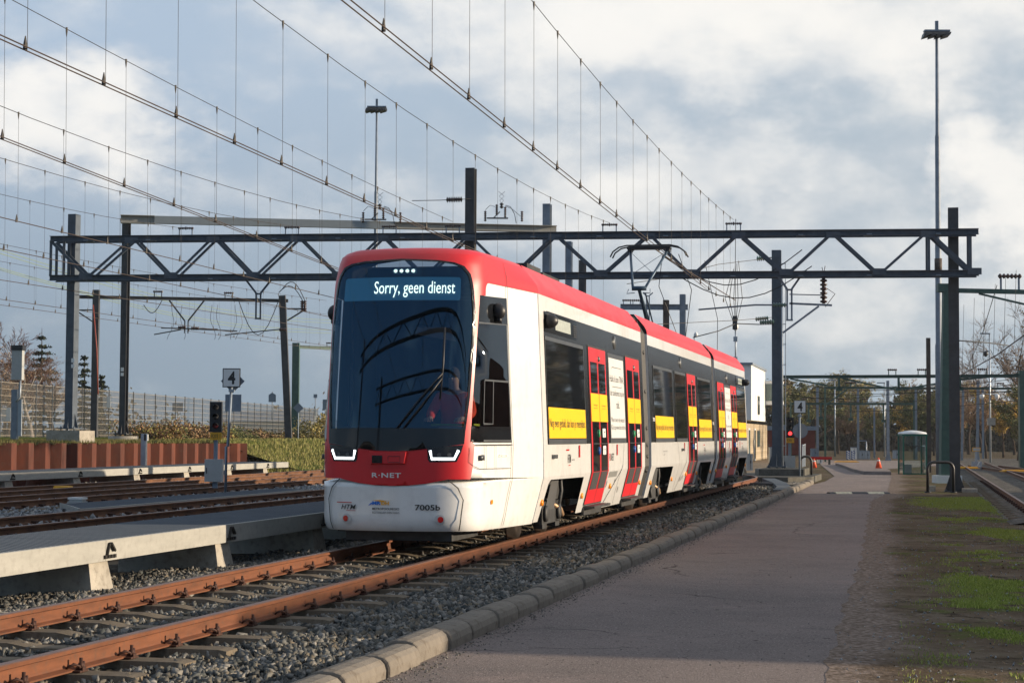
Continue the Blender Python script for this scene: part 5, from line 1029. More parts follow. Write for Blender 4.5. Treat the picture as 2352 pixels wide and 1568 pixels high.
for sx in (-1, 1): b.beam(p0 + Vector((sx * .85, 0, 0)), p0 + Vector((sx * .08, 0, -1.0)), .06, .07); b.beam(p0 + Vector((sx * .08, 0, -1.0)), p0 + Vector((sx * .08, 0, -1.6)), .05, .05)
b.build('hanger', STEELD, gl)
for (xa, ya, xb, yb) in ((354, 768, 415, 757), (370, 753, 500, 756), (410, 754, 545, 760), (517, 769, 645, 756)):
    b = MB(); b.tube([P(xa, ya, 89) - gl.location, P(xb, yb, 89) - gl.location], .03, 5); b.build('steady_arm', STEELD, gl)
b = MB()
for xa, ya in ((418, 752), (448, 754), (650, 757)): b = MB(); b.ins(P(xa - 9, ya, 89) - gl.location, P(xa + 9, ya, 89) - gl.location, .09, 5); b.build('insulator', PORC, gl)
for xa in (694, 700): b = MB(); b.ins(P(xa, 716, 90) - gl.location, P(xa, 690, 90) - gl.location, .10, 5); b.build('insulator', PORC, gl)
b = MB(); b.beam(P(660, 709, 90) - gl.location, P(704, 709, 90) - gl.location, .07, .07); b.beam(P(660, 736, 90) - gl.location, P(700, 711, 90) - gl.location, .07, .07); b.beam(P(182, 712, 88) - gl.location, P(212, 712, 88) - gl.location, .06, .06); b.beam(P(182, 718, 88) - gl.location, P(212, 738, 88) - gl.location, .06, .06); b.build('bracket_arm', STEELD, gl)
b = MB()
for i, (x0, y0, x1, y1, sg) in enumerate(((548, 690, 640, 690, 1.7), (640, 672, 700, 700, -.6), (645, 668, 702, 694, -.7), (330, 700, 372, 690, .5))): 
    a, c = P(x0, y0, 89.5) - gl.location, P(x1, y1, 89.5) - gl.location; b.tube([a.lerp(c, t) + Vector((0, 0, -sg * math.sin(math.pi * t))) for t in np.linspace(0, 1, 9)], .02, 5)
for x0 in (395, 418, 487, 500, 540, 552): a = P(x0, 700, 89.2) - gl.location; b.tube([a + Vector((.22 * math.sin(t * 5.5 + x0) * t, 0, -1.7 * t)) for t in np.linspace(0, 1, 12)], .010, 4)
b.build('jumper_cable', BLACK, gl)
lineobj('cable_duct', 'red cable running up the leaning post at the left', 'cable', [P(225, 905, 87.5), P(222, 800, 87.5), P(214, 700, 87.5)], .03, mat('red_cable', (.28, .05, .03), .5))
gantry('small green gantry behind the tram at the far left', 672, 775, 798, 118, 120, [(680, .45, .25, .0)], GREEN, .2, trest=(757,), zb=.6)
post('grey cross-beam post behind the tram roof, right one of the pair', 1568, 676, 92, -.2, .28, .28, GALVD, base=False)
post('brown post behind the tram roof, left one of the pair', 1530, 689, 92, -.2, .28, .28, RUSTP, base=False)
gantry('thin cross-beam behind the pantograph', 1425, 1580, 705, 92, 92, [], GALVD, .28, trest=(1440, 1462))
hanger(1488, 672, 91, .5, .15, 'small grey hanging bracket behind the pantograph', GALVD, 1.3)
# masts with floodlights
def mast(label, x, ytop, Y, zb, r0, r1, heads, m=GALV, band=None, wide=1.6):
    p = P(x, ytop, Y); t = thing('floodlight_mast', label, 'lamp mast', (p.x, p.y, zb)); h = p.z - zb; b = MB(); b.cs = True
    pr = [(0, r0), (.29, r0), (.295, r0 * .86), (.52, r0 * .86), (.525, r0 * .72), (.76, r0 * .68), (.765, r0 * .55), (1, r1)]; b.lathe((0, 0, 0), (0, 0, h), pr, 12); b.build('shaft', m, t)
    b = MB(); b.box((0, 0, h), (wide, .3, .07)); b.box((0, 0, h + .22), (.12, .12, .4)); b.build('crossarm', GALVD, t)
    for k in range(heads):
        x0 = -wide / 2 + wide * (k + .5) / heads; b = MB(); vs = [(x0 - .16, -.25, h - .08), (x0 + .16, -.25, h - .08), (x0 + .16, .25, h - .12), (x0 - .16, .25, h - .12), (x0 - .22, -.35, h - .30), (x0 + .10, -.35, h - .20), (x0 + .12, .3, h - .20), (x0 - .20, .3, h - .30)]
        b.add(vs, [(0, 1, 2, 3), (7, 6, 5, 4), (0, 4, 5, 1), (1, 5, 6, 2), (2, 6, 7, 3), (3, 7, 4, 0)]); b.build('floodlight', BLACK, t)
    if band: b = MB(); b.cs = True; b.lathe((0, 0, band), (0, 0, band + .6), [(0, r0 * 1.04), (1, r0 * 1.04)], 12); b.build('rusty_collar', RUSTP, t)
    return t
mast('very tall grey floodlight mast at the right, behind the black post', 2151.5, 72, 75, -.2, .15, .06, 4, GALVD, 8.3, 1.05)
mast('distant floodlight mast rising above the tram, left of the dark post', 865.5, 246, 95, -.2, .13, .05, 4, GALVD, None, 1.0)
# ------------------------------------------------------------------ signals and signs
def board(t, w, h, pos, txt, m_in=P_STICK, th=.02, y=-.03):
    b = MB(); b.box(pos, (w, th, h)); b.build('board', P_INK, t); b = MB(); b.box((pos[0], pos[1] - th / 2 - .003, pos[2]), (w * .90, .004, h * .90)); f = b.build('board_face', m_in, t)
    if txt: b = MB(); text(b, txt, pos[0] - w * .20, pos[2] - h * .34, pos[0] + w * .22, pos[2] + h * .34, lambda a, z, o: (a, pos[1] - th / 2 - .008, z), 0., bold=.03); b.build('numeral', P_INK, t)
def sign4(label, x, y, zb, lean, sgn, back, rz):
    p = G(x, y, zb); t = thing('number_sign', label, 'sign', p, rz); k = p.y / F
    top = 4.13 * 0 + sgn
    b = MB(); b.cs = True; b.tube([(0, 0, 0), (0, 0, 1.2), (lean * .35, 0, 1.21), (lean, 0, top)], .035, 8); b.build('pole', GALVD, t)
    board(t, .44, .47, (lean, -.06, top), '4'); 
    b = MB(); b.box((lean, -.02, top - .32), (.14, .08, .06)); b.build('clamp', GALV, t)
    if back == 'left':
        b = MB(); b.box((lean + .02, .03, top - .08), (.42, .015, .42), Matrix.Rotation(R(45), 3, 'Y')); b.build('diamond_board', GALVD, t); b = MB(); b.box((lean + .04, .02, top - .62), (.40, .02, .42)); b.build('square_board', GALVD, t)
    else:
        cp_ = [[(r * math.cos(6.2832 * k / 28), r * math.sin(6.2832 * k / 28)) for k in range(28)] for r in (.27, .245)]
        b = MB(); b.ext((.03, .04, top - .86), (.03, .06, top - .86), cp_[0]); b.build('round_board', GALVD, t); b = MB(); b.ext((.03, .033, top - .86), (.03, .038, top - .86), cp_[1]); b.build('round_board_face', mat('aluminium_back', (.26, .27, .28), .7), t)
    return t
def ang(x): return -math.atan((x - 1176) / F)
sign4('white number 4 sign on a slightly leaning pole left of the tram', 518, 1137, -.16, .12, 2.745 + .16, 'left', 0)
sign4('white number 4 sign in front of a round grey board, right of the tram', 1837, 1105, -.24, 0, 2.43 + .24, 'right', 0)
P_DULL = mat('unlit_red_lens', (.12, .008, .008), .3)
def signal(label, x, y, zb, plate, lit, sc=1., dx=.0):
    p = G(x, y, zb); t = thing('tram_signal', label, 'signal', p); t.location.z += .16
    b = MB(); b.box((0, 0, .3), (.12, .12, .6)); b.box((dx, .02, 1.0), (.09, .09, 1.2)); b.build('stand', GALVD, t)
    b = MB(); b.box((-.03, 0, .44), (.44, .28, .56)); b.build('cabinet', GREYBOX, t); b = MB(); b.box((-.20, -.15, .44), (.02, .02, .14)); b.build('cabinet_handle', BLACK, t)
    b = MB(); b.cs = False; b.box((dx, 0, 1.78), (.30, .16, .76)); b.build('signal_head', BLACK, t)
    b = MB(); b.box((dx + .01, -.06, 1.30), (.29, .02, .19)); b.build('number_plate', YEL, t); b = MB(); text(b, plate, dx - .10, 1.25, dx + .12, 1.35, lambda a, z, o: (a, -.074, z), 0.); b.build('plate_lettering', P_INK, t)
    for i, z in enumerate((2.02, 1.79, 1.56)):
        b = MB(); b.lathe((dx, -.08, z), (dx, -.10, z), [(0, .07), (1, .07)], 14); on = i == 2 and lit
        b.build('lens', mat('lit_red_lens', (.9, .02, .02), .3, emit=(1., .03, .03), es=3.) if on else (P_DULL if i == 2 else P_SEAM), t)
        b = MB(); n = 8; vs = []
        for kk in range(n + 1): a = math.pi * kk / n; vs += [(dx + .078 * math.cos(a), -.08, z + .078 * math.sin(a)), (dx + .074 * math.cos(a), -.19, z + .070 * math.sin(a))]
        b.add(vs, [(2*j, 2*j+1, 2*j+3, 2*j+2) for j in range(n)]); b.build('visor', BLACK, t)
    for k in range(3): b = MB(); b.tube([(-.14 + .05 * k, 0, .38), (-.12 + .04 * k, -.04, .15), (-.05, 0, .0)], .012, 5); b.build('cable', BLACK, t)
    return t
signal('three-lamp tram signal with yellow plate R203 1 left of the tram', 494, 1135, -.16, 'R203 1', False)
signal('three-lamp tram signal showing red with yellow plate, right of the tram', 1814, 1101, -.24, 'R206 1', True)
p = P(41, 845, 60); t = thing('equipment_cabinet', 'tall pale cabinet with a black lid on a pole at the far left', 'cabinet', (p.x, p.y, 1.1)); zz = p.z - 1.1
b = MB(); b.hb((-.1, .1, -.05), (-.1, .1, zz - .7), .2, .2, .02, (0, 1, 0)); b.build('pole', GALVD, t); b = MB(); b.box((0, 0, zz + .1), (.34, .3, .78 + .2)); b.build('box', GREYBOX, t); b = MB(); b.box((.0, -.01, zz + .66), (.38, .34, .16)); b.build('lid', BLACK, t); b = MB(); b.tube([(.12, -.1, zz - .4), (.12, -.1, zz - .95), (-.02, -.1, zz - 1.1)], .03, 6); b.box((.1, 0, .75), (.12, .1, 1.2)); b.build('conduit', GALV, t)
# ------------------------------------------------------------------ steel sheet piling
PRU = mat('rusty_piling', (.045, .009, .004), .8, 0, .3, 1.4, .2, 40, col2=(.15, .032, .010), stretch=(1, 1, .25), dirt=.4)
sx0, sx1 = 38, 68.6; ns = int((sx1 - sx0) / 1.06); t = thing('sheet_pile_wall', 'rust-red corrugated steel sheet pile wall behind the low walkway', 'retaining wall', T(-25.6, sx0, .2), -TH)
b = MB(); prof = []
for i in range(ns):
    y = i * 1.06; prof += [(0, y), (0, y + .32), (-.42, y + .48), (-.42, y + .78)]
    
prof.append((0, ns * 1.06)); top0 = .88
def ztop(y): return (1.10 - .12 * y / (sx1 - sx0)) - .2
vs = []
for x, y in prof: vs += [(x, y, -.5), (x, y, ztop(y)), (x - .02, y, ztop(y)), (x - .02, y, -.5)]
b.add(vs, [f for j in range(len(prof) - 1) for f in ((4*j, 4*j+4, 4*j+5, 4*j+1), (4*j+1, 4*j+5, 4*j+6, 4*j+2), (4*j+2, 4*j+6, 4*j+7, 4*j+3))]); b.build('piling', PRU, t)
p = G(330, 1068, .3); t = thing('marker_post', 'short grey steel post standing on the walkway before the piling', 'post', p); b = MB(); b.hb((0, 0, 0), (0, 0, 1.05), .17, .2, .03, (0, 1, 0)); b.build('column', GALV, t); b = MB(); b.box((.08, -.05, .92), (.12, .1, .22)); b.build('bracket', WHITE, t)
# ------------------------------------------------------------------ mesh fence
FA, FB = P(-90, 866, 77), P(735, 942, 171); fz0, fz1 = 1.12, 3.66; dF = Vector((FB.x - FA.x, FB.y - FA.y, 0)); LF = dF.length; dF.normalize()
t = thing('mesh_fence', 'tall galvanised double-wire mesh fence along the left edge of the yard', 'fence', (FA.x, FA.y, fz0)); M_FW = mat('fence_wire', (.46, .40, .32), .5, .4, .1, 3); M_FP = mat('fence_post', (.12, .13, .14), .5, .3, .1, 3)
b = MB(); k = 0.
pitch_p = 2.52; npan = int(LF / pitch_p)
for i in range(npan):
    s0 = i * pitch_p; b = MB()
    for j in range(9): z = .1 + j * .30; b.box(tuple(dF * (s0 + pitch_p / 2) + Vector((0, 0, z))), (pitch_p - .05, .022, .016), math.atan2(dF.y, dF.x))
    stp = .055 if i < 14 else .11
    x = s0 + .04
    while x < s0 + pitch_p - .03: p = dF * x; b.beam(p + Vector((0, 0, .0)), p + Vector((0, 0, 2.54)),   .006 if i < 14 else .010, .006 if i < 14 else .010); x += stp
    b.build('mesh_panel', M_FW, t); b = MB(); b.box(tuple(dF * s0 + Vector((0, 0, 1.28))), (.06, .06, 2.62), math.atan2(dF.y, dF.x)); b.build('fence_post', M_FP, t)
for x in (15, 245): 
    p = G(x, 960, 1.0); kx = ray(x, 950); tt = (FA.x * dF.y - FA.y * dF.x) / (kx.x * dF.y - kx.y * dF.x); p = CAM + kx * tt; b = MB(); b.box((p.x - FA.x, p.y - FA.y - .05, (1.9 if x > 100 else 1.05)), (.42, .02, .62)); b.build('notice_board', WHITE, t)
# ------------------------------------------------------------------ vegetation
def leafmat(name, c1, c2, c3):
    m = bpy.data.materials.new(name); m.use_nodes = True; n, l, b = nodes(m); b.inputs['Roughness'].default_value = .7; b.inputs['Specular IOR Level'].default_value = .2
    ge = n.new('ShaderNodeNewGeometry'); cr = n.new('ShaderNodeValToRGB'); l.new(ge.outputs['Random Per Island'], cr.inputs[0]); e = cr.color_ramp.elements; e[0].color = (*c1, 1); e[1].color = (*c3, 1); x = e.new(.5); x.color = (*c2, 1); l.new(cr.outputs[0], b.inputs['Base Color']); return m
L_YEL = leafmat('autumn_yellow_leaves', (.14, .12, .04), (.34, .27, .09), (.50, .40, .14)); L_BRN = leafmat('brown_leaves', (.12, .08, .05), (.28, .17, .09), (.42, .28, .15)); L_GRN = leafmat('olive_leaves', (.05, .06, .025), (.13, .15, .055), (.26, .24, .09)); L_CON = leafmat('fir_needles', (.010, .018, .010), (.025, .035, .018), (.05, .055, .03)); L_GRS = leafmat('grass_blades', (.17, .22, .035), (.30, .37, .06), (.40, .42, .11)); L_DRY = leafmat('dry_stalks', (.10, .06, .03), (.20, .13, .06), (.16, .16, .05))
L_OLV = leafmat('wood_leaves', (.02, .022, .012), (.05, .045, .022), (.10, .08, .04))
BARK = mat('dark_bark', (.06, .045, .035), .9, 0, .3, 8, .3, 30); BIRCH = mat('birch_bark', (.42, .38, .33), .8, 0, .2, 6, col2=(.22, .17, .14), det=8); TWIG = mat('brown_twigs', (.24, .17, .125), .9, 0, .2, 8)
def quads(b, c, s, rg, flat=0.):                            # one leaf card at c
    a = Vector((rg.gauss(0, 1), rg.gauss(0, 1), rg.gauss(0, 1))).normalized(); d = a.cross(Vector((rg.gauss(0, 1), rg.gauss(0, 1), rg.gauss(0, 1)))).normalized(); e = a * s; f = d * s * .6; c = Vector(c)
    b.add([c - e, c + f, c + e, c - f], [(0, 1, 2, 3)])
def tree(name, label, seed, h, spread, m_leaf, m_bark, nleaf=6000, leaf=.16, gap=.5, twigs=True, group=None, cat='tree', base=.25, droop=0., up=.5, levels=4):
    rg = random.Random(seed); t = thing(name, label, cat, (0, 0, 0), 0, group); tb = MB(); tw = MB(); tips = []
    def grow(p, d, L, r, lv):
        n = 4 if lv < 2 else 3; pts = [p]; rs_ = [r]; q = p.copy(); dd = d.copy()
        for i in range(n):
            dd = (dd + Vector((rg.gauss(0, .14), rg.gauss(0, .14), rg.gauss(0, .08) + (.06 if lv < 2 else -droop)))).normalized(); q = q + dd * L / n; pts.append(q.copy()); rs_.append(r * (1 - .62 * (i + 1) / n))
        (tb if lv < 2 else tw).tube(pts, rs_, 6 if lv < 1 else 4 if lv < 2 else 3, False)
        if lv >= 2: tips.extend([(pts[i].lerp(pts[i + 1], rg.random()), lv) for i in range(n)])
        if lv >= levels: return
        k = (7 if lv == 0 else 5 if lv == 1 else 4)
        for i in range(k):
            f = base + (1 - base) * (i + rg.random()) / k if lv == 0 else .25 + .75 * (i + rg.random()) / k
            j = min(int(f * n), n - 1); c = pts[j].lerp(pts[j + 1], f * n - j); a = rg.uniform(0, 2 * math.pi); tilt = rg.uniform(.5, 1.1) * spread
            ax = Vector((math.cos(a), math.sin(a), 0)); nd = (dd * (1. - .2 * tilt) + ax * tilt * .8 + Vector((0, 0, up * .4))).normalized(); grow(c, nd, L * rg.uniform(.42, .62), max(rs_[j] * .5, .017), lv + 1)
    grow(Vector((0, 0, -.1)), Vector((0, 0, 1)), h * .72, h * .018 + .03, 0); tb.build('trunk', m_bark, t)
    if twigs: tw.build('twigs', TWIG if m_bark is not BIRCH else mat('birch_twigs', (.13, .075, .06), .9), t)
    if m_leaf:
        b = MB(); cl = [t_ for t_ in tips if rg.random() > gap]
        for i in range(nleaf): c, lv = rg.choice(cl); quads(b, c + Vector((rg.gauss(0, 1), rg.gauss(0, 1), rg.gauss(0, .8))) * leaf * 1.3, leaf * rg.uniform(.5, 1.2), rg)
        b.build('crown', m_leaf, t)
    return t
def conifer(label, seed, h, loc, group=None):
    rg = random.Random(seed); t = thing('conifer', label, 'conifer', loc, 0, group); b = MB(); b.tube([(0, 0, 0), (.05, 0, h * .5), (0, 0, h)], [h * .02, h * .012, .01], 6); b.build('trunk', BARK, t); b = MB(); z = h * .10
    while z < h * .98:
        rr_ = (1 - z / h) ** .85 * h * .34 + .08
        for k in range(rg.randint(5, 7)):
            a = rg.uniform(0, 6.28); L = rr_ * rg.uniform(.6, 1.15); n = max(4, int(L * 9))
            for i in range(n):
                f = (i + .5) / n; c = Vector((math.cos(a) * L * f, math.sin(a) * L * f, z - .18 * L * f + .12 * L * f * f)); s = .17 * (1.1 - f * .6)
                for _ in range(3): quads(b, c + Vector((rg.gauss(0, .07), rg.gauss(0, .07), rg.gauss(0, .05))), s * rg.uniform(.5, 1), rg)
        z += h * .062 * rg.uniform(.8, 1.2)
    b.build('crown', L_CON, t); return t
def put(o, x, Y, z=-.2, **k): p = P(x, 990, Y); return dup(o, (p.x, p.y, z), **k)
protos = {
 'birch': tree('tree', 'bare birch with pale trunk behind the fence at the far left', 11, 9.5, 1.0, None, BIRCH, group=None, droop=.05, up=.9, levels=5),
 'willow': tree('tree', 'broad yellow-green autumn tree behind the yard, left of the others', 21, 13, 1.25, L_YEL, BARK, 9000, .13, .1, levels=5),
 'brown': tree('tree', 'x', 31, 11, 1.2, L_BRN, BARK, 5500, .12, .1, levels=5), 'olive': tree('tree', 'x', 41, 10, 1.3, L_GRN, BARK, 10000, .14, .1, levels=5),
 'bare': tree('tree', 'x', 51, 14, .9, None, BARK, droop=.10, up=1., levels=5), 'gold': tree('tree', 'x', 61, 8, 1.3, leafmat('golden_leaves', (.22, .15, .03), (.50, .33, .06), (.62, .42, .10)), BARK, 8000, .13, .1, levels=5)}
pb = P(75, 990, 105); protos['birch'].location = (pb.x, pb.y, .9); protos['birch'].scale = (.72, .72, .56)
put(protos['brown'], 18, 110, .9, label='rust-brown bushy tree at the left picture edge behind the fence', scale=(.50, .5, .40), rz=1.)
put(protos['brown'], 118, 118, .9, label='rust-brown bushy tree right of the bare birch', scale=(.42, .42, .36), rz=3.)
conifer('dark conifer behind the bare birch at the far left', 3, 7.6, P(92, 990, 118).to_2d().to_3d() + Vector((0, 0, .5)))
conifer('small ragged conifer right of the thick left post', 4, 5.6, P(191, 990, 112).to_2d().to_3d() + Vector((0, 0, .5)))
conifer('thin low conifer behind the fence right of the leaning post', 5, 4.4, P(232, 990, 112).to_2d().to_3d() + Vector((0, 0, .5)))
put(protos['bare'], 15, 112, .8, label='bare brown tree behind the fence at the left picture edge', scale=(.5, .5, .33), rz=1.)
put(protos['bare'], 128, 116, .8, label='bare reddish brown tree just left of the thick left post', scale=(.42, .42, .30), rz=2.)
put(protos['bare'], 50, 119, .8, label='dense bare brown tree between birch and picture edge', scale=(.45, .45, .34), rz=4.)
wl_ = protos['willow']; p = P(1868, 990, 178); wl_.location = (p.x, p.y, -.2); wl_.scale = (1.2, 1, .50)
tlist = [('olive', 1826, 168, 0.55, 0, 'dark olive tree right behind the dark post by the signal'), ('olive', 1925, 172, 0.59, 2, 'olive tree at the right foot of the broad yellow-green tree'), ('brown', 1815, 205, 0.59, 1, 'brown tree behind the signal, partly hidden by the dark post'),
 ('gold', 1975, 200, 0.70, 0, 'golden tree between two grey masts in the middle distance'), ('willow', 2010, 188, 0.46, 2, 'yellow-brown tree behind the tall grey mast cluster'), ('gold', 2050, 190, 0.62, 3, 'golden brown tree left of the glass shelter'),
 ('olive', 2100, 150, 0.50, 4, 'dark green tree behind the glass shelter'), ('brown', 2075, 200, 0.55, 5, 'brown tree in the gap left of the dark green tree'), ('olive', 2145, 160, 0.46, 6, 'dark tree behind the very tall floodlight mast'),
 ('bare', 2225, 175, 0.66, 0, 'tall bare drooping tree right of the black post'), ('bare', 2255, 190, 0.58, 2, 'bare tree just right of the tall drooping one'), ('gold', 2305, 150, 0.62, 1, 'golden tree low at the right behind the cameras mast'),
 ('bare', 2340, 125, 0.61, 4, 'bare tree rising at the right picture edge'), ('brown', 2265, 140, 0.40, 2, 'brown shrubby tree right of the black post'), ('olive', 2350, 118, 0.40, 5, 'olive tree at the right picture edge'), ('brown', 2210, 165, 0.44, 7, 'brown tree directly right of the black post'),
 ('brown', 1950, 160, 0.33, 3, 'low brown tree behind the grey cabinets'), ('olive', 2010, 165, 0.31, 8, 'low dark shrub tree behind the thin lamp posts'), ('brown', 2330, 170, 0.55, 9, 'brown tree behind the bare one at the right edge'), ('willow', 2180, 200, 0.52, 5, 'yellow-brown tree seen between the floodlight mast and black post')]
first = set()
for k, x, Y, sc, r, lb in tlist:
    if k in ('brown', 'olive', 'bare', 'gold') and k not in first and k != 'brown':
        o = protos[k]; first.add(k); p = P(x, 990, Y); o.location = (p.x, p.y, -.2); o.scale = (sc,) * 3; o['label'] = lb; o.rotation_euler.z = r; o['group'] = 'trees behind the yard'
    else: put(protos[k], x, Y, label=lb, scale=(sc * (1.15 if r % 2 else 1), sc, sc), rz=r, group='trees behind the yard')
p = P(2395, 990, 160); protos['brown'].location = (p.x, p.y, -.2); protos['brown']['label'] = 'brown tree just beyond the right picture edge'
# tree row beyond the road, outside the frame on the right: it shows in the windows
for i in range(9): dup(protos[('bare', 'olive', 'bare', 'brown', 'bare')[i % 5]], (88 + 7 * i, 225 + i * 9, -.2), label='tree in the row beyond the right picture edge, number %s from the road' % ('one', 'two', 'three', 'four', 'five', 'six', 'seven', 'eight', 'nine')[i], scale=2.0, rz=i * 1.3, group='tree row right of the yard')
def bush(label, x, Y, z, w, h, m, n=1500, seed=0, leaf=.058, group='shrubs along the embankment'):
    rg = random.Random(seed); p = P(x, 990, Y); t = thing('shrub', label, 'shrub', (p.x, p.y, z), 0, group); b = MB(); tips = []
    for i in range(26):
        a = rg.uniform(0, 6.28); r0 = rg.uniform(0, .5) * w; q = Vector((math.cos(a) * r0, math.sin(a) * r0 * .6, 0)); d = Vector((math.cos(a) * .35, math.sin(a) * .35, 1)).normalized(); pts = [q]; L = h * rg.uniform(.5, 1.1)
        for k in range(4): d = (d + Vector((rg.gauss(0, .2), rg.gauss(0, .2), 0))).normalized(); pts.append(pts[-1] + d * L / 4)
        b.tube(pts, [.018, .014, .01, .007, .004], 3, False); tips += [pts[k].lerp(pts[k + 1], rg.random()) for k in range(1, 4) for _ in range(2)]
    b.build('stems', TWIG, t); b = MB()
    for i in range(n): quads(b, rg.choice(tips) + Vector((rg.gauss(0, .16), rg.gauss(0, .16), rg.gauss(0, .12))), leaf * rg.uniform(.5, 1.2), rg)
    b.build('foliage', m, t); return t
L_BSH = leafmat('bush_leaves', (.10, .05, .03), (.26, .15, .07), (.24, .24, .06))
names = ['beside the second post', 'one step right of the second post', 'midway between the second post and the number sign', 'left of the signal head', 'behind the signal head', 'behind the number sign pole', 'right of the number sign pole', 'two steps right of the number sign pole', 'in the middle of the bank', 'left of the distant leaning post', 'below the distant leaning post', 'left of the diamond sign pole', 'right of the diamond sign pole', 'next to the tram', 'touching the tram outline']
for i, nm in enumerate(names):
    x = 318 + i * 30; Y = 70 + i * 2.4; bush('autumn shrub on the embankment ' + nm, x, Y, .85 - (.0 if i < 6 else (i - 6) * .06), 2.3 + .5 * math.sin(i * 2), (.62, .95, .7, .8)[i % 4], (L_BSH, L_BRN, L_BSH, L_DRY, L_GRN)[(i * 2) % 5], (5200, 3600, 4400)[i % 3], 100 + i)
bush('large yellowing bush right beside the tram nose at the left', 742, 96, -.1, 2.2, 2.6, L_YEL, 6500, 300, .07, None); bush('orange-leaved bramble low on the grassy bank', 618, 92, .1, 1.6, .9, leafmat('orange_leaves', (.12, .05, .02), (.32, .15, .06), (.2, .12, .05)), 1500, 301, .09, None)
# grass blades: bank, embankment edge and verge
def blades(name, label, pts, hgt, wid, m, seed, lean=.5):
    r_ = np.random.RandomState(seed); n = len(pts); a = r_.uniform(0, 6.28, n); h = hgt * r_.uniform(.4, 1.2, n); w = wid * r_.uniform(.6, 1.3, n); ln = h * lean * r_.uniform(0, 1, n); b2 = r_.uniform(0, 6.28, n)
    d = np.stack([np.cos(a), np.sin(a), 0 * a], 1); tip = pts + np.stack([np.cos(b2) * ln, np.sin(b2) * ln, h], 1)
    v = np.stack([pts - d * w[:, None], pts + d * w[:, None], tip], 1).reshape(-1, 3); me = bpy.data.meshes.new(name); me.vertices.add(3 * n); me.vertices.foreach_set('co', v.ravel().astype(np.float32)); me.loops.add(3 * n); me.loops.foreach_set('vertex_index', np.arange(3 * n, dtype=np.int32)); me.polygons.add(n); me.polygons.foreach_set('loop_start', np.arange(0, 3 * n, 3, dtype=np.int32)); me.polygons.foreach_set('loop_total', np.full(n, 3, np.int32)); me.materials.append(m); me.update(calc_edges=True)
    o = bpy.data.objects.new(name, me); COL.objects.link(o); tag(o, label, 'grass', kind='stuff'); return o
r3 = np.random.RandomState(12)
n = 26000; q = r3.uniform(-30, -25.7, n); s = r3.uniform(42, 66, n); blades('grass', 'rough grass on top of the embankment behind the piling', np.stack([q * N.x + s * U.x, q * N.y + s * U.y, np.full(n, 1.0)], 1), .16, .012, leafmat('dry_grass', (.08, .09, .02), (.15, .14, .04), (.20, .16, .07)), 1)
n = 42000; q = r3.uniform(-29.5, -25.6, n); s = r3.uniform(66.5, 112, n); k = np.clip((-25.8 - q) / 2.7, 0, 1); blades('grass', 'sunlit grass on the slope right of the piling', np.stack([q * N.x + s * U.x, q * N.y + s * U.y, -.2 + 1.2 * k], 1), .17, .02, leafmat('bank_grass', (.12, .13, .035), (.27, .27, .075), (.36, .29, .13)), 2)
def vnoise(x, y, seed, sc):                             # smooth value noise for where the grass takes
    r_ = np.random.RandomState(seed); g = r_.rand(128, 128); u, v = (x * sc) % 127, (y * sc) % 127; i, j = u.astype(int), v.astype(int); fu, fv = u - i, v - j; fu = fu * fu * (3 - 2 * fu); fv = fv * fv * (3 - 2 * fv); i2, j2 = (i + 1) % 128, (j + 1) % 128
    return (g[i, j] * (1 - fu) + g[i2, j] * fu) * (1 - fv) + (g[i, j2] * (1 - fu) + g[i2, j2] * fu) * fv
n = 420000; gy = 10.5 + 40 * r3.rand(n) ** 1.9; ex = np.interp(gy, [p[1] for p in rr], [p[0] for p in rr]); fx = np.minimum(gy * .292 + .3, 1.35 * CO + gy * TH * 1.02 + 1.2); gx = ex + .35 + (fx - ex - .35) * r3.rand(n)
dn = .55 * vnoise(gx, gy * .4, 1, .8) + .30 * vnoise(gx, gy * .5, 2, 2.2) + .22 * vnoise(gx, gy * .7, 3, 6.); t_ = (gx - ex) / np.maximum(fx - ex, .5)
pr_ = np.clip((dn - .505 + .035 * np.clip((20 - gy) / 8, 0, 1) + .12 * np.clip(t_ - .25, 0, .5)) * 7, 0, 1) * np.clip((gx - ex - .3 - .9 * vnoise(gx, gy, 11, 1.1)) * 1.4, .03, 1); k = (r3.rand(n) < pr_) & (gx > ex + .4)
gx, gy, dn = gx[k], gy[k], dn[k]; blades('verge_grass', 'patchy bright green grass and moss on the muddy verge at the right', np.stack([gx, gy, np.full(len(gx), -.279)], 1), .026 * (.7 + .9 * vnoise(gx, gy, 6, 3.)), .0045, L_GRS, 3, .9)
n = 2600; gy = 11 + 35 * r3.rand(n) ** 1.5; ex = np.interp(gy, [p[1] for p in rr], [p[0] for p in rr]); gx = ex + .3 + 4 * r3.rand(n); blades('dead_leaves', 'dead stalks and leaf litter scattered over the verge', np.stack([gx, gy, np.full(n, -.279)], 1), .02, .012, L_BRN, 9, 1.8)
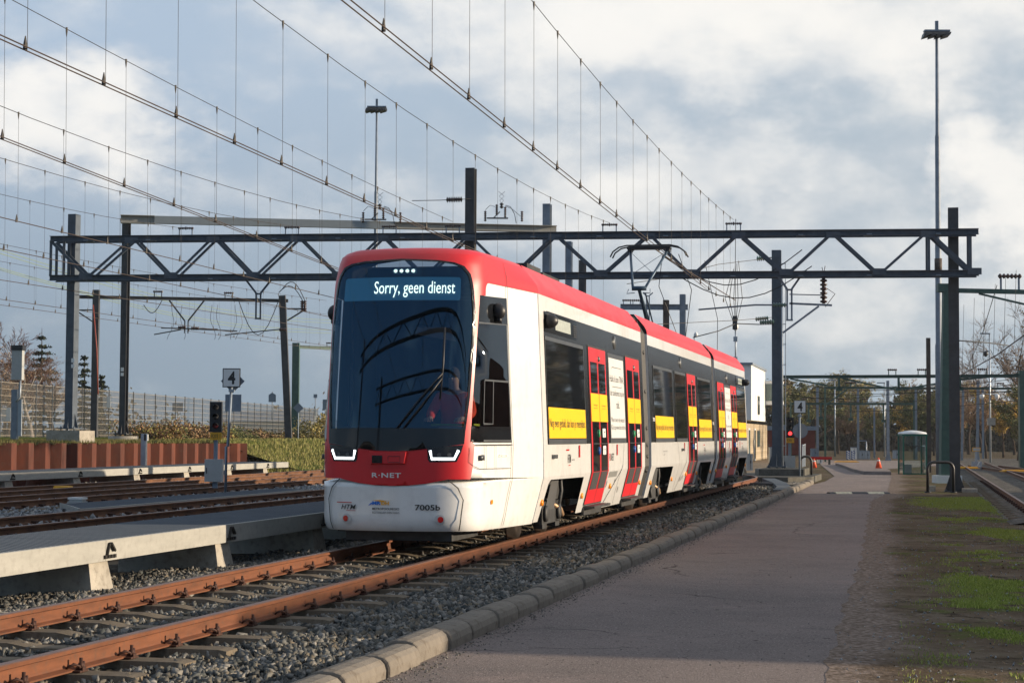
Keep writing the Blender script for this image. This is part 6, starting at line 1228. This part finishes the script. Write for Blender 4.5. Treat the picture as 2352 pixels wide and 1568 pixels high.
# ------------------------------------------------------------------ yard furniture on the left
def pyr(name, label, cat, loc, w, d, h, top, m, rz=0., group=None, lid=None):
    o = thing(name, label, cat, loc, rz, group); b = MB(); k = top
    b.add([(-w/2, -d/2, 0), (w/2, -d/2, 0), (w/2, d/2, 0), (-w/2, d/2, 0), (-w/2*k, -d/2*k, h), (w/2*k, -d/2*k, h), (w/2*k, d/2*k, h), (-w/2*k, d/2*k, h)], [(0, 3, 2, 1), (4, 5, 6, 7), (0, 1, 5, 4), (1, 2, 6, 5), (2, 3, 7, 6), (3, 0, 4, 7)]); b.build('housing', m, o)
    b = MB(); b.box((0, 0, .02), (w * 1.12, d * 1.12, .04)); b.build('flange', m, o)
    if lid: b = MB(); b.box((0, 0, h + .02), (w * 1.1, d * 1.1, .04)); b.build('lid', lid, o)
    return o
pyr('point_machine', 'yellow point machine cover between the yard tracks at the left', 'point machine', G(145, 1128, -.12), .44, .32, .14, .86, YEL, -TH)
pyr('point_machine', 'small yellow cover beside the tram nose at the foot of the bank', 'point machine', G(716, 1060, -.12), .44, .5, .15, .86, YEL, -TH)
pyr('junction_box', 'low pale junction box with a lid on the yard ballast at the left', 'junction box', G(178, 1155, -.1), .30, .22, .08, .95, GREYBOX, -TH, lid=WHITE)
pyr('track_box', 'little beige box clamped to the rail at the left', 'track box', G(228, 1132, -.1), .14, .12, .07, .9, CONC, -TH)
def smallsign(label, x, yb, yt, Y, w, h, shape, m=GALVD, hh=None):
    p = P(x, yb, Y); top = P(x, yt, Y); t = thing('small_sign', label, 'sign', p); z = top.z - p.z; b = MB(); b.tube([(0, 0, 0), (0, 0, z)], .03, 6); b.build('pole', GALVD, t); b = MB()
    if shape == 'diamond': b.box((0, -.03, z - w * .6), (w, .02, w), Matrix.Rotation(R(45), 3, 'Y'))
    elif shape == 'house': b.ext((0, -.05, z - h * .6), (0, -.03, z - h * .6), [(-w/2, -h/2), (w/2, -h/2), (w/2, h/4), (0, h/2), (-w/2, h/4)])
    else: b.box((0, -.03, z - h / 2), (w, .02, h))
    b.build('board', m, t); return t
smallsign('house-shaped grey sign behind the bank, left of the diamond sign', 625, 965, 899, 100, .40, .52, 'house'); smallsign('grey diamond sign on a tall pole at the foot of the bank', 684, 1062, 926, 93, .38, .38, 'diamond'); smallsign('tiny square sign beyond the fence corner', 724, 955, 905, 130, .26, .26, 'sq'); smallsign('small square sign close beside the tram', 747, 960, 917, 110, .32, .6, 'sq')
smallsign('grey sign behind the fence between the two slim posts', 408, 960, 925, 130, .75, .6, 'sq')
p0 = P(620, 962, 190); t = thing('shed', 'low grey pitched-roof shed far behind the fence', 'shed', (p0.x, p0.y, 0)); b = MB(); b.box((0, 0, 1.2), (9, 6, 2.8)); b.build('wall', GREYBOX, t); b = MB(); b.ext((-4.8, 0, 2.6), (4.8, 0, 2.6), [(-3.3, 0), (3.3, 0), (0, 1.1)]); b.build('roof', GALVD, t)
# ------------------------------------------------------------------ trough, mats, barriers and road furniture
t = thing('cable_trough', 'row of grey concrete trough lids crossing from the track to the kerb', 'cable trough', T(-4.9, 60.5, -.2), -TH)
pts = [T(-4.95, 62.5, -.10), T(-4.6, 60.0, -.10), T(-4.2, 57.5, -.12), T(-3.85, 54.5, -.16), T(-3.75, 51.5, -.17)]; o_ = T(-4.9, 60.5, -.2)
def loc(p): d = p - o_; return Vector((d.dot(N), d.dot(U), d.z))
for i in range(4):
    for k in range(3): a, c = loc(pts[i].lerp(pts[i + 1], k / 3 + .01)), loc(pts[i].lerp(pts[i + 1], (k + 1) / 3 - .01)); b = MB(); b.beam(a, c, .42, .10); b.build('trough_lid', mat('slate_concrete', (.13, .145, .16), .85, 0, .15, 4, .3, 50) if i + k == 0 else MT['slate_concrete'], t)
RUBM = mat('rubber_mat', (.05, .05, .052), .7, 0, .3, 4, .3, 20)
for nm, a in (('flat black rubber mat on the ballast in front of the signal', (1780, 1112, .9, 1.5)), ('second black rubber mat lying behind the first by the signal', (1795, 1100, 1.3, 1.2))):
    p = G(a[0], a[1], -.14); t = thing('rubber_mat', nm, 'mat', p, -TH - .5); b = MB()
    for k in range(7): b.box((0, -a[3] / 2 + a[3] * (k + .5) / 7, .03 + .008 * (k % 2)), (a[2], a[3] / 7.6, .05))
    b.build('mat_ribs', RUBM, t)
t = thing('concrete_island', 'dark concrete platform under the post and signal at the end of the ballast', 'platform', T(-4.6, 68, -.27), -TH); b = MB(); b.poly([(-1.4, -3.6), (.2, -3.9), (.95, -2.8), (1.0, 3), (-1.9, 4)], -.05, .22); b.poly([(-1.0, -1.6), (.6, -1.6), (.6, 2), (-1.0, 2)], .22, .46); b.build('slab', CONCD, t)
def ubar(label, x0, x1, ytop, ybot, dy=0):
    a, c = G(x0, ybot, -.27), G(x1, ybot, -.27); t = thing('barrier', label, 'barrier', a); d = c - a; d.z = 0; h = .90; b = MB(); r = .2; pts = [Vector((0, 0, 0)), Vector((0, 0, h - r))]; dn = d.normalized()
    for k in range(1, 6): pts.append(dn * (r - r * math.cos(k * math.pi / 10)) + Vector((0, 0, h - r + r * math.sin(k * math.pi / 10))))
    for k in range(0, 6): pts.append(d - dn * (r - r * math.sin(k * math.pi / 10)) + Vector((0, 0, h - r + r * math.cos(k * math.pi / 10))))
    pts.append(d.copy()); b.tube(pts, .045, 10); b.build('rail', BLACK, t); b = MB()
    for p in (Vector((0, 0, 0)), d): b.lathe(p, p + Vector((0, 0, .03)), [(0, .10), (1, .10)], 12)
    b.build('foot', BLACK, t); return t
ubar('black tubular barrier beside the black post at the right', 2131, 2190, 1063, 1131); ubar('black tubular barrier beside the number 4 sign right of the tram', 1838, 1864, 1051, 1104)
sp_ = G(1903, 1133, -.268); ep = G(2040, 1133, -.268); t = thing('speed_bump', 'black and cream rubber speed bump across the road', 'speed bump', sp_); D = ep - sp_; M_CREAM = mat('worn_cream_paint', (.62, .56, .40), .8, 0, .3, 14, dirt=.4)
for i, (f0, f1, m_) in enumerate(((.10, .365, M_CREAM), (.37, .63, RUBM), (.635, .90, M_CREAM))):
    b = MB(); b.ext(D * f0, D * f1, [(-.2, 0), (.2, 0), (.1, .05), (-.1, .05)]); b.build('bump_block', m_, t)
b = MB(); b.ext(D * 0.0, D * .095, [(-.2, 0), (.2, 0), (.08, .045), (-.08, .045)]); b.ext(D * .905, D, [(-.2, 0), (.2, 0), (.08, .045), (-.08, .045)]); b.build('end_block', RUBM, t)
def cone(label, x, y, z, h=.75):
    p = G(x, y, z); t = thing('traffic_cone', label, 'traffic cone', p); b = MB(); b.box((0, 0, .015), (.40 * h / .75, .40 * h / .75, .03)); b.build('base', ORANGE, t); b = MB(); b.cs = True; b.lathe((0, 0, .03), (0, 0, h), [(0, .15), (1, .03)], 14); b.build('body', ORANGE, t)
    b = MB(); b.cs = True; b.lathe((0, 0, h * .30), (0, 0, h * .48), [(0, .117), (1, .096)], 14); b.lathe((0, 0, h * .66), (0, 0, h * .80), [(0, .074), (1, .058)], 14); b.build('white_band', P_STICK, t); return t
cone('orange and white cone on the paved island beside the road', 2018, 1075, -.10, .50); cone('orange and white cone beside the low red barrier at the left road edge', 1870, 1074, -.2, .46)
# island with kerb
isl = [(1919, 1064), (1935, 1068), (1958, 1077), (1985, 1083), (2047, 1084), (2043, 1079), (2010, 1070), (1985, 1064), (1945, 1062)]; ip = [G(x, y, -.15) for x, y in isl]; b = MB(); b.poly([(p.x, p.y) for p in ip], -.27, -.13); b.build('pavement_island', M_ROAD, kind='structure')
# glass shelter
SG = glassmat('shelter_glass', (.93, .97, .96), (.9, .95, 1.), .03); DKG = mat('dark_green_paint', (.01, .13, .085), .4, 0, .1, 5)
p = G(2096, 1089, -.27); t = thing('shelter', 'glass booth with green frame and white domed roof beside the road', 'shelter', p); w, d, h = 1.0, 1.0, 1.72
for sx in (-1, 1):
    for sy in (-1, 1): b = MB(); b.box((sx * w / 2, sy * d / 2, h / 2), (.06, .06, h)); b.build('frame_post', DKG, t)
b = MB(); 
for sy in (-1, 1): b.box((0, sy * d / 2, h), (w + .14, .08, .08)); b.box((sy * w / 2, 0, h), (.08, d + .0, .08))
b.box((0, -d / 2, .04), (w - .06, .04, .05)); b.build('top_rail', DKG, t)
for a, s_ in (((0, -d / 2, h / 2 + .02), (w - .07, .008, h - .12)), ((0, d / 2, h / 2 + .02), (w - .07, .008, h - .12)), ((-w / 2, 0, h / 2 + .02), (.008, d - .07, h - .12)), ((w / 2, 0, h / 2 + .02), (.008, d - .07, h - .12))): b = MB(); b.box(a, s_); b.build('glass_pane', SG, t)
b = MB(); b.cs = True; n = 16; R_ = [(1.0, 0.05), (.8, .12), (.5, .17), (.2, .20)]
for rr_, z in R_: b.v += [(max(-.56, min(.56, math.cos(6.2832 * k / n) * .75 * rr_)), max(-.56, min(.56, math.sin(6.2832 * k / n) * .75 * rr_)), h + z) for k in range(n)]
b.v.append((0, 0, h + .21))
for j in range(3):
    for k in range(n): b.f.append((j*n+k, j*n+(k+1)%n, (j+1)*n+(k+1)%n, (j+1)*n+k)); b.m.append(0); b.sm.append(True)
for k in range(n): b.f.append((3*n+k, 3*n+(k+1)%n, 4*n)); b.m.append(0); b.sm.append(True)
b.build('domed_roof', WHITE, t)
b = MB(); bz = 1.22; b.ext((0, -.512, bz), (0, -.516, bz), [(0, .05), (.03, .02), (.12, .05), (.13, .03), (.03, -.03), (.02, -.09), (-.02, -.09), (-.03, -.03), (-.13, .03), (-.12, .05), (-.03, .02)]); b.build('bird_sticker', BLACK, t)
b = MB(); b.box((-.2, .1, .22), (.3, .3, .44)); b.build('seat_box', GREYBOX, t)
# masts and posts across the back
backs = [(1877.5, 889, 1052, 0.18, GALVD, 'grey steel post left of the thin green one behind the road end'), (1895, 889, 1060, 0.12, GREEN, 'thin dark green post in the yard behind the road end'), (1970.5, 889, 1054, 0.17, GALVD, 'grey steel post beside the white cabinet'), (2008, 936, 1052, 0.13, GALVD, 'shorter blue-grey post left of the thick mast'), (2039, 874, 1057, 0.20, GALVD, 'thick blue-grey mast in the middle of the yard'), (2103.5, 889, 1055, 0.17, GALVD, 'grey steel post behind the glass shelter'), (2099, 918, 1055, 0.12, GREEN, 'green post close behind the glass shelter'), (2208, 897, 1058, 0.16, GALVD, 'slightly leaning grey post right of the black post'), (2243, 874, 1057, 0.20, GALVD, 'tall grey post right of the leaning one'), (2257, 894, 1054, 0.16, GALVD, 'grey post close beside the tall one, left of the camera mast'), (1816, 923, 1056, 0.12, GREEN, 'green post seen above the signal at the right')]
for x, yt, yb, w, m_, lb in backs: p = G(x, yb, -.25); post(lb, x, yt, p.y, -.25, w, w * .9, m_, base=w > .18, lean=.0 if 'lean' not in lb else .12)
post('rust-brown post just left of the very tall floodlight mast', 2132, 776, 84, -.25, .2, .24, RUSTP, base=False)
lp = [(1918, 873, 1048, 'thin street lamp behind the yard at the left of the back posts', -1), (2032, 879, 1049, 'white-headed street lamp beside the thick mast', -1), (1990, 1012, 1049, 'short old lamp post in front of the far hedge', -1), (2275, 766, 1063, 'slim camera mast with a lamp on top at the right', -1)]
for x, yt, yb, lb, sg in lp:
    p = G(x, yb, -.25); q = P(x, yt, p.y); t = thing('street_lamp', lb, 'street lamp', p); z = q.z + .25; b = MB(); b.tube([(0, 0, 0), (0, 0, z)], [.07, .045], 8); b.build('pole', GALV, t); b = MB(); b.box((sg * .28, 0, z), (.62, .16, .08)); b.build('lamp_head', GALVD, t)
    if 'camera' in lb:
        for sx, zz, c_m in ((-.5, .52, P_STICK), (.45, .52, P_STICK), (-.25, .85, BLACK)):
            b = MB(); b.cs = True; b.lathe((sx * 1., 0, z * zz - .25), (sx * 1., 0, z * zz + .12), [(0, .02), (.2, .12), (.5, .15), (.8, .15), (1, .03)], 10); b.tube([(0, 0, z * zz + .1), (sx, 0, z * zz + .12)], .03, 5); b.build('camera', c_m, t)
        b = MB(); b.box((.05, -.05, z * .32), (.5, .2, .45)); b.build('box', CONC, t)
# green post and gantry right
p = P(2172, 660, 66); t = thing('gantry_post', 'tapered dark green post right beside the floodlight mast, with an arm to the right', 'post', (p.x, p.y, -.2)); z = p.z + .2
b = MB(); b.ext((0, 0, 0), (0, 0, z), [(-.26, -.2), (.26, -.2), (.26, .2), (-.26, .2)], (0, 1, 0))
for i in range(4, 8): v = b.v[i]; b.v[i] = (v[0] * .4, v[1] * .6, v[2])
b.build('column', GREEN, t); b = MB(); b.box((0, 0, .0), (.9, .8, .4)); b.build('footing', WHITE, t); b = MB(); b.beam((-.3, 0, z - .10), (4.6, 0, z - .18), .16, .16); b.beam((1.2, 0, z - .22), (4.4, 0, z - .95), .06, .07); b.beam((-.3, 0, z - .02), (.2, 0, z - .02), .3, .3); b.build('arm', GREEN, t)
b = MB(); b.ins((1.9, 0, z + .42), (2.75, 0, z + .42), .09, 6); b.build('insulator', PORC, t); b = MB(); b.box((2.0, 0, z + .17), (.06, .06, .5)); b.box((2.65, 0, z + .17), (.06, .06, .5)); b.build('trestle', GALVD, t)
lineobj('tension_wire', 'thin arm from the black post to the wire at the right', 'wire arm', [P(2202, 782, 60), P(2270, 787, 62), P(2320, 794, 63)], .022, STEELD)
gantry('green gantry beam crossing the yard behind the black post', 1796, 2420, 864, 93, 89, [(2350, .32, .25, .0)], GREEN, .16, hangs=((1931.6, .62), (2070.6, .62), (2211, .62)), trest=(2056, 2124, 2262), braces=((1816, -.1, 1905, -.45), (1940, -.1, 2060, -.65), (2080, -.65, 2230, -.1), (1810 + 390, -.2, 2352, .1)), zb=-.25)
gantry('far thin gantry behind the green one', 1893, 2345, 891, 118, 118, [], GREEN, .14, trest=(1948, 1959, 2298), braces=((1893, -1.2, 1945, -.1),))
gantry('lowest distant green gantry between the back posts', 1816, 2100, 927, 130, 128, [], GREEN, .16, hangs=((1858, 1.2), (1886, 1.), (1955, 1.1), (2030, 1.2)), trest=(1848, 1932, 1988))
lineobj('wire', 'double wire rising to the right edge past the camera mast', 'wire', [P(2110, 897, 108), P(2200, 865, 84), P(2290, 815, 64), P(2400, 735, 48)], .02, WIRE); lineobj('wire', 'steep thin wire right of the black post', 'wire', [P(2215, 860, 92), P(2255, 770, 75), P(2290, 655, 66)], .014, ROPE)
for k in range(7): a, c = P(2210 + k * 24, 858 - k * 15, 82 - k * 4), P(2214 + k * 24, 700 - k * 16, 82 - k * 4); lineobj('dropper', 'thin vertical dropper wire above the tracks at the right edge', 'wire', [a, c], .008, ROPE, 'droppers at the right edge')
for k, (y0, y1) in enumerate(((893, 905), (905, 925), (912, 903), (930, 944), (880, 898))): lineobj('wire', 'distant overhead wire across the back of the yard, number %s from the top' % ('two', 'three', 'four', 'five', 'one')[k], 'wire', [P(1800, y0, 110), P(1950, (y0 + y1) / 2 + 8, 110), P(2120, y1 - 4, 105), P(2352, y0 - 12, 100)], .018, ROPE)
# cabinets and boards across the back
def cab(label, x0, x1, y0, y1, m=GREYBOX, name='cabinet', dd=.6, cat='cabinet'):
    p = G((x0 + x1) / 2, y1, -.25); w = (x1 - x0) * p.y / F; h = (y1 - y0) * p.y / F; t = thing(name, label, cat, p); b = MB(); b.box((0, dd / 2, h / 2), (w, dd, h)); b.build('box', m, t); b = MB(); b.box((0, -.004, h / 2), (.02, .01, h * .9)); b.box((w * .1, -.02, h * .55), (.03, .04, .12)); b.build('door_seam', P_SEAM, t); b = MB(); b.box((0, dd / 2, h + .02), (w * 1.06, dd * 1.06, .05)); b.build('lid', GALVD, t); return t
cab('white cabinet beside the grey post in the middle distance', 1957, 1968, 1028, 1054, WHITE); cab('left grey relay cabinet of the pair beside the grey post', 1974, 1986, 1035.5, 1054, GALV); cab('right grey relay cabinet of the pair', 1986.8, 1998.5, 1036.5, 1054, GALV); cab('grey relay cabinet left of the glass shelter', 2054, 2066, 1035, 1053, GALV)
cab('blue-grey cabinet behind the left cone', 1864, 1880, 1031, 1050, GALVD); cab('grey trolley box at the left end of the back yard', 1880, 1889, 1054, 1063, WHITE)
cab('white box behind the concrete platform, left of the signal', 1768, 1777, 1028, 1062, GREYBOX); cab('grey cabinet standing at the tail of the tram', 1718, 1729, 1044, 1080, GREYBOX)
for i, x in enumerate((1944, 1955)):
    p = G(x + 4, 1056, -.25); t = thing('striped_barrier', ('left', 'right')[i] + ' blue board with red and white stripes across the tracks', 'barrier board', p); b = MB(); b.box((0, 0, .35), (.26, .06, .6)); b.build('panel', mat('blue_panel', (.03, .08, .20), .5) if i == 0 else MT['blue_panel'], t); b = MB()
    for k in range(4): b.box((0, -.035, .12 + k * .15), (.22, .008, .06), Matrix.Rotation(R(35), 3, 'Y'))
    b.build('stripes', P_STICK, t)
t = thing('red_barrier', 'low red barrier beam beside the left cone', 'barrier', G(1868, 1066, -.2)); b = MB(); b.box((.4, 0, .35), (1.3, .08, .16)); b.build('beam', P_REDL, t); b = MB(); b.box((-.1, 0, .15), (.06, .4, .3)); b.box((.9, 0, .15), (.06, .4, .3)); b.build('foot', BLACK, t)
pyr('point_machine', 'flat yellow point cover in the tracks behind the cone', 'point machine', G(1944, 1061, -.2), 1.3, .5, .08, .95, YEL); pyr('point_machine', 'long yellow cover between the rails at the right', 'point machine', G(2216, 1076, -.15), 1.2, .5, .10, .95, YEL); pyr('point_machine', 'yellow cover at the right picture edge between the tracks', 'point machine', G(2335, 1083, -.12), 1.2, .5, .09, .95, YEL)
t = thing('track_sign', 'small white arrow board beside the right tracks with a yellow plate above', 'sign', G(2243, 1078, -.2)); b = MB(); b.box((0, 0, .20), (.5, .04, .40)); b.build('board', GALV, t); b = MB(); b.box((.04, -.03, .2), (.05, .01, .42), Matrix.Rotation(R(28), 3, 'Y')); b.box((.06, -.03, .18), (.25, .01, .04)); b.build('arrow', P_STICK, t); b = MB(); b.box((.0, .05, .6), (.10, .1, .9)); b.build('stand', GALV, t); b = MB(); b.box((0, 0, .98), (.40, .03, .19)); b.build('plate', YEL, t); b = MB(); b.box((0, -.02, .98), (.33, .01, .13)); b.build('plate_inset', GREYBOX, t)
wd = thing('woodland', 'dense wood beyond the right picture edge, mirrored in the tram windows', 'wood', (115, 215, -.2)); tag(wd, kind='stuff'); rg = random.Random(9); b = MB()
for i in range(8000): x = rg.uniform(-52, 60); quads(b, (x, rg.uniform(-9, 9), rg.random() ** .8 * (13 + 3 * math.sin(x * .31) + 2 * math.sin(x * .83))), rg.uniform(.3, .9), rg)
for i in range(60): x = rg.uniform(-52, 60); b.tube([(x, -9, 0), (x + rg.uniform(-.5, .5), -9, 14)], [.3, .1], 4)
b.build('wood_foliage', L_OLV, wd)
far = thing('far_hedge', 'dark hedge line behind the whole yard', 'hedge', (45, 215, -.2)); tag(far, kind='stuff')
rg = random.Random(5); b = MB()
for i in range(26000): x = rg.uniform(-32, 36); quads(b, (x, rg.uniform(-3, 3), min(abs(rg.gauss(0, 1.)), 1.25 + .3 * rg.random()) * (3.6 + 1.2 * math.sin(x * .4) + .8 * math.sin(x * 1.3))), rg.uniform(.2, .5), rg)
b.build('hedge_foliage', leafmat('hedge_leaves', (.05, .045, .025), (.12, .10, .055), (.22, .16, .08)), far)
fl = thing('far_hedge', 'dark scrub along the horizon behind the mesh fence', 'hedge', (-45, 330, .5)); tag(fl, kind='stuff'); b = MB()
for i in range(7000): x = rg.uniform(-70, 70); quads(b, (x, rg.uniform(-3, 3), abs(rg.gauss(0, 1.)) * (1.6 + .8 * math.sin(x * .2) + .5 * math.sin(x * .7))), rg.uniform(.2, .6), rg)
b.build('hedge_foliage', MT.get('hl') or bpy.data.materials['hedge_leaves'], fl)
p = G(1905, 1047, -.25); q = G(2330, 1052, -.25); t = thing('mesh_fence', 'distant brown mesh fence in front of the far hedge', 'fence', p); D = q - p; D.z = 0; b = MB(); nF = int(D.length / .12)
for k in range(nF): b.beam(D * (k / nF), D * (k / nF) + Vector((0, 0, 2.0)), .012, .012)
b.build('mesh_panel', mat('rusty_mesh', (.14, .11, .08), .7), t)
# ------------------------------------------------------------------ the white building behind the tram
WP = mat('white_panelling', (.80, .79, .76), .6, 0, .04, .8, dirt=.12); BRK = mat('cream_brick', (.42, .35, .25), .9, 0, .15, 3, .3, 30)
n_, l_, b_ = nodes(BRK); bt = n_.new('ShaderNodeTexBrick'); g_ = n_.new('ShaderNodeTexCoord'); mpb = n_.new('ShaderNodeMapping'); mpb.inputs[2].default_value = (R(90), 0, R(90)); l_.new(g_.outputs['Object'], mpb.inputs[0]); l_.new(mpb.outputs[0], bt.inputs['Vector']); bt.inputs['Color1'].default_value = (.44, .36, .26, 1); bt.inputs['Color2'].default_value = (.36, .29, .20, 1); bt.inputs['Mortar'].default_value = (.24, .20, .15, 1); bt.inputs['Scale'].default_value = 3.4; bt.inputs['Mortar Size'].default_value = .02; l_.new(bt.outputs[0], b_.inputs['Base Color'])
YB = 112.; pa = P(1725.5, 837, YB); pb_ = P(1757.6, 853, YB * 164.5 / 149.); bz = -.25; hgt = (pa.z + pb_.z) / 2 - bz; D = Vector((pb_.x - pa.x, pb_.y - pa.y, 0)); Lb = D.length; D.normalize(); Nb = Vector((D.y, -D.x, 0)); rzb = math.atan2(-D.x, D.y)
t = thing('building', 'white two-storey depot office with a projecting bay window above a cream brick ground floor', 'building', (pa.x, pa.y, bz), rzb)   # local y along the lit face, x outwards
b = MB(); zsp = hgt * .40; b.box((-4, Lb / 2, (hgt + zsp) / 2 + .1), (8, Lb, hgt - zsp - .2)); b.build('upper_wall', WP, t); b = MB(); b.box((-4.15, Lb * .75, zsp / 2), (7.7, Lb * 1.5, zsp)); b.build('lower_wall', BRK, t)
b = MB(); b.box((-4, Lb / 2, hgt + .06), (8.2, Lb + .2, .14)); b.build('roof_edge', GALVD, t)
b = MB(); b.box((.5, Lb + .6, hgt * .80 - .25), (1.3, 1.5, 1.6)); bw = b.build('bay_window', WP, t); b = MB(); b.box((.5, Lb - .16, hgt * .80 - .22), (.95, .03, 1.15)); b.box((1.16, Lb + .6, hgt * .80 - .22), (.03, 1.2, 1.15)); b.build('glass', mat('grey_green_glass', (.10, .15, .14), .05), bw)
for z0, z1, y0, y1, nm in ((hgt * .50, hgt * .70, Lb * .42, Lb * .56, 'window'), (.05, 2.1, Lb * .10, Lb * .22, 'door'), (.05, 2.1, Lb * .5, Lb * .6, 'door'), (.9, 2.0, Lb * .72, Lb * .9, 'window')):
    x = .0 if z0 > 2.5 else -.3; b = MB(); b.box((x, (y0 + y1) / 2, (z0 + z1) / 2), (.06, y1 - y0, z1 - z0)); f = b.build(nm, P_STICK if nm == 'door' else P_FRM, t); b = MB(); b.box((x + .035, (y0 + y1) / 2, (z0 + z1) / 2), (.02, (y1 - y0) * .7, (z1 - z0) * .9)); b.build('pane', MT['grey_green_glass'], f)
b = MB(); b.tube([(-1., .5, hgt), (-1., .5, hgt + 2.2)], .05, 6); b.box((-1., .5, hgt + .3), (.25, .2, .4)); b.box((-1., .5, hgt + 1.6), (.25, .2, .3)); b.tube([(-3.6, 1, hgt), (-3.6, 1, hgt + 1.9)], .04, 6); b.tube([(-7, 1, hgt + .9), (-3.4, 1, hgt + .9)], .03, 5); b.tube([(-5.5, 1, hgt), (-5.5, 1, hgt + .9)], .03, 5); b.build('roof_antenna', GALV, t)
b = MB(); b.cs = True; b.lathe((-1., .5, hgt + 2.15), (-1., .5, hgt + 2.6), [(0, .1), (.4, .18), (.8, .15), (1, .02)], 10); b.build('dome_camera', P_STICK, t); b = MB(); b.cs = True; b.lathe((-3.5, 1, hgt + 1.8), (-3.5, 1, hgt + 2.1), [(0, .1), (.6, .13), (1, .02)], 10); b.build('dome_camera', P_STICK, t)
p = G(1779, 1046, -.25); t = thing('building', 'low dark red brick annex between the white building and the post', 'building', p); b = MB(); b.box((1.2, 6, 1.1), (5., 8, 2.1)); b.build('wall', mat('dark_red_brick', (.16, .04, .03), .9, 0, .2, 3), t); b = MB(); b.box((1.2, 6, 2.3), (5.2, 8.2, .35)); b.build('roof', GALVD, t)
pv = [G(1722, 1102, -.2), G(1760, 1078, -.2), G(1790, 1060, -.2), G(1795, 1040, -.2), G(1700, 1040, -.2)]; sheet('paved_yard', [(p.x, p.y) for p in pv], -.25, M_PAVE)
p = G(1756, 1050, -.2); t = thing('bicycle', 'black city bicycle parked against the brick wall of the white building', 'bicycle', p, R(60)); b = MB()
for y in (-.52, .52):
    w_ = MB(); w_.tube([(0, y + .34 * math.cos(a), .34 + .34 * math.sin(a)) for a in np.linspace(0, 6.2832, 22)], .02, 5); w_.build('wheel', BLACK, t)
b.tube([(0, -.52, .34), (0, -.2, .85), (0, .35, .8), (0, .0, .32), (0, -.2, .85)], .02, 5); b.tube([(0, .52, .34), (0, .36, .98)], .02, 5); b.tube([(0, .0, .32), (0, -.52, .34)], .015, 5); b.tube([(-.25, .3, 1.02), (0, .38, .98), (.25, .3, 1.02)], .015, 5); b.box((0, -.22, .92), (.14, .26, .06)); b.build('frame', BLACK, t)
p = G(1746, 1050, -.2); t = thing('red_cover', 'folded red parasol leaning at the brick wall', 'parasol', p); b = MB(); b.cs = True; b.lathe((0, 0, .25), (0, 0, 1.3), [(0, .22), (.3, .24), (.8, .08), (1, .03)], 8); b.build('canopy', P_REDL, t); b = MB(); b.tube([(0, 0, 0), (0, 0, 1.45)], .03, 5); b.build('stick', GALV, t)
t = thing('railing', 'pale tubular steps railing behind the right signal', 'railing', G(1843, 1072, -.2)); b = MB()
for k in range(4): b.tube([(.0 + k * .16, k * .7, 0), (.0 + k * .16, k * .7, 1.15)], .03, 5)
b.tube([(0, -.1, 1.1), (.5, 2.2, 1.15)], .03, 5); b.build('rail', GALV, t)
# ------------------------------------------------------------------ outside the frame: an unseen hall, added and shaped to shade the road
t = thing('unseen_shade_hall', 'long low brick hall added out of view on the right to shade the road', 'building', T(15, 18.2, -.28), -TH); b = MB(); b.box((6, 12.9, 2.12), (12, 25.8, 4.24)); b.box((6, 32.6, 2.6), (12, 13.6, 5.2)); b.build('wall', mat('brown_brick', (.20, .10, .07), .9, 0, .2, 2), t)
for k in range(9): b = MB(); b.box((-.02, 2 + k * 4, 2.0), (.06, 2.4, 1.8)); b.build('window', P_GLS, t)
# ------------------------------------------------------------------ the next gantries and wires, behind the camera (they show in the windscreen)
def lattice(Y, z, hh, label):
    t = thing('lattice_gantry', label, 'gantry', (1, Y, z)); L = 17.
    for dz in (0, -hh): b = MB(); b.beam((-L, 0, dz), (L, 0, dz), .13, .13); b.build('chord', STEELD, t)
    n = 26; b = MB()
    for k in range(n):
        x0 = -L + 2 * L * k / n; x1 = -L + 2 * L * (k + 1) / n; b.beam((x0, 0, 0 if k % 2 else -hh), (x1, 0, -hh if k % 2 else 0), .06, .06)
    b.build('lacing', STEELD, t)
    for x in (-15.5, 16.5): b = MB(); b.hb((x, .1, -z - .28), (x, .1, .5), .3, .3, .02, (0, 1, 0)); b.build('post', STEELD, t)
    return t
lattice(10.5, 7.6, .75, 'lattice gantry above the foreground track, mirrored in the windscreen'); lattice(3.2, 7.6, .9, 'lattice gantry over the camera, mirrored in the windscreen'); lattice(-30, 7.6, 1.1, 'third lattice gantry behind the camera')
for i, (X0, nm) in enumerate(((6.27, 'tram track'), (10., 'walkway'), (13.6, 'first yard track'), (18.4, 'second yard track'))):
    t = thing('overhead_wire', 'overhead wire of the %s behind the camera' % nm, 'overhead wire', T(-X0 * CO, 5, 5.8), -TH, 'overhead wires behind the camera')
    b = MB(); b.tube([(0, 0, .1), (0, -110, .1)], .012, 5); b.build('contact_wire', WIRE, t); sp = 52.; pts = [(0, 1.5 - k * 2.6, .1 + 1.3 + 1.2 * ((k % 20) / 10. - 1) ** 2) for k in range(42)]
    b = MB(); b.tube(pts, .010, 5); b.build('messenger_wire', ROPE, t)
    for k in range(0, 42, 2): b = MB(); b.tube([pts[k], (0, pts[k][1], .1)], .006, 4); b.build('dropper', ROPE, t)
hz = MB(); hz.box((0, 190, 30), (760, 470, 62.6)); ho = hz.build('haze', None, kind='stuff', label='thin pale air over the whole yard', cat='haze')
hm = bpy.data.materials.new('thin_haze'); hm.use_nodes = True; hm.node_tree.nodes.clear(); pv_ = hm.node_tree.nodes.new('ShaderNodeVolumePrincipled'); pv_.inputs['Color'].default_value = (.82, .88, .95, 1); pv_.inputs['Density'].default_value = .0002; pv_.inputs['Anisotropy'].default_value = .2
oo = hm.node_tree.nodes.new('ShaderNodeOutputMaterial'); hm.node_tree.links.new(pv_.outputs[0], oo.inputs['Volume']); ho.data.materials.clear(); ho.data.materials.append(hm)
